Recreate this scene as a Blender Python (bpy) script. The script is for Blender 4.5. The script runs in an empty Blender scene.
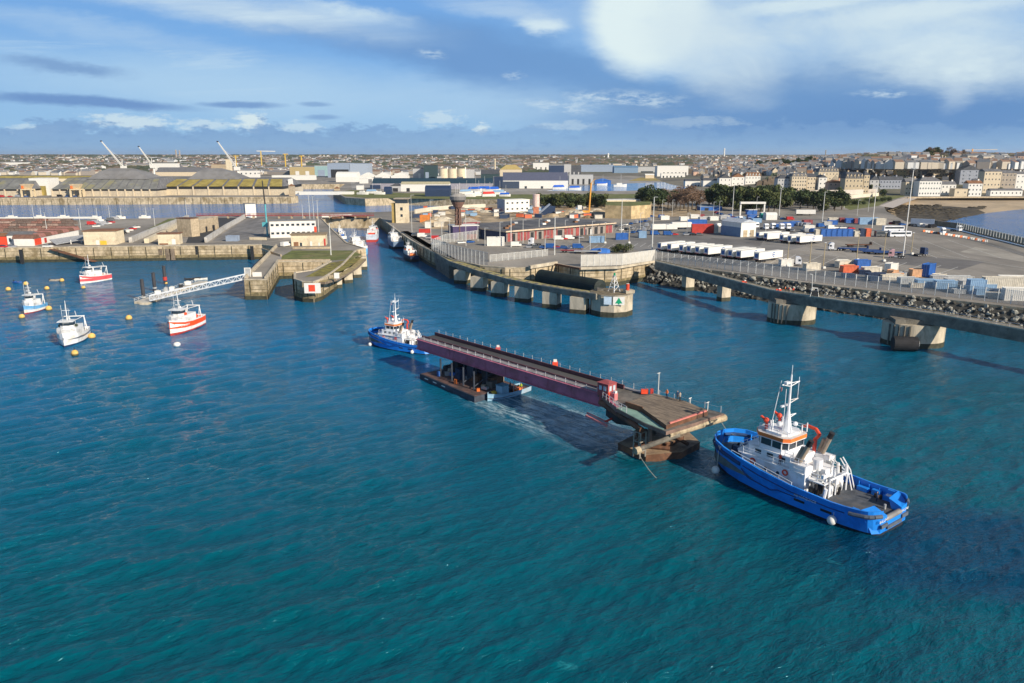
import bpy, math, random
import numpy as np
from math import sin, cos, pi, atan2, sqrt, radians
from mathutils import Vector, Matrix
from mathutils.geometry import tessellate_polygon
SC = bpy.context.scene
COL = SC.collection
R = random.Random(7)
# ---------------------------------------------------------------- camera
H = 50.0; F = 760.0; PIT = math.atan(187.2/F); SP, CP = sin(PIT), cos(PIT)
cam_d = bpy.data.cameras.new('camera'); cam = bpy.data.objects.new('camera', cam_d); COL.objects.link(cam)
cam_d.sensor_width = 36; cam_d.lens = 36*F/1024; cam_d.clip_start = 1; cam_d.clip_end = 60000
cam.location = (0, 0, H); cam.rotation_euler = (pi/2-PIT, 0, 0); SC.camera = cam
# ---------------------------------------------------------------- sun + exposure
SUN_AZ = radians(46); SUN_EL = radians(27)      # azimuth measured from behind the camera towards its right
sdir = Vector((sin(SUN_AZ)*cos(SUN_EL), -cos(SUN_AZ)*cos(SUN_EL), sin(SUN_EL)))
sl = bpy.data.lights.new('sun', 'SUN'); sl.energy = 5.0; sl.angle = radians(.55); sl.color = (1, .89, .74)
so = bpy.data.objects.new('sun', sl); COL.objects.link(so); so.rotation_euler = sdir.to_track_quat('Z', 'Y').to_euler()
SC.view_settings.view_transform = 'Standard'; SC.view_settings.look = 'None'
SC.view_settings.exposure = 0.25; SC.view_settings.gamma = 1; SC.view_settings.use_curve_mapping = False
# ---------------------------------------------------------------- world
class E:
    """tiny wrapper: math on shader sockets"""
    T = None
    def __init__(s, k): s.k = k
    def _m(a, op, *bs, clamp=False):
        n = E.T.nodes.new('ShaderNodeMath'); n.operation = op; n.use_clamp = clamp
        for i, v in enumerate((a,)+bs):
            if isinstance(v, E): E.T.links.new(v.k, n.inputs[i])
            else: n.inputs[i].default_value = v
        return E(n.outputs[0])
    def __add__(a, b): return a._m('ADD', b)
    def __sub__(a, b): return a._m('SUBTRACT', b)
    def __rsub__(a, b): return E._m(b, 'SUBTRACT', a)
    def __mul__(a, b): return a._m('MULTIPLY', b)
    def __truediv__(a, b): return a._m('DIVIDE', b)
    __radd__ = __add__; __rmul__ = __mul__
    def sqrt(a): return a._m('SQRT')
    def clamp(a): return a._m('ADD', 0.0, clamp=True)
def eramp(x, a, b):
    n = E.T.nodes.new('ShaderNodeMapRange'); n.interpolation_type = 'SMOOTHSTEP'
    E.T.links.new(x.k, n.inputs[0])
    n.inputs[1].default_value = a; n.inputs[2].default_value = b
    return E(n.outputs[0])
def ecomb(x, y, z):
    n = E.T.nodes.new('ShaderNodeCombineXYZ')
    for i, v in enumerate((x, y, z)):
        if isinstance(v, E): E.T.links.new(v.k, n.inputs[i])
        else: n.inputs[i].default_value = v
    return E(n.outputs[0])
def enoise(vec, scale=1, detail=4, rough=.55, dist=0):
    n = E.T.nodes.new('ShaderNodeTexNoise'); n.inputs['Scale'].default_value = scale
    n.inputs['Detail'].default_value = detail; n.inputs['Roughness'].default_value = rough; n.inputs['Distortion'].default_value = dist
    if vec is not None: E.T.links.new(vec.k, n.inputs['Vector'])
    return E(n.outputs[0])
def emix(fac, a, b):
    n = E.T.nodes.new('ShaderNodeMix'); n.data_type = 'RGBA'
    for i, v in ((0, fac), (6, a), (7, b)):
        if isinstance(v, E): E.T.links.new(v.k, n.inputs[i])
        elif isinstance(v, (int, float)): n.inputs[i].default_value = v
        else: n.inputs[i].default_value = (*v, 1)
    return E(n.outputs[2])
W = bpy.data.worlds.new('World'); SC.world = W; W.use_nodes = True
E.T = W.node_tree; E.T.nodes.clear()
def ae(px, py):
    u = (px-512)/F; v = (py-341.5)/F
    d = Vector((u, CP-v*SP, -(SP+v*CP))).normalized()
    return math.degrees(atan2(d.x, d.y)), math.degrees(math.asin(d.z))
tc = E.T.nodes.new('ShaderNodeTexCoord'); sx = E.T.nodes.new('ShaderNodeSeparateXYZ')
E.T.links.new(tc.outputs['Generated'], sx.inputs[0])
dx, dy, dz = (E(o) for o in sx.outputs)
az = dx._m('ARCTAN2', dy)*57.2958
el = dz._m('ARCSINE')*57.2958
nz = E.T.nodes.new('ShaderNodeTexSky'); nz.sky_type = 'NISHITA'; nz.sun_disc = False
nz.sun_elevation = SUN_EL; nz.sun_rotation = pi-SUN_AZ; nz.air_density = 1.2; nz.dust_density = .6
warp1 = enoise(ecomb(az*.16, el*.5, 1.3), 1, 8, .68)-.5
warp2 = enoise(ecomb(az*.16, el*.5, 7.7), 1, 8, .68)-.5
fb = enoise(ecomb(az*.09, el*.42, 4.0), 1, 8, .62, .4)
fine = enoise(ecomb(az*.55, el*1.3, 9.0), 1, 6, .6)
def blob(px, py, rx, ry, rot=0, soft=.7, w1=6, w2=2.2):
    a0, e0 = ae(px, py)
    c, s = cos(radians(rot)), sin(radians(rot))
    A = az-a0+warp1*w1; B = el-e0+warp2*w2
    u = (A*c+B*s)/rx; v = (B*c-A*s)/ry
    r = (u*u+v*v).sqrt()
    return eramp(1.0-r, 0, soft)
def K(r, g, b): return tuple(((x/255+.055)/1.055)**2.4*10*.86 for x in (r*.97, min(255, g*1.015), b*.99))
c = emix(eramp(el, 0, 7.5), K(158, 192, 232), K(128, 172, 230))
c = emix(eramp(el, 6, 12)*.7, c, K(112, 158, 224))
c = emix(eramp(el, 12, 40), c, emix(.3, E(nz.outputs[0]), (0, 0, 0)))
# fibrous streaks: noise stretched along a shallow diagonal
fa, fe = az+el*2.2, el-az*.10
fib = enoise(ecomb(fa*.05, fe*.9, 2.0), 1, 8, .66, .6)
fibr = enoise(ecomb((az-el*1.1)*.16, (el+az*.35)*.35, 6.0), 1, 8, .64, .5)
c = emix(blob(230, 88, 26, 3.2, -3, .9)*.75, c, K(184, 208, 239))
c = emix(blob(540, 105, 15, 2.4, -3, .9)*.6, c, K(180, 203, 235))
c = emix(eramp(fib, .5, .66)*blob(200, 60, 22, 3.0, -4, .9)*.4, c, K(200, 216, 240))
# long blue-grey band from the upper left to the right
c = emix(blob(330, 34, 12, 1.5, -9, .8)*(fb*.6+.4), c, K(116, 152, 208))
c = emix(blob(480, 58, 10.5, 3.0, -10, .7)*.85, c, K(112, 149, 205))
c = emix(blob(600, 78, 9, 2.4, -22, .8)*.75, c, K(112, 150, 205))
# grey-blue shower mass on the right
c = emix(blob(850, 108, 27, 4.6, 2, .6)*.95, c, K(112, 149, 203))
c = emix(blob(930, 122, 17, 2.8, 0, .8)*.7, c, K(102, 141, 198))
# bright veils over it
c = emix(blob(810, 18, 24, 4.8, -5, .8, 6, 2.2)*(fibr*1.3+.12).clamp(), c, K(200, 213, 234))
c = emix(blob(648, 12, 5.0, 5.0, -35, .42, 2.2, 1.8)*(fibr*1.3+.35).clamp(), c, K(228, 234, 243))
c = emix(blob(712, 52, 6.5, 3.6, -28, .6, 3, 2.4)*(fibr*1.3+.15).clamp()*.85, c, K(212, 221, 237))
c = emix(blob(955, 58, 8.0, 2.9, -10, .9, 6, 3)*(fine*.9+.35).clamp(), c, K(220, 228, 241))
c = emix(blob(955, 92, 1.6, 1.4, 60, .9, 3, 2)*.5, c, K(206, 216, 236))
c = emix(blob(930, 12, 9, .9, 2, .8, 5, 2)*.7, c, K(222, 229, 241))
c = emix(blob(800, 6, 6, .5, 2, .8, 5, 1.6)*.6, c, K(228, 234, 242))
c = emix(blob(545, 26, 2.4, 1.0, -5, .8, 4, 2.4)*.85, c, K(226, 233, 243))
c = emix(blob(500, 8, 7, 1.2, -8, .9, 5, 2)*(fib*1.2).clamp(), c, K(196, 210, 236))
c = emix(blob(230, 8, 18, 1.6, -6, .9, 6, 2)*(fib*1.5+.05).clamp(), c, K(206, 218, 239))
c = emix(blob(350, 12, 6, .8, -8, .9, 4, 2)*(fine*1.1).clamp(), c, K(222, 230, 242))
c = emix(blob(100, 30, 12, .9, -5, .9, 5, 2)*(fib*1.0).clamp()*.8, c, K(196, 212, 238))
cau2 = enoise(ecomb(az*.75, el*2.4, 21.0), 1, 8, .7)
for q in ((430, 54, 1.6, .5), (515, 78, 1.2, .4), (592, 98, 2.6, .6), (640, 99, 4.6, .7), (880, 92, 2.4, .35), (560, 106, 4, .6)):
    c = emix(blob(*q, -3, .9, 2.5, 1.8)*eramp(cau2, .38, .66)*.8, c, K(208, 219, 238))
c = emix(blob(650, 110, 4, .35, -5, .8, 2, .8)*.6, c, K(128, 158, 205))
# thin dark streaks, left
c = emix(blob(62, 67, 4.6, .75, -4, .8, 5, 2.2)*.8, c, K(122, 153, 204))
c = emix(blob(86, 103, 8.5, .5, -3, .7, 3, 1.1)*.9, c, K(110, 143, 200))
c = emix(blob(240, 105, 3.6, .32, 1, .7, 2, .7)*.8, c, K(112, 145, 202))
c = emix(blob(315, 104, 1.6, .25, 0, .7, 2, .6)*.6, c, K(116, 148, 203))
c = emix(blob(322, 117, 1.6, .25, 0, .7, 2, .6)*.6, c, K(116, 148, 203))
# lit cumulus heads, then the blue-grey cumulus bank on the horizon
cau = enoise(ecomb(az*.8, el*2.2, 3.0), 1, 7, .66)
def head(px, py, rx, ry, k=.8): return (eramp(1.0-blob_r(px, py, rx, ry)+(cau-.5)*2.6, 0, .6))*k
def blob_r(px, py, rx, ry):
    a0, e0 = ae(px, py); u = (az-a0)/rx; v = (el-e0)/ry; return (u*u+v*v).sqrt()
for q in ((252, 121, 1.3, .8, .95), (130, 122, 3.2, .6, .7), (205, 125, 2.2, .5, .55), (440, 119, 2.0, .7, .5), (482, 129, .8, .5, .8), (36, 131, 2.4, .5, .5), (300, 127, 2, .5, .5), (570, 126, 3, .4, .3), (690, 122, 4, .5, .25)): c = emix(head(*q), c, K(222, 229, 240))
ragged = enoise(ecomb(az*.55, el*1.3, 3.0), 1, 7, .64)
wide = enoise(ecomb(az*.11, 0.0, 5.0), 1, 3, .6)
right = eramp(az, -14, 2)
lo = eramp(el*-1+(ragged-.5)*3.4+(wide-.5)*3.2+1.95, -.08, .42)
c = emix(lo*(.92-right*.35), c, K(131, 163, 211))
c = emix(eramp(el*-1, -1.9, .0)*.7, c, K(150, 181, 220))
lump = eramp(enoise(ecomb(az*.7, el*2.0, 14.0), 1, 6, .65), .5, .7)*eramp(el*-1, -2.6, -1.2)*lo
c = emix(lump*.35, c, K(112, 146, 200))
c = emix(eramp(el*-1, .1, 2), c, (.8, 1.1, 1.6))
bg = E.T.nodes.new('ShaderNodeBackground'); bg.inputs[1].default_value = .1
wo = E.T.nodes.new('ShaderNodeOutputWorld')
E.T.links.new(c.k, bg.inputs[0]); E.T.links.new(bg.outputs[0], wo.inputs[0])
# ---------------------------------------------------------------- pixel -> world (used only to read positions off the photograph)
QZ = 7.0
def G(px, py, z=0.0):
    u = (px-512)/F; v = (py-341.5)/F
    t = (H-z)/(SP+v*CP)
    return Vector((u*t, (CP-v*SP)*t, z))
def ZAT(Y, py):
    v = (py-341.5)/F
    return H-Y*(SP+v*CP)/(CP-v*SP)
def PX(p):
    zc = p[1]*CP+(H-p[2])*SP
    return 512+F*p[0]/zc, 341.5+F*((H-p[2])*CP-p[1]*SP)/zc
def sstep(a, b, x):
    t = min(1, max(0, (x-a)/(b-a))); return t*t*(3-2*t)
def terr(x, y):
    if y < 1150 and x < 150: return -6
    if y < 785: return -6
    q = x/y
    near = 34*sstep(840, 1750, y)*sstep(.16, .50, q)+6*sstep(800, 1000, y)*sstep(.25, .42, q)
    far = 33*sstep(1500, 6500, y)
    bump = 3.0*sin(x*.0021+1.3)*cos(y*.0013)*sstep(2500, 5000, y)
    return 6.6+max(near, far)+.35*min(near, far)*(1-sstep(3000, 7000, y)*.9)*.3+bump
def GT(px, py):
    z = QZ
    for _ in range(14):
        if py < 154.7: py = 154.7
        p = G(px, py, z); z2 = max(QZ, terr(p.x, min(p.y, 12000))); z2 = min(z2, 49.2)
        z = z*.5+z2*.5
    return G(px, py, z)
# ---------------------------------------------------------------- materials
MATS = {}
def lin(c): return tuple((x/255/12.92 if x/255 <= .04045 else ((x/255+.055)/1.055)**2.4) for x in c)
def mat(name, col, rough=.75, metal=0., var=.18, scale=.6, bump=0., dirt=None, dscale=.15, stretch=(1, 1, 1), spec=.4, alpha=None):
    if name in MATS: return MATS[name]
    m = bpy.data.materials.new(name); m.use_nodes = True; E.T = m.node_tree
    p = m.node_tree.nodes['Principled BSDF']
    p.inputs['Roughness'].default_value = rough; p.inputs['Metallic'].default_value = metal
    p.inputs['Specular IOR Level'].default_value = spec
    t = E.T.nodes.new('ShaderNodeTexCoord'); mp = E.T.nodes.new('ShaderNodeMapping')
    mp.inputs['Scale'].default_value = stretch
    E.T.links.new(t.outputs['Object'], mp.inputs[0]); v = E(mp.outputs[0])
    n = enoise(v, scale, 6, .65)
    a = tuple(x*(1-var) for x in col); b = tuple(min(.95, x*(1+var)) for x in col)
    c = emix(eramp(n, .3, .7), a, b)
    if dirt:
        n2 = enoise(v, dscale, 7, .7, .5); c = emix(eramp(n2, .48, .66)*.85, c, dirt)
    E.T.links.new(c.k, p.inputs['Base Color'])
    if bump:
        bn = E.T.nodes.new('ShaderNodeBump'); bn.inputs['Distance'].default_value = bump; bn.inputs['Strength'].default_value = .7
        n3 = enoise(v, scale*3, 5, .7); E.T.links.new(n3.k, bn.inputs['Height']); E.T.links.new(bn.outputs[0], p.inputs['Normal'])
    if alpha is not None: p.inputs['Alpha'].default_value = alpha
    MATS[name] = m; return m
def _u(): pass
def glassy(name, col=(.03, .045, .06)):
    return mat(name, col, .12, 0, .1, .3, spec=.8)
WHITE = mat('white paint', (.78, .78, .76), .45, var=.06, dirt=(.55, .52, .47), dscale=.5)
CREAM = mat('cream render', (.70, .60, .42), .85, var=.1, dirt=(.5, .41, .28), dscale=.2)
BEIGE = mat('beige stone', (.46, .37, .25), .9, var=.22, scale=.8, dirt=(.3, .24, .16), dscale=.2)
STONE = mat('quay stone', (.47, .38, .25), .92, var=.35, scale=.5, bump=.05, dirt=(.20, .15, .075), dscale=.16, stretch=(1, 1, .6))
CONC = mat('concrete', (.52, .45, .335), .9, var=.2, scale=.4, dirt=(.27, .23, .165), dscale=.2, stretch=(1, 1, .35))
CONCD = mat('dark concrete', (.17, .155, .125), .9, var=.3, scale=.5, dirt=(.07, .065, .055), dscale=.25)
ALGAE = mat('algae stain', (.05, .05, .03), .7, var=.4, scale=.8)
ASPH = mat('asphalt', (.27, .243, .205), .92, var=.28, scale=.035, dirt=(.165, .152, .13), dscale=.025, stretch=(1, .45, 1))
ASPHD = mat('dark asphalt', (.06, .06, .065), .9, var=.25, scale=.06, dirt=(.09, .085, .08), dscale=.04)
GRASS = mat('grass', (.13, .145, .035), .95, var=.35, scale=.15, dirt=(.22, .19, .08), dscale=.06)
SAND = mat('sand', (.44, .34, .22), .95, var=.15, scale=.03, dirt=(.33, .26, .17), dscale=.02)
RUBBLE = mat('sandy rubble', (.38, .29, .18), .95, var=.45, scale=.12, dirt=(.16, .13, .09), dscale=.05, bump=.2)
KELP = mat('kelp rocks', (.06, .048, .03), .95, var=.5, scale=.12, dirt=(.11, .09, .055), dscale=.15)
SLATE = mat('slate roof', (.075, .08, .09), .75, var=.25, scale=.3)
SLATE2 = mat('grey slate roof', (.15, .15, .155), .8, var=.25, scale=.3)
TILE = mat('brown tile roof', (.24, .12, .06), .85, var=.3, scale=.3)
GREYM = mat('grey metal roof', (.21, .205, .20), .7, var=.15, scale=.08, dirt=(.15, .14, .12), dscale=.05)
OLIVE = mat('lichened olive roof', (.34, .27, .075), .9, var=.25, scale=.12, dirt=(.22, .17, .05), dscale=.1)
GLASS = glassy('window glass'); DARK = mat('dark opening', (.025, .027, .03), .7, var=.2)
BLACKR = mat('black rubber', (.018, .018, .02), .8, var=.3)
STEEL = mat('galvanised steel', (.48, .49, .48), .5, .3, var=.12)
RED = mat('red paint', (.50, .05, .035), .55, var=.15, scale=.4)
REDB = mat('bright red paint', (.75, .075, .03), .5, var=.1)
ORANGE = mat('orange paint', (.78, .19, .04), .55, var=.12)
YELLOW = mat('yellow paint', (.75, .48, .05), .6, var=.12)
BLUE = mat('container blue', (.03, .13, .42), .55, var=.2, scale=.4)
NAVY = mat('navy cladding', (.02, .04, .09), .6, var=.15)
TEAL = mat('dark teal roof', (.02, .05, .075), .6, var=.2)
LBLUE = mat('light blue cladding', (.27, .33, .42), .6, var=.1)
SILVER = mat('silver cladding', (.42, .48, .55), .45, .2, var=.08)
TUGB = mat('tug blue paint', (.016, .24, .78), .38, var=.1, scale=.35, dirt=(.012, .15, .56), dscale=.3, spec=.5)
DECKG = mat('worn grey deck', (.13, .13, .125), .8, var=.3, scale=.8, dirt=(.2, .12, .07), dscale=.4)
RUST = mat('rusty brown steel', (.16, .075, .04), .85, var=.4, scale=.4, dirt=(.05, .035, .03), dscale=.3)
PURP = mat('faded plum girder paint', (.46, .14, .20), .7, var=.2, scale=.35, dirt=(.32, .10, .12), dscale=.25)
WOOD = mat('weathered boards', (.22, .17, .12), .9, var=.35, scale=.5, stretch=(1, 5, 1), dirt=(.10, .08, .065), dscale=.3)
LEAFD = mat('dark evergreen leaves', (.045, .068, .024), .9, var=.5, scale=.25)
LEAFM = mat('olive green leaves', (.095, .11, .036), .9, var=.5, scale=.25)
LEAFB = mat('bare brown twigs', (.20, .13, .085), .95, var=.35, scale=.25)
BARK = mat('bark', (.10, .075, .05), .95, var=.3)
PWHITE = mat('white house render', (.74, .72, .66), .85, var=.06)
PCREAM = mat('cream house render', (.62, .52, .37), .85, var=.1)
PSTONE = mat('grey stone house', (.36, .31, .25), .9, var=.2)
PPINK = mat('pinkish house render', (.58, .38, .27), .85, var=.1)
PGREY = mat('pale grey house render', (.45, .45, .44), .85, var=.1)
MESHF = mat('fence mesh', (.55, .55, .52), .6, .2, alpha=.38)
# ---------------------------------------------------------------- mesh builder
class MB:
    def __init__(s): s.v = []; s.f = []; s.m = []; s.ms = []
    def mi(s, m):
        if m not in s.ms: s.ms.append(m)
        return s.ms.index(m)
    def add(s, vs, fs, m):
        o = len(s.v); s.v += [tuple(v) for v in vs]; k = s.mi(m)
        for f in fs: s.f.append(tuple(i+o for i in f)); s.m.append(k)
        return s
    def box(s, c, d, m, rz=0, taper=1.0):      # c = centre of the base
        x, y, z = c; a, b, h = d[0]/2, d[1]/2, d[2]; cs, sn = cos(rz), sin(rz)
        vs = []
        for zz, t in ((0, 1), (h, taper)):
            for u, w in ((-a, -b), (a, -b), (a, b), (-a, b)):
                vs.append((x+u*t*cs-w*t*sn, y+u*t*sn+w*t*cs, z+zz))
        return s.add(vs, [(3, 2, 1, 0), (4, 5, 6, 7), (0, 1, 5, 4), (1, 2, 6, 5), (2, 3, 7, 6), (3, 0, 4, 7)], m)
    def prism(s, pts, z0, z1, m, mtop=None, bottom=False):
        n = len(pts); ar = sum(pts[i][0]*pts[(i+1) % n][1]-pts[(i+1) % n][0]*pts[i][1] for i in range(n))
        if ar < 0: pts = pts[::-1]
        vs = [(p[0], p[1], z0) for p in pts]+[(p[0], p[1], z1) for p in pts]
        s.add(vs, [(i, (i+1) % n, (i+1) % n+n, i+n) for i in range(n)], m)
        tri = tessellate_polygon([[Vector((p[0], p[1], 0)) for p in pts]])
        T = []
        for t in tri:
            a, b, c = (pts[i] for i in t)
            if (b[0]-a[0])*(c[1]-a[1])-(c[0]-a[0])*(b[1]-a[1]) < 0: t = t[::-1]
            T.append(tuple(t))
        s.add([(p[0], p[1], z1) for p in pts], T, mtop or m)
        if bottom: s.add([(p[0], p[1], z0) for p in pts], [t[::-1] for t in T], m)
        return s
    def tube(s, p, q, r, m, n=6, r2=None, cap=True):
        p = Vector(p); q = Vector(q); d = q-p
        if d.length < 1e-6: return s
        d.normalize(); a = d.orthogonal().normalized(); b = d.cross(a); r2 = r if r2 is None else r2
        vs = [p+(a*cos(2*pi*i/n)+b*sin(2*pi*i/n))*r for i in range(n)]+[q+(a*cos(2*pi*i/n)+b*sin(2*pi*i/n))*r2 for i in range(n)]
        fs = [(i, (i+1) % n, (i+1) % n+n, i+n) for i in range(n)]
        if cap: fs += [tuple(range(n))[::-1], tuple(range(n, 2*n))]
        return s.add(vs, fs, m)
    def path(s, pts, r, m, n=5):
        for a, b in zip(pts, pts[1:]): s.tube(a, b, r, m, n)
        return s
    def cyl(s, c, r, h, m, n=20, r2=None): return s.tube(c, (c[0], c[1], c[2]+h), r, m, n, r2)
    def ball(s, c, r, m, nu=12, nv=8, sq=1.0):
        vs = [(c[0], c[1], c[2]-r*sq)]
        for j in range(1, nv):
            t = pi*j/nv
            for i in range(nu): vs.append((c[0]+r*sin(t)*cos(2*pi*i/nu), c[1]+r*sin(t)*sin(2*pi*i/nu), c[2]-r*cos(t)*sq))
        vs.append((c[0], c[1], c[2]+r*sq)); L = len(vs)-1
        fs = [(0, 1+(i+1) % nu, 1+i) for i in range(nu)]
        for j in range(nv-2):
            for i in range(nu):
                a = 1+j*nu; fs.append((a+i, a+(i+1) % nu, a+nu+(i+1) % nu, a+nu+i))
        a = 1+(nv-2)*nu; fs += [(L, a+i, a+(i+1) % nu) for i in range(nu)]
        return s.add(vs, fs, m)
    def loft(s, rings, m, closed=False, caps=True):
        n = len(rings[0]); o = []
        for r in rings: o += list(r)
        fs = []
        for j in range(len(rings)-1):
            for i in range(n if closed else n-1):
                k = (i+1) % n; fs.append((j*n+i, j*n+k, (j+1)*n+k, (j+1)*n+i))
        if caps: fs += [tuple(range(n))[::-1], tuple(range((len(rings)-1)*n, len(rings)*n))]
        return s.add(o, fs, m)
    def quad(s, a, b, c, d, m): return s.add([a, b, c, d], [(0, 1, 2, 3)], m)
    def gable(s, c, w, d, h, m, rz=0, hip=0., over=.3, gm=None):   # ridge along local x, base centre c
        cs, sn = cos(rz), sin(rz); a, b = w/2+over, d/2+over
        P = [(-a, -b, 0), (a, -b, 0), (a, b, 0), (-a, b, 0), (-a+hip, 0, h), (a-hip, 0, h)]
        vs = [(c[0]+x*cs-y*sn, c[1]+x*sn+y*cs, c[2]+z) for x, y, z in P]
        s.add(vs, [(0, 1, 5, 4), (2, 3, 4, 5), (3, 2, 1, 0)], m)
        s.add(vs, [(1, 2, 5), (3, 0, 4)], gm if (gm and hip == 0) else m); return s
    def cut(s): s.marks = getattr(s, 'marks', [0]); s.marks.append(len(s.f)); return s
    def parts(s, name, parent):
        s.cut(); out = []
        for f0, f1 in zip(s.marks, s.marks[1:]):
            if f1 <= f0: continue
            b = MB(); b.ms = list(s.ms); ids = sorted({i for f in s.f[f0:f1] for i in f}); mp = {v: k for k, v in enumerate(ids)}
            b.v = [s.v[i] for i in ids]; b.f = [tuple(mp[i] for i in f) for f in s.f[f0:f1]]; b.m = s.m[f0:f1]
            used = sorted(set(b.m)); b.ms = [s.ms[i] for i in used]; b.m = [used.index(i) for i in b.m]
            out.append(b.build(name, parent))
        return out
    def build(s, name, parent=None, smooth=False, recalc=False):
        me = bpy.data.meshes.new(name); me.from_pydata(s.v, [], s.f)
        for m in s.ms: me.materials.append(m)
        me.polygons.foreach_set('material_index', s.m)
        if smooth: me.polygons.foreach_set('use_smooth', [True]*len(s.f))
        me.update()
        if recalc:
            import bmesh
            bm = bmesh.new(); bm.from_mesh(me); bmesh.ops.remove_doubles(bm, verts=bm.verts, dist=.0005)
            bmesh.ops.recalc_face_normals(bm, faces=bm.faces); bm.to_mesh(me); bm.free()
        o = bpy.data.objects.new(name, me); COL.objects.link(o)
        if parent: o.parent = parent
        return o
def tag(o, label=None, cat=None, group=None, kind=None):
    if label: o['label'] = label
    if cat: o['category'] = cat
    if group: o['group'] = group
    if kind: o['kind'] = kind
    return o
def thing(name, label, cat, loc=(0, 0, 0), rz=0, group=None):
    o = bpy.data.objects.new(name, None); COL.objects.link(o); o.empty_display_size = .5
    o.location = loc; o.rotation_euler = (0, 0, rz); return tag(o, label, cat, group)
KIDS = {}
def kids(o):
    return [c for c in bpy.data.objects if c.parent == o]
def dup(root, loc, rz=0, label=None, group=None, scale=None, swap=None):
    if root.name not in KIDS:
        KIDS[root.name] = [(c, kids(c)) for c in kids(root)]
    r = root.copy(); COL.objects.link(r); r.location = loc; r.rotation_euler = (0, 0, rz)
    if scale: r.scale = (scale,)*3 if isinstance(scale, (int, float)) else scale
    if label: r['label'] = label
    if group: r['group'] = group
    for c, gs in KIDS[root.name]:
        d = c.copy(); COL.objects.link(d); d.parent = r
        if swap:
            for i, sl_ in enumerate(d.material_slots):
                if sl_.material in swap: sl_.link = 'OBJECT'; sl_.material = swap[sl_.material] if sl_.material in swap else sl_.material
        for g in gs:
            e = g.copy(); COL.objects.link(e); e.parent = d
    return r
def struct(mb, name): return tag(mb.build(name), kind='structure')
PROTO = {}
def text_mesh(s, size, m, name, parent, loc, rot, ext=.02):
    cu = bpy.data.curves.new('t', 'FONT'); cu.body = s; cu.size = size; cu.extrude = ext; cu.align_x = 'CENTER'; cu.align_y = 'CENTER'
    t = bpy.data.objects.new('t', cu); COL.objects.link(t)
    bpy.context.view_layer.update()
    me = bpy.data.meshes.new_from_object(t.evaluated_get(bpy.context.evaluated_depsgraph_get()))
    bpy.data.objects.remove(t); bpy.data.curves.remove(cu)
    me.materials.clear(); me.materials.append(m)
    o = bpy.data.objects.new(name, me); COL.objects.link(o); o.parent = parent; o.location = loc; o.rotation_euler = rot
    return o
# ================================================================ water
def water_mat(name, deep, blue, wl=1.0):
    m = bpy.data.materials.new(name); m.use_nodes = True; E.T = m.node_tree
    p = m.node_tree.nodes['Principled BSDF']
    t = E.T.nodes.new('ShaderNodeTexCoord')
    v = E(t.outputs['Object'])
    s = E.T.nodes.new('ShaderNodeSeparateXYZ'); E.T.links.new(v.k, s.inputs[0]); x, y = E(s.outputs[0]), E(s.outputs[1])
    big = enoise(ecomb(x*.012, y*.012, 0.0), 1, 4, .6, .6)
    gr = eramp(y*1.0-x*.42+(big-.5)*110, 70, 250)      # greener silty water by the entrance, harbour blue includes painted sky reflection
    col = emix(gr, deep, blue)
    col = emix(eramp(y, 330, 560)*.9, col, (.012, .15, .44))  # sky reflection painted into the far water as a bluer colour
    pat = enoise(ecomb(x*.035, y*.02, 3.0), 1, 5, .65, 1.2)
    col = emix(eramp(pat, .42, .7)*.35, col, tuple(q*1.45 for q in deep))
    # churned foam lines beside the floating bridge
    ex_ = (x-7)*.68-(y-141)*.73; ey_ = (x-7)*.73+(y-141)*.68
    fx = eramp((ex_*ex_/900+ey_*ey_/110).sqrt()*-1+1.0, 0, .7)
    fn = enoise(ecomb(ex_*.16, ey_*.75, 5.0), 1, 9, .74, 1.2)
    col = emix(fx*eramp(fn, .43, .60), col, (.42, .55, .60))
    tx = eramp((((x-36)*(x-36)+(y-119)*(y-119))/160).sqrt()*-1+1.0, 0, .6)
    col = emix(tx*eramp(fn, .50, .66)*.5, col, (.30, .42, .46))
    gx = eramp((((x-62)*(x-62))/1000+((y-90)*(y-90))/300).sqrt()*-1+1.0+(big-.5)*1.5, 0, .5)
    col = emix(gx*.85, col, (.0, .035, .085))  # dark gust and cloud shadow patch painted into the water colour
    f2 = enoise(ecomb(x*.11, y*.2, 11.0), 1, 9, .8, 2.0)
    col = emix(eramp(f2, .60, .70)*.4, col, (.03, .26, .30))
    E.T.links.new(col.k, p.inputs['Base Color'])
    p.inputs['Roughness'].default_value = .07; p.inputs['Specular Tint'].default_value = (.32, .76, 1, 1); p.inputs['IOR'].default_value = 1.33; p.inputs['Specular IOR Level'].default_value = .5
    # small ripples riding on the modelled waves
    a = radians(32)
    u = x*cos(a)+y*sin(a); w = y*cos(a)-x*sin(a)
    n1 = enoise(ecomb(u*.55*wl, w*1.5*wl, 0.0), 1, 4, .6, .5)
    n2 = enoise(ecomb(u*1.6*wl, w*3.6*wl, 6.0), 1, 3, .55, .3)
    n3 = enoise(ecomb(u*.10*wl, w*.30*wl, 2.0), 1, 3, .5, .3)
    calm = eramp(enoise(ecomb(x*.02, y*.03, 8.0), 1, 4, .6, .8), .3, .65)*.7+.5
    far_ = eramp(y, 250, 340)
    rdg = 1.0-(enoise(ecomb(u*.42*wl, w*1.25*wl, 15.0), 1, 4, .6, .6)*2.0-1.0)._m('ABSOLUTE')
    hgt = (rdg*rdg*rdg*.10+n1*(.38+far_*.1)+n2*.09+n3*far_*.6)*calm
    bn = E.T.nodes.new('ShaderNodeBump'); bn.inputs['Strength'].default_value = 1; bn.inputs['Distance'].default_value = 1.0
    E.T.links.new(hgt.k, bn.inputs['Height']); E.T.links.new(bn.outputs[0], p.inputs['Normal'])
    return m
WATER = water_mat('sea water', (.0, .080, .110), (.004, .125, .27))
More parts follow.
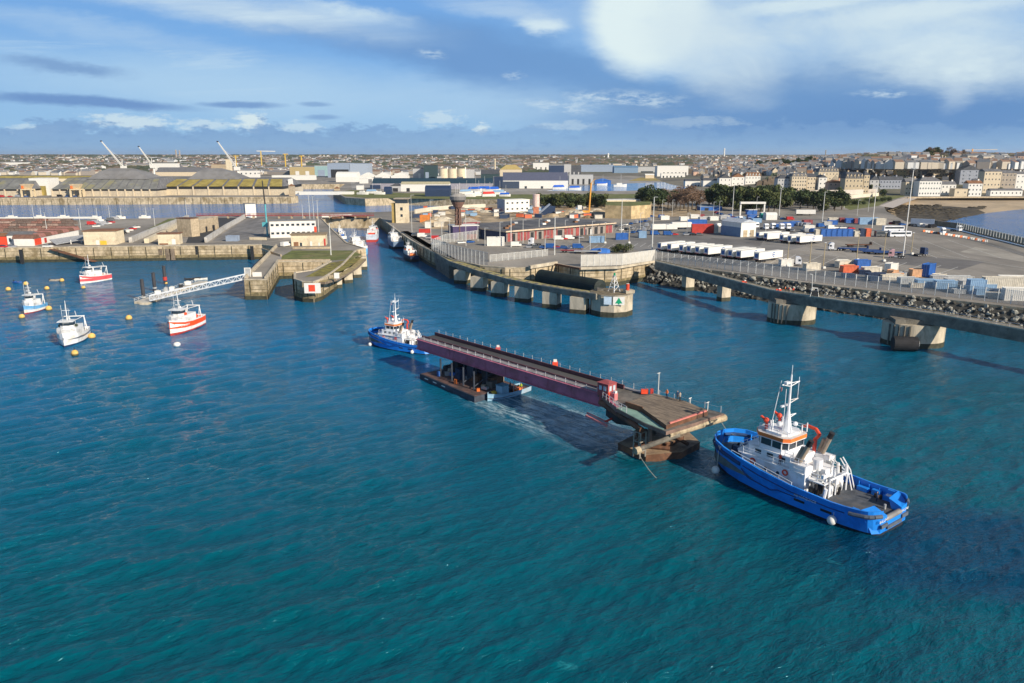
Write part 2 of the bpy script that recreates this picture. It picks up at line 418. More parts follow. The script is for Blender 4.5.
def wave_grid():
    rs = np.random.RandomState(4)
    Y = [52.0]
    while Y[-1] < 345: Y.append(Y[-1]+max(.13, Y[-1]**2/39000*.85))
    Y = np.array(Y); nc = 1150; q = np.linspace(-.80, .80, nc)
    Yg = np.repeat(Y[:, None], nc, 1); Xg = Yg*q[None, :]
    Xb, Yb = Xg.copy(), Yg.copy(); Z = np.zeros_like(Xg); N = 56
    fade = np.clip((Yb-54)/6, 0, 1)*np.clip((343-Yb)/60, 0, 1)*np.clip((.795-np.abs(Xb/Yb))/.01, 0, 1)
    env = .72+.33*np.sin(Xb*.021+1.0+1.3*np.sin(Yb*.017))*np.sin(Yb*.028+.5+1.1*np.sin(Xb*.013))
    for i in range(N):
        lam = .8*(9.0/.8)**rs.rand(); k = 2*pi/lam; th = radians(30)+rs.randn()*.5; kx, ky = -sin(th)*k, cos(th)*k
        sl_ = .037*(1.0 if lam > 1.4 else .8); A = sl_/k; ph = rs.rand()*2*pi
        lowpass = np.clip(lam/(Yb**2/39000*3.2)-.6, 0, 1)      # leave out what the mesh cannot carry
        warp = .9*np.sin(Xb*.05+i)+.7*np.sin(Yb*.043+2*i)
        P = kx*Xb+ky*Yb+ph+warp; e = A*fade*env*lowpass*(1-.38*np.clip((Yb-140)/90, 0, 1))
        Z += e*np.sin(P); Xg += e*.9*(-sin(th))*np.cos(P)*1; Yg += e*.9*cos(th)*np.cos(P)
    nr = len(Y); V = np.stack([Xg, Yg, Z], -1).reshape(-1, 3).astype(np.float32)
    a = (np.arange(nr-1)[:, None]*nc+np.arange(nc-1)[None, :]).ravel(); F_ = np.stack([a, a+1, a+nc+1, a+nc], -1).astype(np.int32)
    # flat water round the grid
    y0, y1 = Y[0], Y[-1]; X_ = 9000.0
    ex = np.array([(-X_, -300, 0), (X_, -300, 0), (X_, y0, 0), (-X_, y0, 0), (-X_, y1, 0), (X_, y1, 0), (X_, 3000, 0), (-X_, 3000, 0), (-.8*y0, y0, 0), (-.8*y1, y1, 0), (.8*y0, y0, 0), (.8*y1, y1, 0)], np.float32)
    o = len(V); V = np.concatenate([V, ex]); F_ = np.concatenate([F_, np.array([(o, o+1, o+2, o+3), (o+4, o+5, o+6, o+7), (o+3, o+8, o+9, o+4), (o+10, o+2, o+5, o+11)], np.int32)])
    me = bpy.data.meshes.new('sea_water'); me.vertices.add(len(V)); me.vertices.foreach_set('co', V.ravel())
    me.loops.add(F_.size); me.loops.foreach_set('vertex_index', F_.ravel()); me.polygons.add(len(F_)); me.polygons.foreach_set('loop_start', np.arange(0, F_.size, 4, dtype=np.int32)); me.polygons.foreach_set('loop_total', np.full(len(F_), 4, np.int32))
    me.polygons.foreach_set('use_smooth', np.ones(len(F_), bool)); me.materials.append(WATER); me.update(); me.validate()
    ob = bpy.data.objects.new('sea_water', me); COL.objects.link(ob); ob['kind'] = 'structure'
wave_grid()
# ================================================================ land ring (harbour inlets cut into it)
def ring(pts, z=QZ): return [tuple(G(a, b, z))[:2] for a, b in pts]
quay_front = [(-160, 250), (0, 248), (262, 245), (276, 247), (244, 280), (266, 280), (278, 262), (330, 261.5), (314, 270), (294, 273), (294, 279.5),
     (302, 282), (313, 282.5), (321, 280), (333, 272.5), (343, 265), (350, 257.5), (357, 250), (366, 249), (347, 243), (334, 231), (321, 218)]
centre_front = [(380, 218), (395, 229), (410, 240), (430, 251), (452, 260), (480, 266), (505, 268), (532, 268), (556, 264), (580, 269), (618, 268),
     (655, 262)]
revet = [(655, 262), (674, 265.5), (740, 273.5), (824, 285), (900, 294), (1024, 308), (1150, 323), (1400, 352)]
east = [(1400, 345), (1150, 282), (1024, 246.5), (985, 237), (957, 230), (930, 226.5), (905, 221), (886, 211), (884, 206), (895, 200), (908, 197), (960, 196.4), (1030, 196.6), (1200, 197)]
back = [(1500, 176), (-1200, 176)]
north = [(-1200, 199.4), (0, 198.0), (150, 197.5), (290, 196.8), (298, 196), (281, 189), (277, 184.5), (345, 184), (340, 187.5), (333, 190.5), (345, 197.5), (365, 198.8), (400, 198), (500, 200)]
south = [(500, 203), (485, 205), (450, 207), (415, 210.5), (375, 212), (235, 213), (190, 217), (100, 219.5), (-160, 220)]
LAND = quay_front+centre_front+revet[1:]+east+back+north+south
GROUND = MB().prism(ring(LAND), -3, QZ, STONE, ASPH); struct(GROUND, 'quay_ground')
# terrain grid far away
nx, ny = 90, 90
TV = []; TF = []
for j in range(ny):
    y = 700*(24000/700)**(j/(ny-1))
    for i in range(nx):
        x = (-1.15+2.3*i/(nx-1))*y
        TV.append((x, y, terr(x, y)))
for j in range(ny-1):
    for i in range(nx-1):
        a = j*nx+i
        if min(TV[q][2] for q in (a, a+1, a+nx, a+nx+1)) > -5: TF.append((a, a+1, a+nx+1, a+nx))
FIELD = mat('town ground and fields', (.17, .15, .11), .95, var=.35, scale=.01, dirt=(.10, .11, .055), dscale=.003)
mb = MB(); mb.add(TV, TF, FIELD); struct(mb, 'hills')
# sheets laid on the quay
def sheet(name, pts, m, lift, kind='structure'):
    p = ring(pts, QZ); b = MB(); n = len(p)
    T = tessellate_polygon([[Vector((q[0], q[1], 0)) for q in p]]); out = []
    for t in T:
        a, bb, c_ = (p[i] for i in t)
        if (bb[0]-a[0])*(c_[1]-a[1])-(c_[0]-a[0])*(bb[1]-a[1]) < 0: t = t[::-1]
        out.append(tuple(t))
    b.add([(q[0], q[1], QZ+lift) for q in p], out, m); o = b.build(name); o['kind'] = kind; return o
sheet('industrial_yard', [(-1100, 177), (-60, 177), (277, 177), (262, 184), (-600, 184)], mat('mixed far yard', (.20, .19, .16), .95, var=.4, scale=.03, dirt=(.09, .11, .05), dscale=.012), .02)
sheet('boatyard_ground', [(350, 179), (690, 179), (690, 181), (572, 185.6), (545, 190.6), (500, 193), (352, 190)], mat('pale boatyard ground', (.33, .31, .28), .95, var=.3, scale=.04, dirt=(.18, .17, .14), dscale=.02), .02)
sheet('grass_lawn', [(282, 256), (292, 250.5), (352, 250.5), (362, 255), (352, 259), (332, 260.5), (281, 260.8)], GRASS, .03)
sheet('grass_verge', [(318, 270.4), (330, 263), (350, 259.5), (363, 256), (355, 263), (344, 270), (326, 276), (305, 277)], mat('dry jetty grass', (.22, .19, .04), .95, var=.5, scale=.4, dirt=(.10, .08, .05), dscale=.3), .034)
sheet('grass_bank', [(337, 192), (345, 196.5), (365, 198), (500, 199.6), (660, 198), (640, 194), (500, 194.5), (400, 193), (352, 190)], GRASS, .03)
sheet('rubble_yard', [(416, 210.5), (450, 207.5), (500, 204), (640, 203), (700, 208), (700, 216), (620, 218), (520, 218), (492, 226), (470, 230), (428, 229), (412, 216)], RUBBLE, .03)
BASINW = water_mat('basin water', (.10, .17, .24), (.14, .22, .32), .6)
LINEM = mat('worn white line paint', (.55, .54, .5), .8, var=.2)
sheet('basin_water', [(545, 191), (572, 186), (640, 183), (690, 181.5), (700, 185), (680, 189.5), (620, 191)], BASINW, .05)
sheet('embankment_grass', [(628, 181), (640, 177.5), (690, 176.5), (684, 180.5)], mat('dry embankment grass', (.33, .25, .07), .95, var=.3, scale=.05), .06)
sheet('slip_road', [(879, 206), (898, 199), (912, 197.5), (918, 198), (905, 203), (893, 208)], mat('pale concrete road', (.50, .44, .38), .9, var=.1), .035)
sheet('green_slope', [(835, 203), (868, 197), (905, 193), (905, 196.3), (890, 200), (878, 206), (850, 210)], GRASS, .03)
sheet('access_road', [(560, 254), (660, 258), (760, 262), (824, 276), (1024, 297), (1300, 328), (1300, 334), (1024, 301), (824, 281), (756, 268), (656, 261)], mat('pale service road', (.24, .22, .19), .92, var=.2, scale=.05), .012)
sheet('left_yard', [(-150, 244), (0, 243.5), (150, 243), (262, 240), (262, 244.5), (0, 247.5), (-150, 249)], mat('worn quay paving', (.25, .225, .19), .92, var=.25, scale=.08), .012)
sheet('parking_lot', [(612, 240), (640, 222), (760, 216), (870, 222), (850, 236), (790, 250), (640, 252)], mat('patched asphalt', (.19, .18, .165), .92, var=.3, scale=.04), .016)
mk = MB(); MKR = random.Random(2)
def mline(a, c_, w=.28):
    p, q = G(*a, QZ), G(*c_, QZ); d = (q-p).normalized(); n_ = Vector((-d.y, d.x, 0))*w/2; L = Vector((0, 0, .03))
    mk.add([p-n_+L, q-n_+L, q+n_+L, p+n_+L], [(0, 1, 2, 3)], LINEM)
for i in range(14): mline((664+i*8.2, 257+i*.9), (684+i*8.6, 243+i*.9))
for i in range(9): mline((808+i*16, 262+i*1.6), (822+i*17, 255+i*1.5), .25)
for k in range(3): mline((800, 250+k*4), (1010, 284+k*9), .3)
for k in range(5): mline((870+k*26, 240), (905+k*32, 258), .25)
for i in range(16): mline((612+i*3, 231), (615+i*3, 226.5), .2)
for i in range(12): mline((560+i*8, 250-i*.3), (566+i*8, 246-i*.3), .25)
mline((560, 252), (655, 256), .4); mline((880, 246), (1024, 268), .35); mline((840, 232), (920, 238), .35)
struct(mk, 'lane_markings')
sheet('oil_stained_lane', [(650, 259), (700, 262), (800, 273), (900, 287), (1020, 302), (1020, 298), (900, 282), (800, 268), (700, 257)], mat('oily lane', (.13, .125, .115), .85, var=.4, scale=.08, dirt=(.2, .185, .16), dscale=.05), .02)
sheet('dark_patch', [(876, 262), (960, 270), (985, 262), (900, 254)], mat('tarmac patch', (.15, .14, .13), .9, var=.2, scale=.1), .018); sheet('dark_patch', [(700, 243), (760, 246), (764, 240), (712, 238)], mat('tarmac patch', (.15, .14, .13), .9), .018); sheet('pale_patch', [(960, 252), (1024, 262), (1024, 256), (975, 247)], mat('pale tarmac patch', (.34, .31, .26), .9, var=.2, scale=.06), .018)
# beach and kelp
def flat(name, pts, z, m, zs=None):
    p = [G(a, b, z) for a, b in pts]; b = MB()
    T = tessellate_polygon([[Vector((q.x, q.y, 0)) for q in p]]); out = []
    for t in T:
        a, bb, c_ = (p[i] for i in t)
        if (bb.x-a.x)*(c_.y-a.y)-(c_.x-a.x)*(bb.y-a.y) < 0: t = t[::-1]
        out.append(tuple(t))
    b.add([(q.x, q.y, z) for q in p], out, m); o = b.build(name); o['kind'] = 'structure'; return o
b = MB(); rows = [(6.6, [(880, 196.5), (915, 196.2), (960, 195.6), (1030, 195.6), (1100, 196)]),
        (2.2, [(884, 207), (920, 205.5), (960, 205), (1010, 205), (1100, 206.5)]),
        (.35, [(900, 222), (925, 222.5), (968, 214.2), (1020, 208.4), (1100, 212)]),
        (-1.5, [(900, 229), (930, 229), (975, 219), (1030, 213), (1100, 216)])]
vs = [tuple(G(a, c_, z)) for z, r in rows for a, c_ in r]
b.add(vs, [(j*5+i+5, j*5+i+6, j*5+i+1, j*5+i) for j in range(3) for i in range(4)], SAND); struct(b, 'beach')
kr = []
for z0, z1, t in ((2.2, .35, .0), (2.2, .35, .55), (2.2, .35, 1.0), (.35, -1.5, .8)):
    pa_ = [(893, 206.5), (920, 205.5), (950, 206.5), (975, 208.5)]; pb_ = [(900, 222), (925, 222.5), (955, 217.5), (985, 212.6)]; pc_k = [(900, 228), (930, 228), (965, 221), (990, 214)]
    A_, B_ = (pa_, pb_) if z1 > 0 else (pb_, pc_k)
    kr.append([tuple(G(a[0], a[1], z0).lerp(G(c_[0], c_[1], z1), t)+Vector((0, 0, .18))) for a, c_ in zip(A_, B_)])
kb = MB(); kb.add([v for r in kr for v in r], [(j*4+i+4, j*4+i+5, j*4+i+1, j*4+i) for j in range(3) for i in range(3)], KELP); struct(kb, 'kelp_shore')
R2 = random.Random(5); b = MB()
for _ in range(900):
    px = R2.uniform(890, 985); t = R2.random()
    top = 204.5; bot = 222 if px < 945 else 222-(px-945)*.27
    py = top+(bot-top)*t
    if px > 940 and t < .2: continue
    z = 3.0*(1-t)**1.2+.2; p = G(px, py, z)
    b.ball((p.x, p.y, z-.3), R2.uniform(1., 3.0), KELP, 6, 4, R2.uniform(.15, .32))
tag(b.build('kelp_rocks'), kind='stuff', label='dark seaweed covered rocks along the low tide beach', cat='rocks')
# ---------------------------------------------------------------- far basin bank slopes + algae line on the quay walls
b = MB()
def skirt(pts, z0, z1, m, off=.35):
    p = [G(a, c_, QZ) for a, c_ in pts]
    for q, r in zip(p, p[1:]):
        d = (r-q).normalized(); n_ = Vector((d.y, -d.x, 0))*off
        b.quad((q.x+n_.x, q.y+n_.y, z0), (r.x+n_.x, r.y+n_.y, z0), (r.x+n_.x*.98, r.y+n_.y*.98, z1), (q.x+n_.x*.98, q.y+n_.y*.98, z1), m)
skirt(quay_front, -1, 1.3, ALGAE); skirt(centre_front, -1, 1.6, ALGAE)
STN = mat('weed stained stone', (.24, .19, .10), .9, var=.5, scale=.6, dirt=(.12, .10, .05), dscale=.3)
skirt(quay_front, 1.3, 2.7, STN, .2); skirt(centre_front, 1.6, 2.6, STN, .2)
for pts in (quay_front, centre_front, north[:4]):
    pp_ = [G(a, c_, QZ) for a, c_ in pts]
    for q, r in zip(pp_, pp_[1:]):
        L = (r-q).length; d_ = (r-q).normalized()
        for k in range(int(L/8)+1):
            w_ = q+d_*(k*8+2); b.box((w_.x+d_.y*.05, w_.y-d_.x*.05, 0), (.22, .35, 6.6), ALGAE, atan2(d_.y, d_.x))
        for zz in (3.6, 5.2):
            w_ = (q+r)/2; b.box((w_.x+d_.y*.03, w_.y-d_.x*.03, zz), (L, .25, .09), STN, atan2(d_.y, d_.x))
struct(b, 'tide_line')
# coping stones
b = MB()
def coping(pts, w=.8, h=.35, m=CONC, z=QZ):
    p = [G(a, c_, QZ) for a, c_ in pts]
    for q, r in zip(p, p[1:]):
        d = r-q; L = d.length; d.normalize(); n_ = Vector((-d.y, d.x, 0))*(w/2-.1); c_ = (q+r)/2+n_
        b.box((c_.x, c_.y, z), (L, w, h), m, atan2(d.y, d.x))
coping(quay_front); coping(centre_front); struct(b, 'quay_coping')
# low parapets, retaining walls, fences etc. as things
def wall(name, label, pts, h, t, m, z=QZ, cat='wall', cap=None):
    b = MB(); p = [G(a, c_, z) for a, c_ in pts]
    for q, r in zip(p, p[1:]):
        d = r-q; L = d.length+t*.5; c_ = (q+r)/2
        b.box((c_.x, c_.y, z-.05), (L, t, h+.05), m, atan2(d.y, d.x))
        if cap: b.box((c_.x, c_.y, z+h), (L, t+.3, .25), cap, atan2(d.y, d.x))
    o = b.build(name); return tag(o, label, cat)
wall('sea_wall', 'dark sea wall with fence between car park and bay', [(1200, 288), (1024, 245), (985, 235.5), (957, 228.5), (930, 225)], 3.2, 1.4, CONCD)
wall('retaining_wall', 'pale curved retaining wall beside the narrow channel', [(415, 213.5), (430, 211), (450, 209), (485, 207.5)], 3.0, 1, mat('pale wall', (.62, .56, .45), .85, var=.15, scale=.05))
wall('retaining_wall', 'long pale retaining wall below the stone mansion', [(750, 197.5), (780, 196.5), (813, 195.5), (850, 195), (876, 194)], 5.6, 1.2, mat('pale long wall', (.60, .54, .46), .9, var=.12, scale=.05, dirt=(.4, .34, .28), dscale=.04))
wall('retaining_wall', 'lower pale parapet wall with grey railing near the green slope', [(842, 199.5), (860, 197.5), (878, 196)], 3.4, 1.0, mat('pale wall', (.62, .56, .45), .85))
wall('promenade_wall', 'low stone promenade wall above the sandy beach', [(908, 198.4), (960, 197.9), (1030, 198), (1110, 198.4)], 1.2, 1.0, BEIGE)
# rip-rap
rb = MB(); RR = random.Random(11)
ROCKS = [mat('pale rock', (.34, .33, .28), .9, var=.3), mat('grey rock', (.17, .165, .145), .9, var=.35), mat('dark rock', (.06, .058, .05), .9, var=.4)]
ico = [(0, 0, 1), (.9, 0, .3), (.28, .85, .35), (-.72, .5, .3), (-.7, -.55, .35), (.3, -.85, .3), (.6, .5, -.6), (-.3, .8, -.6), (-.8, 0, -.6), (-.2, -.8, -.6), (.7, -.5, -.6)]
icf = [(0, 1, 2), (0, 2, 3), (0, 3, 4), (0, 4, 5), (0, 5, 1), (1, 6, 2), (2, 6, 7), (2, 7, 3), (3, 7, 8), (3, 8, 4), (4, 8, 9), (4, 9, 5), (5, 9, 10), (5, 10, 1), (1, 10, 6), (6, 10, 9, 8, 7)]
rp = [G(a, c_, QZ) for a, c_ in [(648, 264)]+revet]
base = MB()
for q, r in zip(rp, rp[1:]):
    d = r-q; L = d.length; d.normalize(); n_ = Vector((d.y, -d.x, 0))
    if n_.y > 0: n_ = -n_
    base.quad((q.x, q.y, QZ-.6), (r.x, r.y, QZ-.6), tuple(r+n_*11+Vector((0, 0, -8.5))), tuple(q+n_*11+Vector((0, 0, -8.5))), ROCKS[2])
    for _ in range(int(L*7)):
        t = RR.random(); s_ = RR.random(); P = q+d*(L*t)+n_*(s_*10.5-.3)
        z = QZ-.3-s_*7.6; rr = RR.uniform(.45, 1.05)
        rot = Matrix.Rotation(RR.uniform(0, 6.3), 3, Vector((RR.random(), RR.random(), RR.random()+.1)).normalized())
        k = (RR.uniform(.7, 1.2), RR.uniform(.7, 1.2), RR.uniform(.55, .9))
        vs = [rot@Vector((v[0]*k[0]*rr, v[1]*k[1]*rr, v[2]*k[2]*rr))*RR.uniform(.85, 1.15)+Vector((P.x, P.y, z)) for v in ico]
        mm = ROCKS[2] if s_ > .72 else RR.choice([ROCKS[0], ROCKS[0], ROCKS[1], ROCKS[1], ROCKS[2]])
        rb.add(vs, icf, mm)
struct(base, 'revetment_slope')
tag(rb.build('rock_revetment'), label='grey boulders heaped on the slope below the car park fence', cat='rocks', kind='stuff')
# ================================================================ air
hz = bpy.data.materials.new('air haze'); hz.use_nodes = True; T_ = hz.node_tree; T_.nodes.clear()
pv = T_.nodes.new('ShaderNodeVolumePrincipled'); pv.inputs['Color'].default_value = (.78, .87, 1, 1); pv.inputs['Density'].default_value = .00003; pv.inputs['Anisotropy'].default_value = .2
om = T_.nodes.new('ShaderNodeOutputMaterial'); T_.links.new(pv.outputs[0], om.inputs['Volume'])
o = MB().box((0, 12000, -7), (60000, 26000, 130), hz).build('haze'); o['kind'] = 'stuff'; o['label'] = 'thin blue air haze over the harbour and the far land'; o['category'] = 'haze'
# ================================================================ helpers for boats
def lerp_tab(tab, x):
    if x <= tab[0][0]: return tab[0][1:]
    for a, b in zip(tab, tab[1:]):
        if x <= b[0]:
            t = (x-a[0])/(b[0]-a[0]); return tuple(p+(q-p)*t for p, q in zip(a[1:], b[1:]))
    return tab[-1][1:]
def rail(b, pts, h=1.0, m=None, r=.035, step=1.6, bars=2):
    m = m or WHITE
    for p, q in zip(pts, pts[1:]):
        p = Vector(p); q = Vector(q); L = (q-p).length; n = max(1, int(L/step))
        for i in range(n+1):
            u = p.lerp(q, i/n); b.tube(u, u+Vector((0, 0, h)), r, m, 4)
        for k in range(bars):
            z = Vector((0, 0, h*(k+1)/bars)); b.tube(p+z, q+z, r, m, 4)
def person_mesh(jacket, trousers, hat):
    """one continuous standing figure grown from a skeleton"""
    key = ('person', jacket.name, trousers.name)
    if key in PROTO: return PROTO[key]
    J = [((0, 0, .95), .15), ((0, 0, 1.2), .15), ((0, 0, 1.42), .14), ((0, 0, 1.53), .065), ((0, 0, 1.68), .105),
         ((.10, 0, .88), .10), ((.12, .02, .5), .075), ((.12, 0, .08), .05), ((.12, .14, .04), .045),
         ((-.10, 0, .88), .10), ((-.12, -.03, .5), .075), ((-.14, -.05, .08), .05), ((-.14, .09, .04), .045),
         ((.2, 0, 1.4), .07), ((.27, .03, 1.13), .052), ((.25, .22, .98), .042), ((.24, .3, .95), .045),
         ((-.2, 0, 1.4), .07), ((-.28, 0, 1.13), .052), ((-.27, .14, .92), .042), ((-.26, .2, .87), .045)]
    Eg = [(0, 1), (1, 2), (2, 3), (3, 4), (0, 5), (5, 6), (6, 7), (7, 8), (0, 9), (9, 10), (10, 11), (11, 12), (2, 13), (13, 14), (14, 15), (15, 16), (2, 17), (17, 18), (18, 19), (19, 20)]
    me = bpy.data.meshes.new('p'); me.from_pydata([j[0] for j in J], Eg, [])
    o = bpy.data.objects.new('p', me); COL.objects.link(o)
    md = o.modifiers.new('s', 'SKIN')
    for i, j in enumerate(J): me.skin_vertices[0].data[i].radius = (j[1], j[1]*.85)
    me.skin_vertices[0].data[0].use_root = True
    ss = o.modifiers.new('u', 'SUBSURF'); ss.levels = 1
    bpy.context.view_layer.update()
    m2 = bpy.data.meshes.new_from_object(o.evaluated_get(bpy.context.evaluated_depsgraph_get()))
    bpy.data.objects.remove(o)
    skin = mat('skin', (.5, .3, .2), .6, var=.05)
    m2.materials.clear()
    for q in (jacket, trousers, skin, hat): m2.materials.append(q)
    for p in m2.polygons:
        z = p.center.z; p.use_smooth = True
        p.material_index = 3 if z > 1.70 else 2 if z > 1.50 else 0 if z > .93 else 1
        if abs(p.center.x) > .2 and z < .99 and z > .8: p.material_index = 2
        if abs(p.center.x) > .2 and .99 <= z < 1.5: p.material_index = 0
    PROTO[key] = m2; return m2
def person(label, loc, rz, jacket, trousers, hat):
    o = bpy.data.objects.new('person', person_mesh(jacket, trousers, hat)); COL.objects.link(o)
    o.location = loc; o.rotation_euler = (0, 0, rz); return tag(o, label, 'person')
HIVIS = mat('hi-vis yellow', (.65, .85, .05), .7, var=.05)
HIORG = mat('hi-vis orange', (.9, .22, .05), .7, var=.05)
# ================================================================ tug
TUGTAB = [  # x, half beam at rail, half beam at waterline, rail z, deck z
 (-14.0, 3.3, 2.9, 3.6, 1.9), (-13.6, 4.2, 3.8, 3.6, 1.9), (-12.8, 4.9, 4.5, 3.5, 1.9), (-11, 5.2, 4.9, 3.3, 1.9), (-8, 5.35, 5.1, 3.2, 1.9), (-2, 5.4, 5.2, 3.4, 1.9), (3, 5.4, 4.9, 4.0, 2.3),
 (7, 5.2, 4.2, 4.7, 3.2), (10, 4.7, 3.2, 5.2, 3.6), (12, 3.9, 2.1, 5.5, 3.7), (13.3, 2.6, 1.1, 5.65, 3.8), (14, .9, .25, 5.7, 3.8)]
def make_tug(label):
    t = thing('tugboat', label, 'tugboat')
    xs = [-14, -13.8, -13.4, -12.9, -12, -10, -8, -5, -2, .5, 3, 5, 7, 8.5, 10, 11, 12, 12.7, 13.3, 13.7, 14]
    low = []; up = []
    for x in xs:
        hb, wl, rz_, dz_ = lerp_tab(TUGTAB, x); m_ = .35
        low.append([(x, -wl, m_), (x, -wl*.92, -.6), (x, 0, -1.6), (x, wl*.92, -.6), (x, wl, m_)])
        mid = wl+(hb-wl)*.55
        up.append([(x, hb-.3, rz_), (x, hb, rz_), (x, mid+(hb-mid)*.5, (rz_+m_)/2+.4), (x, wl, m_)])
    h = MB(); boot = mat('dark antifouling', (.02, .022, .03), .6)
    h.loft(low, boot)
    h.loft(up, TUGB, caps=False); h.loft([[(x, -y, z) for x, y, z in r] for r in up], TUGB, caps=False)
    e_ = up[-1]; h.add([e_[0], e_[1], e_[3], (e_[3][0], -e_[3][1], e_[3][2]), (e_[1][0], -e_[1][1], e_[1][2]), (e_[0][0], -e_[0][1], e_[0][2])], [(0, 1, 2, 3, 4, 5)], TUGB)
    inner = [[(r[0][0], r[0][1], r[0][2]), (r[0][0], r[0][1]-.02, lerp_tab(TUGTAB, r[0][0])[3])] for r in up]
    h.loft(inner, TUGB, caps=False); h.loft([[(x, -y, z) for x, y, z in r] for r in inner], TUGB, caps=False)
    # transom with a dip for the tow roller
    for s in (-1, 1):
        h.add([(-14.02, s*1.9, .3), (-14.02, s*3.3, .3), (-13.4, s*4.3, .3), (-13.2, s*1.9, .3), (-14.0, s*1.9, 2.6), (-14.0, s*3.3, 2.9), (-12.0, s*4.9, 3.5), (-12.2, s*1.9, 3.3)], [(0, 1, 5, 4), (1, 2, 6, 5), (4, 5, 6, 7), (0, 4, 7, 3), (3, 7, 6, 2)], TUGB)
        h.box((-11.6, s*4.6, 1.9), (2.2, .35, 1.4), TUGB, taper=.8)
    h.box((-13.8, 0, .3), (.5, 3.9, 1.5), TUGB)
    # bulwark stays along the inside
    for x in (-11, -9.5, -8, -6.5, -5, 8, 9.5, 11):
        hb, wl, rz_, dz_ = lerp_tab(TUGTAB, x)
        for s in (-1, 1): h.box((x, s*(hb-.5), dz_), (.12, .4, (rz_-dz_)*.8), TUGB, taper=.5)
    hull = h.build('hull', t, recalc=False)
    f = MB()   # rubber fenders and knuckle lines
    def contour(zf, off, x0, x1, n=30):
        out = []
        for i in range(n):
            x = x0+(x1-x0)*i/(n-1); hb, wl, rz_, _ = lerp_tab(TUGTAB, x); out.append((x, hb+off, zf(rz_)))
        return out
    for s in (-1, 1):
        c_ = [(x, y*s, z) for x, y, z in contour(lambda r: r-.95, -.12, 6.5, 14)]; f.path(c_, .34, mat('bow fender', (.02, .06, .16), .8), 8); f.cut()
        c_ = [(x, y*s, z) for x, y, z in contour(lambda r: r-.75, .02, -14, -10.6, 8)]; f.path(c_, .3, mat('stern fender', (.09, .11, .14), .8), 8); f.cut()
        c_ = [(x, y*s, z) for x, y, z in contour(lambda r: r-.95, -.02, -10, 6.0, 30)]; f.path(c_, .10, mat('dark blue line', (.01, .05, .2), .6), 5); f.cut()
        f.path([(6.2, s*(lerp_tab(TUGTAB, 6.2)[0]), 3.1), (5, s*5.2, 2.0), (1, s*5.3, 1.5), (0, s*5.3, 1.9), (-3, s*5.32, 1.9)], .09, mat('dark blue line', (.01, .05, .2), .6), 5); f.cut()
        for x in (-3.5, -7.5): f.box((x, s*5.27, 1.35), (1.6, .1, .35), BLACKR).cut()
    f.box((-14.12, 2.7, 1.1), (.25, 1.6, .5), mat('stern fender', (.09, .11, .14), .8)); f.cut(); f.box((-14.12, -2.7, 1.1), (.25, 1.6, .5), mat('stern fender', (.09, .11, .14), .8))
    f.cut(); f.box((-14.12, 0, .6), (.25, 3.8, .5), mat('stern fender', (.09, .11, .14), .8))
    f.parts('rubber_fender', t)
    for x, s in ((11.3, 1), (-8.6, 1)):
        hb = lerp_tab(TUGTAB, x)[0]; k = MB(); k.ball((x, hb+.25, .75), .62, PWHITE, 12, 8, 1.1); k.tube((x, hb-.1, 1.3), (x, hb-.2, lerp_tab(TUGTAB, x)[2]), .05, PWHITE, 4); k.build('ball_fender', t, smooth=True)
    d = MB(); pts = [(x, lerp_tab(TUGTAB, x)[0]-.3) for x in xs if x <= 3]; d.prism(pts+[(x, -y) for x, y in pts[::-1]], 1.6, 1.9, mat('tug after deck', (.075, .085, .10), .75, var=.35, scale=.8, dirt=(.12, .11, .10), dscale=.4))
    pts = [(x, lerp_tab(TUGTAB, x)[0]-.3) for x in xs if x >= 3]; d.prism([(x, max(.05, y)) for x, y in pts]+[(x, -max(.05, y)) for x, y in pts[::-1]], 2.0, 3.3, mat('green grey foredeck', (.11, .14, .15), .8, var=.3))
    d.build('deck', t)
    # superstructure
    s = MB(); W2 = mat('tug white', (.80, .81, .82), .4, var=.05, dirt=(.62, .56, .5), dscale=.4)
    def octo(x0, x1, w, ch): return [(x0, -w+ch), (x0, w-ch), (x0+ch, w), (x1-ch*1.6, w), (x1, w-ch*1.8), (x1, -w+ch*1.8), (x1-ch*1.6, -w), (x0+ch, -w)]
    s.prism(octo(-2.4, 8.2, 3.6, .5), 1.7, 5.0, W2)
    s.prism(octo(-.8, 7.4, 3.1, .5), 5.0, 6.4, W2)
    s.prism(octo(-3.2, 8.6, 3.95, .5), 4.9, 5.05, W2)
    for y in (-3.0, 3.0): s.prism([(-3.1, y-.7), (-.6, y-.7), (-.6, y+.7), (-3.1, y+.7)], 1.7, 6.1, W2)
    s.box((-3.0, -.6, 1.7), (2.6, 2.4, 3.6), W2); s.box((-4.9, -1.2, 1.7), (1.3, 1.7, 2.4), W2)
    s.tube((-3.0, .5, 5.0), (-3.0, .5, 6.6), .7, W2, 12)
    dh = s.build('deckhouse', t)
    k = MB()
    for x in (-1, 1.2, 3.2, 5.2):
        for y in (-3.62, 3.62): k.tube((x, y-.03, 3.7), (x, y+.03, 3.7), .26, GLASS, 12).cut()
    for y in (-3.12, 3.12):
        for x in (1, 3, 5): k.box((x, y, 5.5), (1.0, .06, .6), GLASS).cut()
    k.parts('porthole', dh)
    k = MB()
    for y in (3.64, -3.64): k.box((2.1, y, 1.8), (.9, .08, 1.9), mat('door grey', (.5, .52, .55), .5)).cut()
    k.parts('door', dh)
    w = MB(); w.prism(octo(.8, 6.3, 2.7, .7), 6.4, 7.0, W2); w.prism(octo(.9, 6.2, 2.6, .7), 7.0, 8.15, GLASS)
    for x, y in octo(.9, 6.2, 2.6, .7)+[(3.2, 2.6), (3.2, -2.6), (6.2, 0), (.9, 0)]: w.tube((x, y, 6.9), (x, y, 8.2), .09, W2, 5)
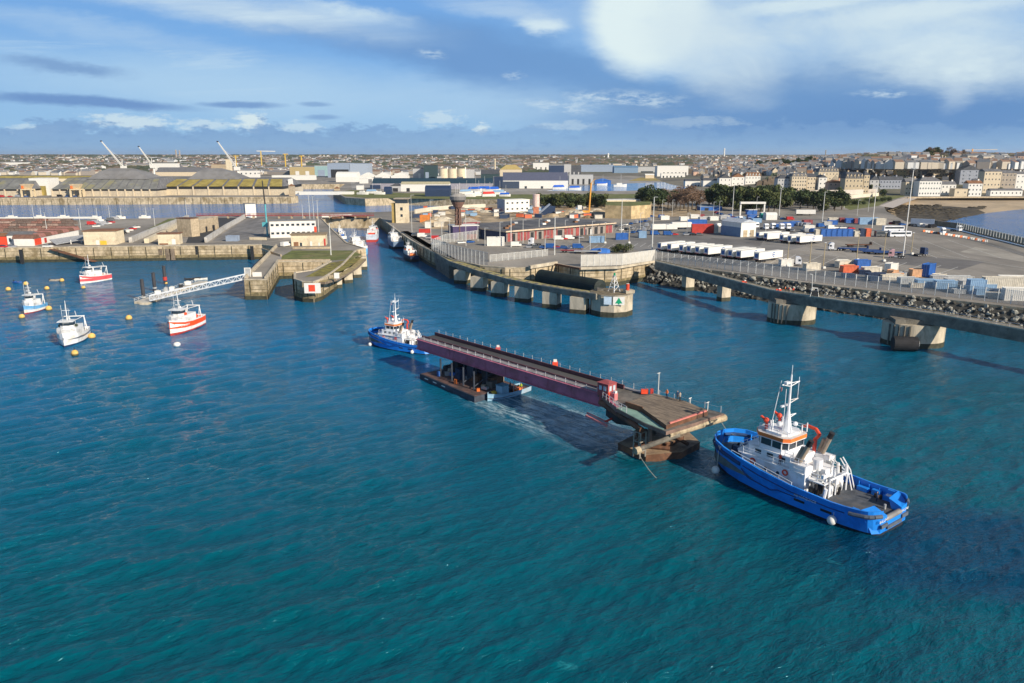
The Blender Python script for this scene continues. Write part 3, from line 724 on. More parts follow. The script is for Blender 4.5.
    wh = w.build('wheelhouse', t)
    w = MB(); w.prism(octo(.5, 6.7, 2.85, .8), 8.15, 8.25, W2); w.prism(octo(.52, 6.68, 2.8, .8), 8.25, 8.85, ORANGE, mat('pale roof deck', (.66, .62, .58), .7, var=.15), True); w.prism(octo(1.2, 5.8, 2.2, .8), 8.85, 9.2, W2)
    w.build('wheelhouse_roof', wh)
    # mast
    m = MB(); top = 18.9; mx = 2.6
    m.tube((mx, 0, 9.1), (mx, 0, 12.2), .75, W2, 8, .26); m.tube((mx, 0, 12.2), (mx, 0, 18.0), .22, W2, 8, .12); m.tube((mx, 0, 18.0), (mx, 0, top+.6), .05, W2, 4)
    for z, L in ((11.6, 1.7), (14.0, 1.9), (16.7, 1.9)):
        m.tube((mx, -.1, z-.5), (mx-.2, -L, z), .07, W2, 5); m.tube((mx, -.1, z), (mx-.2, -L, z), .06, W2, 5)
        if z > 15: m.tube((mx, .1, z-.5), (mx+.2, L, z), .07, W2, 5); m.tube((mx, .1, z), (mx+.2, L, z), .06, W2, 5); m.box((mx, 1, z+.05), (.5, .9, .35), W2)
    m.tube((mx-.2, -1.7, 14), (mx-.2, -1.7, 17.4), .05, W2, 4); m.tube((mx+.1, .9, 9.2), (mx+.1, .9, 15.9), .05, W2, 4)
    m.tube((mx+1.6, 1.8, 9.0), (mx+.6, 1.5, 17.2), .05, W2, 5)
    m.box((mx+.6, .2, 12.9), (.3, 1.8, .22), W2); m.ball((mx+.7, .9, 10.2), .45, W2); m.ball((mx-.5, -1.3, 10.1), .35, W2)
    for q in ((4.4, -1.6), (4.8, .8), (3.9, 1.6), (.9, -1.2), (1.4, .9), (.6, -2.0)): m.tube((q[0], q[1], 9.1), (q[0], q[1], 10.2+R.random()), .09, W2, 5)
    ma = m.build('mast', t)
    fl = MB(); fl.box((mx+.55, 1.45, 15.6), (.04, .7, .5), REDB, .6); fl.box((mx+.62, 1.1, 15.6), (.03, .35, .5), WHITE, .6); fl.build('flag', ma)
    for y in (-1.6, 1.7):
        fm = MB(); fm.tube((4.9, y, 9.1), (4.9, y, 10.2), .22, RED, 8); fm.tube((4.7, y, 10.3), (5.9, y, 10.9), .2, REDB, 8); fm.ball((5.0, y, 10.5), .42, REDB, 8, 6); fm.build('fire_monitor', t)
    c1 = MB(); c1.path([(-.6, -2.4, 8.2), (-1.1, -2.6, 9.0), (-.3, -2.9, 9.6), (1.2, -3.0, 9.7), (2.0, -3.0, 9.3)], .26, REDB, 8); c1.tube((-.6, -2.4, 6.3), (-.6, -2.4, 8.3), .3, RED, 8); c1.build('davit_crane', t)
    for y in (-2.9, 2.9):
        fn = MB(); tan = mat('heat stained funnel', (.34, .27, .20), .6, var=.2); fn.tube((-1.6, y, 6.3), (-2.6, y*.93, 9.0), .38, tan, 10); fn.tube((-2.6, y*.93, 9.0), (-2.95, y*.91, 9.9), .40, BLACKR, 10); fn.tube((-1.0, y, 6.3), (-1.8, y*.93, 8.6), .25, tan, 8); fn.build('funnel', t)
    # railings, life rings, raft
    r_ = MB(); rail(r_, [(-3.1, 3.9, 5.05), (7, 3.9, 5.05), (8.5, 2.6, 5.05), (8.5, -2.6, 5.05), (7, -3.9, 5.05), (-3.1, -3.9, 5.05)], 1.0, W2, .045)
    rail(r_, [(-.6, 3.0, 6.4), (.7, 3.0, 6.4)], 1, W2, .045); rail(r_, [(.9, 2.4, 9.15), (5.8, 2.0, 9.15)], .8, W2, .04); rail(r_, [(.9, -2.4, 9.15), (5.8, -2.0, 9.15)], .8, W2, .04)
    rail(r_, [(-2, 5.1, 2.9), (8.5, 4.7, 4.3)], .9, W2, .05, 1.8)
    r_.build('railing', t)
    for x in (.0, 5.4):
        lr = MB()
        for i in range(12):
            a0, a1 = 2*pi*i/12, 2*pi*(i+1)/12; lr.tube((x+.38*cos(a0), 3.72, 4.2+.38*sin(a0)), (x+.38*cos(a1), 3.72, 4.2+.38*sin(a1)), .11, REDB, 6)
        lr.build('life_ring', t)
    # aft deck gear
    g = MB()
    for i in range(5):
        x = -4.1-.25*i
        g.path([(x, 3.4-.2*i, 1.8), (x-.3, 2.8, 3.4+.2*i), (x, 1.9, 4.2-.2*i), (x+.3, 1.2, 3.0), (x-.2, .9, 1.9)], .13, BLACKR, 6)
    g.build('towing_hose', t)
    rg = random.Random(5); g = MB()
    for i in range(30):
        x = rg.uniform(-6.4, -2.6); y = rg.uniform(-3.6, 3.4); z0 = rg.choice([1.9, 1.9, 3.6, 5.0]); hh = rg.uniform(.5, 2.2)
        if rg.random() < .5: g.tube((x, y, z0), (x+rg.uniform(-.4, .4), y, z0+hh), rg.uniform(.08, .25), rg.choice([W2, W2, STEEL, BLACKR]), 7)
        else: g.box((x, y, z0), (rg.uniform(.3, .9), rg.uniform(.3, .9), hh*.7), rg.choice([W2, W2, STEEL, mat('winch grey', (.28, .28, .27), .6)]))
        g.cut()
    g.parts('deck_fitting', t)
    g = MB(); rail(g, [(-3.1, 3.6, 6.1), (-.6, 3.6, 6.1)], .9, W2, .04, 1.2); g.cut(); rail(g, [(-5.6, 2.6, 4.2), (-3.1, 2.6, 4.2)], .9, W2, .05, .9); g.cut(); rail(g, [(-5.6, -3.2, 4.2), (-3.1, -3.2, 4.2)], .9, W2, .05, .9); g.parts('railing', t)
    g = MB(); g.box((-4.4, 2.4, 4.05), (2.6, 1.4, .12), W2); g.cut(); g.box((-4.4, -3.0, 4.05), (2.6, 1.4, .12), W2); g.parts('upper_platform', t)
    g = MB(); g.tube((-4.9, -1.1, 2.7), (-4.9, 1.1, 2.7), .8, mat('winch grey', (.28, .28, .27), .6), 14); g.tube((-4.9, -1.3, 2.7), (-4.9, -1.2, 2.7), 1.1, W2, 14); g.tube((-4.9, 1.2, 2.7), (-4.9, 1.3, 2.7), 1.1, W2, 14); g.build('towing_winch', t)
    g = MB()
    for y in (-2.6, .2, 1.9): g.tube((-5.8, y, 1.7), (-5.8, y, 4.6), .12, W2, 6)
    g.tube((-5.8, -2.6, 4.6), (-5.8, 1.9, 4.6), .14, W2, 6); g.tube((-5.8, -2.6, 4.6), (-3.4, -2.6, 6.0), .1, W2, 6); g.path([(-4.2, -3.9, 6.2), (-5.5, -3.9, 4.6), (-6.4, -3.9, 1.8)], .09, W2, 6); g.path([(-4.2, -3.2, 6.2), (-5.5, -3.2, 4.6), (-6.4, -3.2, 1.8)], .09, W2, 6)
    g.build('towing_frame', t)
    g = MB(); g.tube((-13.75, -2.0, 1.95), (-13.75, 2.0, 1.95), .38, mat('worn roller steel', (.33, .31, .28), .45, .4), 14); g.build('stern_roller', t)
    g = MB()
    for y in (-1.1, 1.1): g.tube((-12.2, y, 1.7), (-12.2, y, 2.6), .16, STEEL, 8).cut()
    for y in (-3.6, 3.6):
        g.tube((-9.6, y, 1.7), (-9.6, y, 2.5), .2, BLACKR, 8); g.cut(); g.tube((-10.3, y, 1.7), (-10.3, y, 2.5), .2, BLACKR, 8); g.cut()
    g.tube((11.0, -.7, 3.1), (11.0, -.7, 4.2), .25, BLACKR, 8); g.tube((11.0, .7, 3.1), (11.0, .7, 4.2), .25, BLACKR, 8); g.tube((11.0, -1, 3.9), (11.0, 1, 3.9), .15, BLACKR, 8)
    g.parts('bollard', t)
    g = MB(); g.tube((9.6, -1.2, 4.0), (9.6, 1.2, 4.0), .6, mat('winch dark', (.06, .10, .16), .6), 12); g.box((9.6, -1.5, 3.1), (1.6, .5, 1.5), mat('winch dark', (.06, .10, .16), .6)); g.box((9.6, 1.5, 3.1), (1.6, .5, 1.5), mat('winch dark', (.06, .10, .16), .6)); g.box((8.9, -2.6, 3.1), (.9, .9, 1.0), mat('winch dark', (.06, .10, .16), .6)); g.build('anchor_winch', t)
    g = MB(); g.box((-11.2, -4.1, 1.7), (1.3, .9, .9), TUGB); g.box((-11.2, -4.1, 2.6), (.7, .5, .15), WHITE); g.cut(); g.box((-7.4, -4.3, 1.7), (1.5, .7, .8), TUGB); g.cut(); g.box((-9.3, -4.35, 1.7), (1.1, .6, 1.0), TUGB); g.parts('deck_box', t)
    return t
tug = make_tug('large blue and white tug with orange wheelhouse roof, stern towards the viewer')
bow = G(722, 440, 4); st = G(893, 508, 3); ax = bow-st
tug.location = ((bow.x+st.x)/2, (bow.y+st.y)/2, 0); TRZ = atan2(ax.y, ax.x); tug.rotation_euler = (0, 0, TRZ); tug.scale = (1.045, 1.03, 1.0)
tug2 = dup(tug, (-29.2, 196.2, 0), atan2(.50, -.865), 'small distant blue tug at the far left end of the floating bridge', scale=.74)
for s, y in ((1, 2.75), (-1, -2.75)):
    text_mesh('BALUNE', .52 if s < 0 else .6, WHITE, 'hull_lettering', tug, (-14.07, y, 2.1), (pi/2, 0, -pi/2), .012)
text_mesh('BALUNE', .7, WHITE, 'hull_lettering', tug, (11.6, 4.0, 4.75), (pi/2-.4, 0, pi-.5), .012)
text_mesh('REMORQUAGE', .5, WHITE, 'hull_lettering', tug, (-4.4, 5.42, 2.3), (pi/2, 0, pi), .012)
# ================================================================ floating swing bridge
A0 = G(417, 338.5, 8); A0.z = 0; B0 = G(600, 393, 8); B0.z = 0; dB = (B0-A0).normalized(); BRZ = atan2(dB.y, dB.x); DZ = 8.0
def BL(s, n, z=0):
    nn = Vector((-dB.y, dB.x, 0)); v = A0+dB*s+nn*n; return (v.x, v.y, z)
br = thing('floating_swing_bridge', 'plum red steel swing bridge afloat on barges between two tugs', 'bridge', A0, BRZ)
b = MB(); b.box((28.5, .25, DZ-2.5), (57, .5, 2.5), PURP); b.box((28.5, 6.25, DZ-2.5), (57, .5, 2.5), PURP)
for i in range(8): b.box((2+i*7.4, 3.25, DZ-2.3), (.4, 6, 1.9), PURP)
b.box((28.5, -.15, DZ-2.5), (57, .5, .14), PURP); b.box((28.5, -.1, DZ-.2), (57, .7, .16), PURP)
for i in range(1, 9): b.box((i*6.2, -.02, DZ-2.3), (.12, .1, 2.1), PURP)
b.add([(57, 0, DZ-2.5), (57, .5, DZ-2.5), (64, -3.4, DZ-1), (64, -4, DZ-1), (57, 0, DZ), (57, .5, DZ), (64, -3.4, DZ), (64, -4, DZ)], [(0, 1, 2, 3), (4, 7, 6, 5), (0, 3, 7, 4), (1, 5, 6, 2)], PURP)
b.build('girder', br)
b = MB(); b.box((28, 3.25, DZ-.35), (56.5, 5.5, .3), ASPHD); b.build('roadway', br)
WALKM = mat('weathered walkway', (.30, .29, .30), .85, var=.25, scale=.6, dirt=(.15, .13, .13), dscale=.4)
b = MB(); b.box((28.5, .75, DZ-.05), (57, 1.3, .12), WALKM); b.box((31, 5.9, DZ-.05), (62, .9, .12), WALKM); b.build('walkway', br)
b = MB(); GB = mat('dark guard beam', (.13, .05, .055), .8, var=.25); b.box((28, 1.55, DZ), (56, .22, .5), GB); b.box((29, 5.3, DZ), (58, .28, .7), GB); b.build('guard_beam', br)
b = MB(); RL = mat('pale rail', (.55, .53, .53), .6); rail(b, [(0, .1, DZ), (56, .1, DZ)], .9, RL, .06, 2.6, 0); rail(b, [(0, 6.45, DZ), (62, 6.45, DZ), (77.4, 7.0, DZ)], 1.1, RL, .06, 2.6, 0); b.path([(0, 6.45, DZ+.8), (62, 6.45, DZ+.8), (77.4, 7.0, DZ+.8)], .02, RL, 4); b.path([(0, .1, DZ+.7), (56, .1, DZ+.7)], .02, RL, 4)
rail(b, [(59, -1.8, DZ), (64, -4.0, DZ), (67, -5, DZ)], 1.1, RL, .05, 1.2, 2); b.build('railing', br)
# widened tail
out = [(55.5, .3), (57, -.3), (63.5, -3.9), (71.7, -6.4), (76.6, -7.0), (78, 7.2), (62, 6.6), (55.5, 6.5)]
b = MB(); b.prism(out, DZ-.75, DZ-.15, mat('tail edge steel', (.20, .13, .10), .85, var=.3), mat('tail deck', (.155, .14, .12), .9, var=.35, scale=.5, dirt=(.07, .065, .06), dscale=.2), True); b.build('tail_deck', br)
b = MB(); b.prism([(64.5, -2.2), (68.3, -2.4), (76.0, -6.2), (76.6, 4.4), (71, 6.2), (64.5, 5.6)], DZ-.14, DZ+.55, RUST, WOOD); b.build('raised_plate', br)
b = MB(); b.box((76.2, -.6, DZ+.56), (.3, 9.4, .22), mat('pale red kerb', (.60, .2, .16), .7), radians(-3)); b.cut(); b.box((66.4, -2.25, DZ+.56), (3.8, .2, .2), RUST, -.05); b.parts('kerb_beam', br)
b = MB(); b.prism([(57.5, -.2), (64.2, -4.2), (64.2, -2.9), (58.3, 1.3)], DZ-.14, DZ-.1, WALKM); b.cut(); b.prism([(64.4, -4.1), (71.5, -6.2), (76, -6.8), (75.6, -6.2), (68.2, -2.6), (64.4, -2.6)], DZ-.14, DZ-.1, mat('verdigris plate', (.20, .32, .27), .8, var=.2)); b.parts('cover_plate', br)
b = MB(); TB = mat('corroded pale timber', (.42, .34, .22), .9, var=.3, scale=.6, dirt=(.16, .11, .07), dscale=.5)
e0, e1 = Vector((76.0, -5.6, DZ-1.2)), Vector((77.9, 7.6, DZ-1.0)); b.tube(e0, e1, .6, TB, 10); b.cut(); b.tube((74.6, -11.2, DZ-2.6), (76.6, -3.6, DZ-1.5), .36, CONCD, 10, .45); b.tube((74.4, -11.7, DZ-2.8), (74.6, -10.9, DZ-2.7), .6, TB, 8); b.cut()
b.tube((58, -1.2, DZ-1.2), (71.6, -6.6, DZ-1.4), .5, RUST, 8); b.cut(); b.prism([(58, 0), (71, -4.5), (75.5, -4.5), (76.5, 6.5), (58, 6.3)], DZ-1.5, DZ-.8, RUST)
b.parts('end_beam', br)
b = MB(); CPT = mat('faded red cabin paint', (.40, .085, .085), .7, var=.25, scale=.6, dirt=(.25, .07, .07), dscale=.5); b.box((58.3, .1, DZ-1.6), (2.2, 1.6, 1.8), CPT); b.box((58.3, .1, DZ), (2.5, 2.3, 2.4), CPT); b.gable((58.3, .1, DZ+2.4), 2.6, 2.4, .3, CPT, over=.1, hip=.9)
cb = b.build('control_cabin', br)
b = MB()
for y in (-.45, .55): b.box((59.58, y, DZ+1.1), (.06, .6, .9), mat('cabin pane', (.55, .62, .66), .2, spec=.8)).cut()
for x in (57.8, 58.8): b.box((x, -1.08, DZ+1.1), (.6, .06, .8), mat('cabin pane', (.55, .62, .66), .2, spec=.8)).cut()
b.parts('window', cb)
b = MB(); b.box((61.0, -1.2, DZ), (1.1, .9, 1.3), mat('pale red box', (.62, .2, .2), .6)); b.box((61.3, -1.2, DZ+1.3), (.5, .5, .4), PWHITE); b.build('equipment_box', br)
b = MB()
for (a_, c_) in (((56.6, -3.2), (62.6, -4.4)), ((57.4, -4.4), (63.4, -5.6))):
    b.box(((a_[0]+c_[0])/2, (a_[1]+c_[1])/2, DZ-3.3), (6.0, .3, .35), mat('pale red box', (.62, .2, .2), .6), atan2(c_[1]-a_[1], c_[0]-a_[0]))
b.box((60, -4.4, DZ-3.3), (5.4, 1.0, .3), mat('grey gangway', (.38, .38, .4), .7), -.2); b.tube((62, -4.6, DZ-3), (63, -1, DZ-2.2), .2, RED, 6); b.build('side_platform', br)
b = MB(); b.prism([(60, -2.0), (64, -3.9), (66.5, -3.0), (66.5, 3), (60, 3)], DZ-3.0, DZ-.76, DARK, bottom=True); b.build('tail_shade_block', br)  # added dark block standing in for the shade under the tail
b = MB(); TR = mat('truss steel', (.30, .27, .22), .7)
for z0, z1 in ((1.6, 6.0),):
    for x in (70.0, 71.4):
        for y in (-6.6, -5.2): b.tube((x, y, z0), (x, y, z1), .13, TR, 5)
    for z in (2.8, 4.4, 6): b.path([(70, -6.6, z), (71.4, -6.6, z), (71.4, -5.2, z), (70, -5.2, z), (70, -6.6, z)], .1, TR, 4)
b.build('lifting_frame', br)
for s, h_ in ((65.2, 4.4), (72, 1.4), (75.5, 1.5)):
    b = MB(); b.tube((s, 6.0, DZ), (s, 6.0, DZ+h_), .07, PWHITE, 5); b.tube((s, 5.5, DZ+h_), (s, 6.3, DZ+h_), .06, PWHITE, 5); b.build('lamp_post', br)
tag(MB().box((0, 0, 0), (1.1, .7, 1.2), REDB).box((0, 0, 1.2), (.7, .4, .5), PWHITE).build('signal_cabinet'), 'small bright red cabinet at the middle of the floating bridge parapet', 'cabinet').location = BL(39.5, 6.0, DZ+.05)
tag(MB().box((0, 0, 0), (1.0, .7, 1.0), mat('faded red cabinet', (.55, .1, .1), .7)).box((0, 0, 1.0), (.6, .4, .4), PWHITE).build('signal_cabinet'), 'faded red cabinet on the far parapet nearer the small tug', 'cabinet').location = BL(22, 6.0, DZ+.05)
tag(MB().box((0, 0, 0), (1.3, .6, .8), REDB).box((1.3, 0, 0), (.5, .5, .9), RED).build('tool_chest'), 'low red tool chest on the floating bridge near its wide end', 'chest').location = BL(62.5, 5.6, DZ+.05)
# pontoons
b = MB(); PT = mat('pontoon dark paint', (.045, .055, .075), .7, var=.3); PD = mat('pontoon rusty deck', (.13, .075, .065), .85, var=.35, scale=.5, dirt=(.05, .045, .045), dscale=.3)
pc = (G(421, 374, 1.3)+G(473, 396, 1.3))/2; pd = G(473, 396, 1.3)-G(421, 374, 1.3); prz = atan2(pd.y, pd.x); pn = Vector((-pd.y, pd.x, 0)).normalized()
pt = thing('pontoon', 'dark rusty deck pontoon carrying the middle of the floating bridge', 'barge', (pc+pn*6.0)*1, prz); pt.location.z = 0
b.box((0, 0, -.5), (pd.length+1, 12, 1.75), PT); b.build('hull', pt)
b = MB(); b.box((0, 0, 1.25), (pd.length+.5, 11.5, .06), PD); b.build('deck', pt)
b = MB()
for x in (-6, -1.5, 3, 7):
    for y in (-3.4, 0, 3.4): b.tube((x, y, 1.3), (x, y, DZ-2.6), .2, PT, 6)
    b.tube((x, -3.4, 2), (x, 3.4, DZ-2.8), .12, PT, 5); b.cut()
b.parts('support_frame', pt)
b = MB()
for i in range(26):
    x, y = R.uniform(-9, 9), R.uniform(-4.6, 5); b.box((x, y, 1.31), (R.uniform(.5, 2), R.uniform(.4, 1.4), R.uniform(.3, 1.3)), R.choice([RUST, PT, STEEL, ORANGE, BLUE, CONC, DARK]), R.uniform(0, 3)).cut()
b.parts('deck_gear', pt)
b = MB()
for y in (-5.4, ):
    for x in (-8, -4.5, -1): b.box((x, -6.02, .55), (1.4, .05, .22), PWHITE)
b.build('hull_marking', pt)
b = MB(); b.box((1.5, 2.4, 1.3), (3.6, 2.4, 2.4), NAVY); b.build('storage_container', pt)
MB().box((-3.5, 2.6, 1.3), (5.0, 3.0, 2.6), PT).build('machinery_house', pt); b = MB()
for x, y, w_, d_, h_, m_ in ((-4.6, 1.4, 2.2, 3.0, 3.4, DARK), (-1.8, .2, 2.0, 3.6, 2.3, NAVY), (.8, 1.6, 2.4, 3.4, 3.6, PT), (3.4, .4, 1.8, 2.6, 1.9, RUST), (5.4, 1.8, 1.8, 3.0, 3.2, DARK), (7.6, .8, 1.4, 2.2, 1.4, CONCD), (-7.2, .8, 1.6, 2.6, 1.6, PT)): b.box((x, y, 1.3), (w_, d_, h_), m_, x*.05).cut()
b.parts('support_block', pt); MB().box((6.2, 2.2, 1.3), (3.2, 3.4, 2.0), RUST).build('winch_block', pt); MB().tube((-8, -1, 2.1), (-8, 2.6, 2.1), .9, DARK, 12).build('cable_drum', pt)
# raft under the tail
rc = G(658, 445, 1.2)
rf = thing('steel_raft', 'brown stepped steel raft under the wide end of the floating bridge', 'barge', (rc.x, rc.y, 0), 0)
RD = mat('raft brown top', (.34, .24, .15), .9, var=.3, scale=.5, dirt=(.16, .10, .07), dscale=.3)
RP = [(G(a, c_, 1.2)-rc).to_2d() for a, c_ in ((618, 443), (646, 455), (682, 452), (700, 442), (688, 431), (638, 433))]
b = MB(); b.prism([tuple(p) for p in RP], -.5, 1.2, RUST, RD); b.build('lower_float', rf)
b = MB(); b.prism([tuple(p*.62+Vector((.3, 1.6))) for p in RP], 1.2, 1.9, RUST, RD); b.build('upper_step', rf)
b = MB()
for x, y in ((-1.5, 0), (2.2, 2.0), (0, 3.6)): b.tube((x, y, 1.9), (x, y, DZ-1.5), .4, CONCD, 8)
b.parts('support_column', rf)
b = MB(); b.tube((-4.2, -1.0, 1.6), (1.5, -2.6, 1.6), .35, RUST, 8).cut(); b.tube((2.0, 1.5, 2.8), (5.0, -1.0, 1.7), .35, RUST, 8).cut(); b.box((-2.6, 1.5, 2.4), (2, 1.4, 1), RUST); b.parts('mooring_gear', rf)
# workboat
wp = G(507, 395, 0); wd = G(529, 388, .8)-G(487, 401, .8)
def boat_tab(L, B, fb, bowrise): return [(-L/2, B*.42, B*.40, fb, 0), (-L*.3, B*.49, B*.46, fb, 0), (0, B*.5, B*.46, fb*1.03, 0), (L*.25, B*.44, B*.34, fb+bowrise*.35, 0), (L*.4, B*.26, B*.14, fb+bowrise*.7, 0), (L*.47, B*.12, B*.03, fb+bowrise*.92, 0), (L/2, .04, .02, fb+bowrise, 0)]
def make_hull(t, L, B, fb, br_, bands, deckz, deckm, inner=None, keel=-.8):
    """bands: list of (z fraction upper limit, material) from the water up"""
    tab = boat_tab(L, B, fb, br_); xs = [-L/2+L*i/16 for i in range(17)]
    h = MB(); z0s = keel; low = []
    for x in xs:
        hb, wl, rz_, _ = lerp_tab(tab, x); low.append([(x, -wl, .12), (x, -wl*.7, keel*.5), (x, 0, keel), (x, wl*.7, keel*.5), (x, wl, .12)])
    h.loft(low, bands[0][1])
    lo = .0
    for f1, m in bands:
        for s in (-1, 1):
            rr = []
            for x in xs:
                hb, wl, rz_, _ = lerp_tab(tab, x)
                P = lambda f: (x, s*(wl+(hb-wl)*(f**.8)), .12+(rz_-.12)*f)
                rr.append([P(lo), P(f1)])
            h.loft(rr, m, caps=False)
        a = lerp_tab(tab, -L/2); P = lambda f, s: (-L/2, s*(a[1]+(a[0]-a[1])*(f**.8)), .12+(a[2]-.12)*f)
        h.quad(P(lo, 1), P(f1, 1), P(f1, -1), P(lo, -1), m); lo = f1
    for s in (-1, 1):
        h.loft([[(x, s*lerp_tab(tab, x)[0], lerp_tab(tab, x)[2]), (x, s*max(.01, lerp_tab(tab, x)[0]-.14), lerp_tab(tab, x)[2]), (x, s*max(.01, lerp_tab(tab, x)[0]-.15), deckz)] for x in xs], inner or bands[-1][1], caps=False)
    hl = h.build('hull', t)
    d = MB(); pts = [(x, max(.02, lerp_tab(tab, x)[0]-.1)) for x in xs]; d.prism(pts+[(x, -y) for x, y in pts[::-1]], deckz-.1, deckz, deckm); d.build('deck', t)
    return tab
wb = thing('workboat', 'pale blue open workboat with crew beside the pontoon', 'workboat', wp, atan2(-wd.y, -wd.x))
LB = mat('pale blue hull paint', (.28, .47, .60), .5, var=.12, dirt=(.4, .4, .4))
make_hull(wb, 11.5, 4.2, 1.1, .5, [(1, LB)], .55, PD)
b = MB(); b.box((1.6, .2, .55), (2, 1.8, 2.1), LB); b.box((1.6, .2, 2.65), (2.2, 2, .12), mat('teal cabin top', (.1, .3, .4), .6)); b.build('cabin', wb)
b = MB(); b.box((-2.5, .6, .55), (2.0, 1.2, .7), ORANGE); b.box((-.8, -.9, .55), (1.0, .8, .8), STEEL); b.ball((-3.9, -.3, .9), .5, BLACKR, 8, 6); b.tube((-1, 1, .6), (-1, 1, 3.6), .06, STEEL, 5); b.box((3.4, -.6, .55), (.9, .9, .9), YELLOW); b.build('deck_gear', wb)
wz = atan2(-wd.y, -wd.x)
def rotp(o, x, y, z): return (o.location.x+x*cos(o.rotation_euler.z)-y*sin(o.rotation_euler.z), o.location.y+x*sin(o.rotation_euler.z)+y*cos(o.rotation_euler.z), z)
person('worker in yellow hi-vis jacket standing in the pale blue workboat', rotp(wb, -3.2, 1.1, .55), 2.4, HIVIS, NAVY, WHITE)
person('worker in dark clothes and white helmet in the pale blue workboat', rotp(wb, -2.2, -1.2, .55), 1.1, NAVY, DARK, WHITE)
person('worker in orange jacket standing on the wide end of the floating bridge', BL(67.8, 5.0, DZ+.56), 2.2, HIORG, NAVY, WHITE)
person('worker in dark blue jacket beside the orange one on the floating bridge', BL(69.6, 5.6, DZ+.56), 3.5, NAVY, DARK, REDB)
person('worker in grey jacket leaning at the floating bridge railing', BL(70.4, 5.2, DZ+.56), 0.6, PSTONE, DARK, WHITE)
person('worker in red overalls walking past the red cabin on the floating bridge', BL(60.6, -2.0, DZ), 0.6, REDB, RED, WHITE)
person('deckhand in blue overalls on the large tug aft deck', rotp(tug, -10.8, -2.6, 1.7), 4.0, NAVY, NAVY, BLACKR)
person('crew member in red jacket on the large tug upper deck', rotp(tug, 1.2, 3.5, 5.06), 2.0, REDB, NAVY, WHITE)
# tow lines
def rope(name, label, p, q, sag, r=.07, m=None, n=14):
    p = Vector(p); q = Vector(q); pts = []
    for i in range(n+1):
        t = i/n; v = p.lerp(q, t); v.z -= sag*4*t*(1-t); pts.append(v)
    return tag(MB().path(pts, r, m or mat('rope', (.35, .33, .28), .9), 5).build(name), label, 'rope')
rope('tow_line', 'slack tow line from the tail truss to the large tug bow', BL(74.4, -11.5, 5.5), rotp(tug, 13.2, .8, 5.0), 7.5, .035)
rope('tow_line', 'taut tow line from the far corner of the floating bridge to the large tug', BL(77, 7.2, 7), rotp(tug, 12.4, -1.8, 5.0), 1.0, .06)
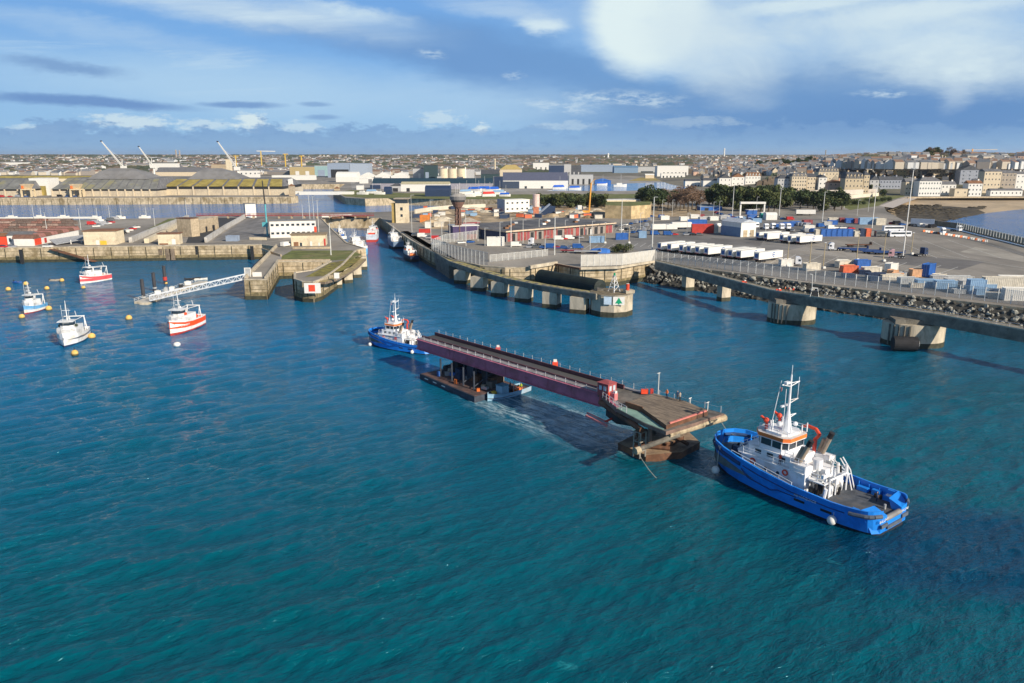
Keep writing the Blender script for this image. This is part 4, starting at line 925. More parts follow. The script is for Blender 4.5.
# ================================================================ fishing boats
def fishing_boat(label, L, B, bands, pos, d, style, accent, rig=1.0, group=None, deckm=None, inner=None):
    t = thing('fishing_boat', label, 'fishing boat', pos, atan2(d[1], d[0]), group)
    fb = .19*L; tab = make_hull(t, L, B, fb, fb*.45, bands, fb*.78, deckm or mat('pale deck', (.5, .5, .46), .8, var=.2), inner)
    dz = fb*.78; hx = L*.16
    b = MB(); b.prism([(hx-L*.34, -B*.38), (hx+L*.1, -B*.38), (hx+L*.15, -B*.17), (hx+L*.15, B*.17), (hx+L*.1, B*.38), (hx-L*.34, B*.38)], dz, dz+2.5, WHITE)
    b.prism([(hx-L*.10, -B*.26), (hx+L*.06, -B*.26), (hx+L*.10, -B*.12), (hx+L*.10, B*.12), (hx+L*.06, B*.26), (hx-L*.10, B*.26)], dz+2.3, dz+4.2, WHITE)
    b.box((hx+.1, 0, dz+4.2), (L*.24, B*.64, .16), WHITE); hs = b.build('wheelhouse', t)
    b = MB(); b.prism([(hx-L*.06, -B*.27), (hx+L*.065, -B*.27), (hx+L*.107, -B*.125), (hx+L*.107, B*.125), (hx+L*.065, B*.27), (hx-L*.06, B*.27)], dz+3.2, dz+3.9, GLASS); b.build('window', hs)
    b = MB(); mz = dz+4.3; b.tube((hx-.3, 0, mz), (hx-.3, 0, mz+3.6*rig), .16, WHITE, 6, .07); b.tube((hx-.3, -1, mz+1.8*rig), (hx-.3, 1, mz+1.8*rig), .07, WHITE, 5); b.box((hx, 0, mz+1.1), (.2, 1.3, .18), WHITE)
    b.tube((hx+.5, .8, mz), (hx+.5, .8, mz+2.3*rig), .04, WHITE, 4); b.tube((hx+.4, -.9, mz), (hx+.2, -1, mz+2.9*rig), .04, WHITE, 4); b.ball((hx-.3, .5, mz+.5), .3, WHITE, 8, 6)
    b.tube((hx-.3, 0, mz+3.2*rig), (L*.46, 0, fb*1.7), .03, STEEL, 4); b.build('mast', t)
    b = MB(); gx = -L*.36; gh = dz+3.2*(rig*.5+.5)
    for s in (-1, 1):
        b.tube((gx, s*B*.4, dz), (gx-.2, s*B*.3, gh), .15, WHITE, 6); b.tube((gx-.2, s*B*.3, gh), (hx-L*.12, s*B*.2, dz+3.9), .09, WHITE, 5); b.tube((gx+1.8, s*B*.4, dz), (gx, s*B*.32, gh-.6), .09, WHITE, 5)
    b.tube((gx-.2, -B*.34, gh), (gx-.2, B*.34, gh), .16, WHITE, 6); b.tube((gx-.2, 0, gh), (gx+.4, 0, gh+1.6), .08, WHITE, 5); b.build('stern_gantry', t)
    b = MB(); b.tube((gx+1.4, -B*.28, dz+.9), (gx+1.4, B*.28, dz+.9), .55, accent, 10); b.box((-L*.08, 0, dz), (1.2, B*.45, 1.1), STEEL); b.box((-L*.2, B*.2, dz), (1, .8, .9), ORANGE); b.box((-L*.2, -B*.2, dz), (1, .8, .7), BLUE); b.build('net_drum', t)
    b = MB(); rp_ = [(L*.47, 0, fb*1.7), (L*.38, B*.28, fb*1.5), (L*.2, B*.44, fb*1.2), (0, B*.46, fb)]
    rail(b, rp_, .8, WHITE, .04, 1.2); rail(b, [(x, -y, z) for x, y, z in rp_], .8, WHITE, .04, 1.2); b.build('railing', t)
    b = MB()
    for s in (-1, 1): b.ball((hx-.3, s*B*.33, dz+2.9), .42, accent, 8, 6).cut()
    b.ball((hx-L*.13, 0, dz+2.8), .5, accent, 8, 6); b.parts('life_raft', t)
    return t
boot_r = mat('red boot paint', (.45, .05, .04), .6)
BH = mat('white hull paint', (.80, .80, .78), .4, var=.05, dirt=(.6, .55, .45), dscale=.4)
BR_ = mat('vermilion hull paint', (.85, .09, .02), .45, var=.08)
bt1 = fishing_boat('red and white trawler with broad orange red hull band near the gangway', 16.0, 6.0, [(.12, boot_r), (.42, BH), (.90, BR_), (1, BH)], G(185, 329.5), (-.10, -.995), 0, BR_, 1.35)
text_mesh('SM 640817', .75, WHITE, 'hull_lettering', bt1, (4.0, 2.5, 2.3), (pi/2, 0, pi-.24), .015)
bt2 = fishing_boat('white trawler with grey stripe and tall gantry moored on yellow buoys', 14.0, 6.2, [(.10, mat('blue boot', (.02, .05, .12), .6)), (.5, BH), (.66, mat('grey hull stripe', (.08, .10, .14), .5)), (1, BH)], G(73, 341.5), (.215, -.977), 0, mat('dark green nets', (.05, .07, .05), .9), 1.5)
bt3 = fishing_boat('small pale blue and white boat with an open stern arch', 10.0, 4.2, [(.08, boot_r), (.45, BH), (1, mat('sky blue hull', (.13, .36, .62), .5))], G(34, 311), (.0, -1.0), 0, STEEL, 1.2)
bt4 = fishing_boat('pink red boat moored in front of the stone quay wall', 13.0, 4.6, [(.22, BH), (.9, mat('pinkish red hull', (.68, .09, .10), .5)), (1, BH)], G(95, 281.5), (-.40, -.92), 0, STEEL, 1.35)
# boats in the inner basin
bt5 = fishing_boat('white and navy trawler with red stern moored in the lock entrance', 24, 7.2, [(.3, mat('red boot paint', (.45, .05, .04), .6)), (1, mat('grey white hull', (.55, .6, .66), .5))], G(373, 240), (-.10, .99), 0, REDB, 1.3)
bt6 = fishing_boat('white trawler with light blue stern moored at the left quay of the basin', 23, 7.4, [(.7, mat('azure hull', (.07, .38, .70), .5)), (1, BH)], G(357, 252), (-.40, .92), 0, WHITE, 1.1)
bt7 = fishing_boat('blue grey trawler moored along the right quay of the basin', 22, 7.0, [(.3, DARK), (1, mat('steel blue hull', (.17, .25, .36), .5))], G(395, 247), (-.32, .95), 0, PWHITE, 1.1)
bt8 = fishing_boat('dark hulled boat with orange gear in the shade of the right quay', 15, 5.0, [(.5, DARK), (1, NAVY)], G(410, 260), (-.42, .9), 0, ORANGE, .9)
bt9 = fishing_boat('little white boat behind the other boats of the basin', 12, 4.0, [(.2, NAVY), (1, BH)], G(341, 239), (-.5, .86), 0, BLUE, 1.0)
# mooring buoys
def buoy(px, py, r, label):
    t = thing('mooring_buoy', label, 'buoy', G(px, py+1), R.random()*3, 'yellow mooring buoys')
    r *= .92; b = MB(); b.ball((0, 0, r*.55), r, mat('faded yellow buoy', (.74, .47, .13), .7, var=.2, scale=1.5, dirt=(.4, .27, .12), dscale=1), 14, 9, .95); b.cyl((0, 0, -.2), r*.97, .45, mat('weedy waterline', (.12, .10, .04), .9), 14); b.build('float', t, smooth=True)
    b = MB(); b.tube((0, 0, 1.3*r), (0, 0, 1.3*r+.7), .1, DARK, 6); b.build('mooring_ring', t)
for q in ((8.5, 289.5, 1.0, 'yellow buoy at the far left edge of the harbour'), (26, 284, 1.0, 'yellow buoy beside a small blue dinghy'), (47, 288.5, .95, 'yellow buoy between the pale blue boat and the pink red boat'), (62, 280.5, .95, 'yellow buoy beside the small grey dinghy'),
          (22, 317, .95, 'yellow buoy at the bow of the small pale blue boat'), (49, 309, 1.05, 'yellow buoy at the stern of the small pale blue boat'), (75, 353.5, .9, 'yellow buoy at the bow of the white trawler'), (92, 337, 1.05, 'yellow buoy at the stern of the white trawler'),
          (129, 318.5, 1.05, 'yellow buoy alone between the white trawler and the red and white trawler'), (83.5, 287.5, .8, 'yellow buoy at the bow of the pink red boat'), (166, 283, .7, 'yellow buoy near the piled pontoon')): buoy(*q)
tag(MB().ball((0, 0, .3), .95, PWHITE, 12, 8, .7).build('mooring_buoy'), 'white round buoy at the bow of the red and white trawler', 'buoy').location = G(177, 345.5)
def dinghy(px, py, rz, m, label, L=4.5):
    t = thing('dinghy', label, 'dinghy', G(px, py), rz); make_hull(t, L, 1.8, .6, .3, [(1, m)], .3, DECKG, keel=-.25)
    b = MB(); b.box((-.4, 0, .3), (.4, 1.5, .25), WOOD).cut(); b.box((.8, 0, .3), (.4, 1.3, .25), WOOD).cut(); b.box((-L/2-.1, 0, .3), (.35, .35, .7), DARK); b.parts('thwart', t)
dinghy(18, 283, -.4, BLUE, 'small blue dinghy beside a yellow buoy at far left')
dinghy(56, 281, .2, PSTONE, 'small grey dinghy tied to a yellow buoy')
# ================================================================ jetties
def deckbeam(b, pts, w, z0, z1, m, mt=None, side=1):
    """slab along a polyline, side=+1 grows to the left of the direction of travel"""
    L = []; Rr = []
    P = [Vector((p[0], p[1])) for p in pts]
    for i, p in enumerate(P):
        d = (P[min(i+1, len(P)-1)]-P[max(i-1, 0)]).normalized(); n_ = Vector((-d.y, d.x))*w*side
        L.append(tuple(p)); Rr.append(tuple(p+n_))
    b.prism(L+Rr[::-1], z0, z1, m, mt, True); return L, Rr
def polyrail(t, pts, z, h, m, step, name='railing', r=.05, bars=2):
    b = MB(); rail(b, [(p[0], p[1], z) for p in pts], h, m, r, step, bars); b.build(name, t)
# long jetty on piers along the right of the harbour
J2 = [G(a, c_, 9.4) for a, c_ in [(655, 261.5), (700, 272), (770, 290), (824, 298.5), (934, 314), (1024, 330), (1160, 354), (1400, 394)]]
jt = thing('pier_walkway', 'long narrow concrete walkway on piers in front of the boulder slope', 'walkway', (0, 0, 0))
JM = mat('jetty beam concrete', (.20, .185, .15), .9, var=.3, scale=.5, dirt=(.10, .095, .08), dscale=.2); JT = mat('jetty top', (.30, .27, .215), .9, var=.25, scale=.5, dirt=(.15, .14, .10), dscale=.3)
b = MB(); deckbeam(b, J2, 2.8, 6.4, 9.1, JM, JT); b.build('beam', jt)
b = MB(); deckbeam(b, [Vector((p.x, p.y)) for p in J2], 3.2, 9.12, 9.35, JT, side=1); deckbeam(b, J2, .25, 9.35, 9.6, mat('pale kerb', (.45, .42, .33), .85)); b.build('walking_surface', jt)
polyrail(jt, [(p.x+.4, p.y+.9) for p in J2[3:]], 9.35, 1.1, mat('pale rail', (.55, .53, .53), .6), 3.0)
b = MB()
for q in J2[:4]: pass
b.path([(p.x+.8, p.y+2.4, 9.75) for p in J2], .14, mat('ochre pipe', (.42, .33, .18), .7), 6); b.build('pipe', jt)
def pillar(px, py, w, d, rz, z1, label):
    p = G(px, py); t = thing('concrete_pillar', label, 'pillar', (p.x, p.y+d*.5, 0), rz)
    b = MB(); b.box((0, 0, -2), (w, d, z1+2), CONC); b.build('shaft', t)
    b = MB(); b.box((0, 0, -1), (w+.06, d+.06, 2.4), ALGAE); b.build('tide_stain', t)
pillar(688.5, 291, 3.6, 3.0, .35, 6.4, 'square concrete pillar nearest the boulders under the long walkway')
pillar(724.5, 301.5, 3.6, 3.0, .35, 6.4, 'square concrete pillar midway to the first drum under the long walkway')
def drum(px, py, rx, label, z1=6.1):
    p = G(px, py); t = thing('drum_pier', label, 'pier', (p.x, p.y+rx*.62, 0), -.15)
    pts = [(rx*cos(a), rx*.72*sin(a)) for a in [2*pi*i/28 for i in range(28)]]
    b = MB(); b.prism(pts, -2, z1, CONC); b.build('shaft', t)
    b = MB(); b.prism([(x*1.01, y*1.01) for x, y in pts], -1.5, 1.3, ALGAE); b.build('tide_stain', t)
    b = MB(); b.box((-1, -1.5, z1), (rx*1.3, 5.0, 1.2), CONCD); b.build('bearing_block', t)
    b = MB()
    for i in range(5): a = pi+.5+i*.18; b.box((rx*1.01*cos(a), rx*.73*sin(a), .2), (.35, .35, z1-.4), CONCD, a).cut()
    b.parts('fender_post', t)
    return t
drum(796, 324.5, 7.1, 'round concrete drum pier under the middle of the long walkway')
drum(921, 348, 7.9, 'round concrete drum pier with a black rubber fender')
p = G(901, 349); fd = MB(); fd.tube((p.x-3.2, p.y-1.6, 2.0), (p.x+2.6, p.y-2.6, 2.0), 1.9, BLACKR, 20); fd.tube((p.x+2.6, p.y-2.6, 2.0), (p.x+2.9, p.y-2.65, 2.0), 1.2, STEEL, 12)
tag(fd.build('rubber_fender'), 'big black cylindrical rubber fender against the right drum pier', 'fender')
# red fittings and people by the first drum
def onj(i, t, n=1.2):
    a, c_ = J2[i], J2[i+1]; v = a.lerp(c_, t); d = (c_-a).normalized(); return (v.x-d.y*n, v.y+d.x*n, 9.35)
for i, t_, lab in ((1, .62, 'red fitting on the long walkway nearest the boulders'), (2, .12, 'red fitting on the long walkway left of the first drum')):
    q = onj(i, t_); o = MB().box((0, 0, 0), (1.6, .6, .5), REDB).box((.3, 0, .5), (.5, .4, .3), PWHITE).build('red_locker'); o.location = q; tag(o, lab, 'locker')
person('worker in orange jacket on the long walkway above the first drum', onj(2, .25), 1, HIORG, NAVY, REDB)
person('second worker in red jacket on the long walkway above the first drum', onj(2, .32), 2, REDB, NAVY, REDB)
person('worker in red jacket standing right of the others on the long walkway', onj(2, .40), 3, REDB, DARK, WHITE)
q = onj(2, .78, 1.4); t = thing('winch_house', 'small white caged winch on the long walkway beside a lamp', 'winch', q, -.3)
MB().box((0, 0, 0), (2.4, 1.8, 1.6), DARK).build('winch', t)
b = MB()
for x in (-1.2, 1.2):
    for y in (-1, 1): b.tube((x, y, 0), (x*.6, y*.7, 2.4), .09, PWHITE, 5)
b.path([(-.72, -.7, 2.4), (.72, -.7, 2.4), (.72, .7, 2.4), (-.72, .7, 2.4), (-.72, -.7, 2.4)], .09, PWHITE, 5); b.build('cage', t)
b = MB(); b.tube((-.8, 0, 2.3), (-1.0, 0, 6.4), .08, PWHITE, 5); b.tube((-1.0, 0, 6.4), (-1.8, 0, 6.5), .08, PWHITE, 5); b.build('lamp_arm', t)
# curved jetty in front of the terminal
J1 = [G(a, c_, 7.1) for a, c_ in [(400, 231), (426, 247.5), (449, 261.5), (478, 271.3), (506, 279), (540, 285.8), (566, 290), (596, 294.5)]]
t = thing('curved_jetty', 'curved concrete jetty with yellowish lichen on its deck, on side piers', 'jetty', (0, 0, 0))
LICH = mat('lichen on deck', (.34, .29, .11), .95, var=.35, scale=.5, dirt=(.16, .14, .09), dscale=.35)
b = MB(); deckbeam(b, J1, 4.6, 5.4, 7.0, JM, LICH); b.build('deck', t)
b = MB(); deckbeam(b, J1, .4, 7.0, 7.35, JT); b.build('kerb', t)
b = MB(); deckbeam(b, J1[:3], 3.4, .0, 5.4, CONCD); b.build('base_wall', t)
b = MB()
for i in range(1, 7):
    for k in range(4):
        a, c_ = J1[i], J1[min(i+1, 7)]; v = a.lerp(c_, k/4); d = (c_-a); 
        if d.length > .1: d.normalize(); b.box((v.x-d.y*2.4, v.y+d.x*2.4, 7.0), (1.6, 1.5, .12), CONCD, atan2(d.y, d.x)).cut()
b.parts('deck_panel', t)
for n_, (px, py) in enumerate(((462, 284), (479, 291.5), (500, 297), (524, 302.5), (552, 308.5), (580, 314))):
    pillar(px, py, 5.2, 4.4, -.42, 5.4, ['pillar of the curved jetty farthest from the sign block', 'second farthest pillar of the curved jetty', 'third farthest pillar of the curved jetty', 'third nearest pillar of the curved jetty to the sign block', 'second nearest pillar of the curved jetty to the sign block', 'pillar of the curved jetty next to the sign block'][n_])
b = MB()
for (x0, y0, z0), (x1, y1, z1) in (((478, 283, 1), (492, 281, 5)), ((492, 291, .5), (508, 283, 5)), ((500, 290, 5), (512, 293, .5))):
    p, q = G(x0, y0, 0), G(x1, y1, 0); p.z = z0; q.z = 5.0; b.tube(p, q, .5, CONCD, 6).cut()
b.parts('raking_strut', t)
pc_ = G(612, 317.5); oc = thing('sign_block', 'octagonal concrete jetty head carrying the green triangle sign', 'jetty head', (pc_.x+.5, pc_.y+6.6, 0))
b = MB(); b.prism([(6.9*cos(2*pi*(i+.5)/10), 6.9*sin(2*pi*(i+.5)/10)) for i in range(10)], -2, 6.8, CONC); b.build('block', oc)
b = MB(); b.prism([(6.98*cos(2*pi*(i+.5)/10), 6.98*sin(2*pi*(i+.5)/10)) for i in range(10)], -1.5, 1.6, ALGAE); b.build('tide_stain', oc)
b = MB(); b.prism([(7.1*cos(2*pi*(i+.5)/10), 7.1*sin(2*pi*(i+.5)/10)) for i in range(10)], 6.8, 7.1, JT, mat('brown top', (.19, .15, .09), .9, var=.3)); b.build('coping', oc)
b = MB(); b.box((5.2, -2.2, 7.1), (3, 2.4, 1.0), CONC, .3); b.cut(); b.box((-3.5, 2, 7.1), (2, 2, .8), CONCD); b.parts('plinth', oc)
GREEN = mat('sign green', (.0, .30, .14), .6, var=.05)
sg = thing('navigation_sign', 'white board with a green upward triangle on the right jetty head', 'sign', (pc_.x+1.9, pc_.y-.45, 4.1), -.05)
MB().box((0, 0, 0), (3.6, .15, 2.6), PWHITE).build('board', sg)
MB().add([(-1.15, -.1, .5), (1.15, -.1, .5), (0, -.1, 2.4), (-1.15, -.08, .5), (1.15, -.08, .5), (0, -.08, 2.4)], [(0, 1, 2), (0, 3, 4, 1), (1, 4, 5, 2), (2, 5, 3, 0)], GREEN).box((0, -.09, .15), (.5, .04, .5), GREEN).build('green_triangle', sg)
sg = thing('navigation_sign', 'pale blue blank board left of the green triangle sign', 'sign', (pc_.x-1.55, pc_.y-.2, 4.2), -.25)
MB().box((0, 0, 0), (2.4, .15, 2.5), mat('pale blue board', (.55, .68, .78), .6)).build('board', sg)
t = thing('light_tripod', 'white lattice light tripod on the right jetty head', 'navigation light', (pc_.x+1.2, pc_.y+6.2, 7.1))
b = MB()
for k in range(3):
    a = 2*pi*k/3+.4; a2 = a+2*pi/3
    b.tube((2.2*cos(a), 2.2*sin(a), 0), (.4*cos(a), .4*sin(a), 5), .12, WHITE, 5)
    for z in (0.1, .35, .6): 
        r0 = 2.2-1.8*z; r1 = 2.2-1.8*(z+.25); b.tube((r0*cos(a), r0*sin(a), 5*z), (r1*cos(a2), r1*sin(a2), 5*(z+.25)), .08, WHITE, 4)
b.build('lattice', t); MB().cyl((0, 0, 5), .6, .3, STEEL, 10).cyl((0, 0, 5.3), .3, .8, GREEN, 8).build('lantern', t)
t = thing('oil_drum', 'orange red drum beside the light tripod on the right jetty head', 'drum', (pc_.x+5.2, pc_.y+4.0, 8.1)); MB().cyl((0, 0, 0), .55, 2.0, REDB, 12).build('drum_body', t); MB().cyl((0, 0, 2.0), .5, .06, PWHITE, 12).build('lid', t)
# big black cylinder fender behind the jetty + linkspan
p0, p1 = G(541, 277, 4.0), G(600, 288, 4.0)
t = thing('hull_fender', 'huge dark cylindrical tank lying in the recess behind the curved jetty', 'tank', (0, 0, 0)); d = (p1-p0).normalized(); DG = mat('shade dark mossy rubber', (.014, .022, .018), .7, var=.4, scale=.3)  # rubber colour darkened to paint in the shade of the recess
MB().tube(p0, p1, 3.0, DG, 24).build('shell', t); b = MB(); b.tube(p1, p1+d*1.0, 3.0, DG, 24, 1.6); b.cut(); b.tube(p0-d*1.0, p0, 1.6, DG, 24, 3.0); b.parts('end_cap', t)
# ================================================================ left jetty: signs, gangway, pontoon
p = G(314, 303); sg = thing('navigation_sign', 'white board with a red square on the left jetty head', 'sign', (p.x, p.y-.8, 3.6), .04)
MB().box((0, 0, 0), (5.6, .15, 3.5), PWHITE).build('board', sg); MB().box((-.2, -.1, .6), (2.2, .06, 2.3), REDB).build('red_square', sg)
p = G(331, 284, 7); o = thing('navigation_sign', 'small white board standing on the grass of the left jetty', 'sign', (p.x, p.y+9, 7), .1); MB().box((0, 0, .5), (1.8, .15, 2.0), PWHITE).build('board', o); MB().box((0, .1, 0), (.2, .2, 1.5), STEEL).build('post', o)
LT = [(325, 291), (336, 288.5), (347, 283.5), (356, 278), (362, 270)]
for k, (px, py) in enumerate(LT):
    pillar(px, py, 3.4, 3.0, .5, 5.9, 'timber faced concrete pillar on the right side of the left jetty')
t = thing('timber_walkway', 'weathered timber walkway along the basin side of the left jetty', 'walkway', (0, 0, 0)); b = MB(); deckbeam(b, [G(a, c_, 6.9) for a, c_ in [(325, 281.5), (337, 278), (348, 272.5), (358, 266), (366, 258)]], 2.6, 5.9, 6.7, WOOD, mat('ochre planks', (.36, .28, .13), .9, var=.4, scale=.6)); b.build('deck', t)
b = MB()
for a, c_ in (((331, 287), (338, 282)), ((341, 285), (349, 277)), ((351, 280), (357, 271))):
    u, v = G(*a), G(*c_); v.z = 6; u.z = 1; b.tube(u, v, .35, RUST, 6).cut()
b.parts('raking_strut', t)
# arm parapets
wall('parapet', 'left low parapet of the narrow stone jetty arm', [(244.8, 279.2), (276.5, 246.5)], 1.1, .5, CONC)
wall('parapet', 'right low parapet of the narrow stone jetty arm', [(265.3, 279.6), (278, 262)], 1.1, .5, CONC)
wall('parapet', 'stone parapet on the near edge of the grass platform', [(279, 261.2), (330, 260.8)], .7, .5, BEIGE)
wall('garden_wall', 'low pale wall between the beige house and the grass platform', [(293, 249), (331, 248.5)], .9, .5, BEIGE); wall('garden_wall', 'pale kerb wall left of the grass platform', [(262, 250), (281, 256.5)], .9, .4, BEIGE)
gt = thing('gangway_gate', 'white steel gate frame where the gangway meets the stone arm', 'gate', G(247.5, 277, 7)+Vector((0, .5, 0)), .1)
b = MB()
for x in (-1.0, 1.0): b.box((x, 0, 0), (.25, .25, 3.2), PWHITE)
b.box((0, 0, 3.0), (2.3, .3, .3), PWHITE); b.build('frame', gt); b = MB(); b.box((0, .1, .1), (1.8, .08, 2.8), STEEL); b.build('gate_leaf', gt); b = MB(); b.box((3.2, .3, 0), (3.2, .4, 1.6), PWHITE); b.build('side_panel', gt)
# gangway
ga, gb = G(245, 279, 7.0), G(150, 300.5, 1.2); t = thing('gangway', 'long white lattice gangway sloping down from the stone arm to the pontoon', 'gangway', (0, 0, 0)); d = gb-ga; dn = Vector((-d.y, d.x, 0)).normalized()*.8; U = Vector((0, 0, 1.7)); GW = mat('gangway white', (.75, .77, .78), .45, .1, var=.05)
for s in (-1, 1):
    b = MB(); n_ = 22; b.tube(ga+dn*s, gb+dn*s, .13, GW, 5); b.tube(ga+dn*s+U, gb+dn*s+U, .13, GW, 5)
    for i in range(n_):
        u, v = ga.lerp(gb, i/n_)+dn*s, ga.lerp(gb, (i+1)/n_)+dn*s; b.tube(u, u+U, .07, GW, 4); b.tube(u if i % 2 else u+U, v+U if i % 2 else v, .07, GW, 4)
    b.tube(gb+dn*s, gb+dn*s+U, .07, GW, 4); b.build('side_truss', t)
b = MB(); b.add([ga-dn, ga+dn, gb+dn, gb-dn, ga-dn-Vector((0, 0, .15)), ga+dn-Vector((0, 0, .15)), gb+dn-Vector((0, 0, .15)), gb-dn-Vector((0, 0, .15))], [(0, 1, 2, 3), (7, 6, 5, 4), (0, 4, 5, 1), (1, 5, 6, 2), (2, 6, 7, 3), (3, 7, 4, 0)], WALKM); b.build('walkway', t)
pa, pb = G(139, 301.5, .8), G(203, 281, .8); d = pb-pa
t = thing('landing_pontoon', 'grey floating pontoon held by dark piles at the foot of the gangway', 'pontoon', (pa+pb)/2-Vector((0, 0, .8)), atan2(d.y, d.x))
MB().box((0, 0, -.4), (d.length, 3.6, 1.1), CONC).build('float', t); b = MB(); b.box((0, 0, .7), (d.length-.4, 3.3, .12), mat('pale decking', (.50, .47, .41), .85, var=.15)); b.build('deck', t)
b = MB(); rail(b, [(-d.length/2, 1.7, .82), (d.length/2, 1.7, .82)], 1, PWHITE, .05, 2.5); b.build('railing', t)
t2 = thing('landing_pontoon', 'short grey pontoon end in front of the gangway foot', 'pontoon', G(152, 301.5), atan2(d.y, d.x)+.1); MB().box((1.5, 0, -.4), (15, 3.0, 1.1), CONC).build('float', t2); MB().box((1.5, 0, .7), (14.6, 2.8, .1), mat('pale decking', (.50, .47, .41), .85, var=.15)).build('deck', t2)
for k, (px, py, ty) in enumerate(((144, 300.5, 279), (155, 291, 272.5), (165.5, 284, 266))):
    p = G(px, py); t = thing('mooring_pile', ['tallest looking nearest dark pile at the pontoon', 'middle dark pile of the pontoon', 'farthest dark pile of the pontoon with a red collar'][k], 'pile', p)
    MB().cyl((0, 0, -2), .62, ZAT(p.y, ty)+2, mat('dark pile steel', (.05, .05, .055), .6, var=.2), 14).build('shaft', t); MB().cyl((0, 0, 1.0 if k < 2 else 1.5), .8, .5 if k < 2 else 1.4, STEEL if k < 2 else RED, 14).build('collar', t)
dinghy(193, 279.5, .5, DARK, 'black inflatable dinghy tied behind the landing pontoon', 6)
dinghy(201, 280, .3, PWHITE, 'small white dinghy tied at the right end of the landing pontoon', 5)
for i_, (px, py, m_, w_) in enumerate(((158, 294, PWHITE, 2.0), (166, 291, STEEL, 1.2), (172, 290, PWHITE, 1.6), (181, 287.5, DARK, 1.4), (188, 284.5, PWHITE, 2.4))):
    p = G(px, py, .9); o = MB().box((0, 0, 0), (w_, 1.0, 1.3), m_).box((0, 0, 1.3), (w_*.5, .5, .3), STEEL).build('equipment_locker'); o.location = (p.x, p.y, .84); o.rotation_euler = (0, 0, .3); tag(o, 'equipment locker on the landing pontoon behind the gangway', 'locker', 'lockers on the landing pontoon')
# dark ladders / recesses on the quay wall
for k, (px, lab) in enumerate(((21, 'dark ladder recess in the quay wall at far left'), (197, 'dark ladder recess in the quay wall left of the dock'), (252, 'dark ladder recess in the quay wall by the stone arm'))):
    p = G(px, 262); p = G(px, 249 if px < 100 else 245.6, 7); o = MB().box((p.x, p.y-.55, -.2), (1.5, .5, 7.0), DARK).build('wall_ladder'); tag(o, lab, 'ladder')
p = G(93, 262.5); q = G(110, 249); o = MB(); o.add([(p.x, p.y-.8, .4), (p.x+1.4, p.y-.8, .4), (q.x+.6, p.y-.8, 6.4), (q.x-.8, p.y-.8, 6.4), (p.x, p.y+2, .4), (p.x+1.4, p.y+2, .4), (q.x+.6, p.y+2, 6.4), (q.x-.8, p.y+2, 6.4)], [(0, 1, 2, 3), (1, 5, 6, 2), (0, 3, 7, 4)], RUST); tag(o.build('quay_stair'), 'rusty brown stair running up the stone quay wall behind the pink red boat', 'stair')
for k, px in enumerate((158, 168, 172)):
    p = G(px, 246, 7); o = MB().box((p.x, p.y-.6, .3), (4 if k == 0 else 2.4, .4, 5.4), WOOD).build('timber_fender'); tag(o, 'rusty timber fender panel on the quay wall', 'fender')
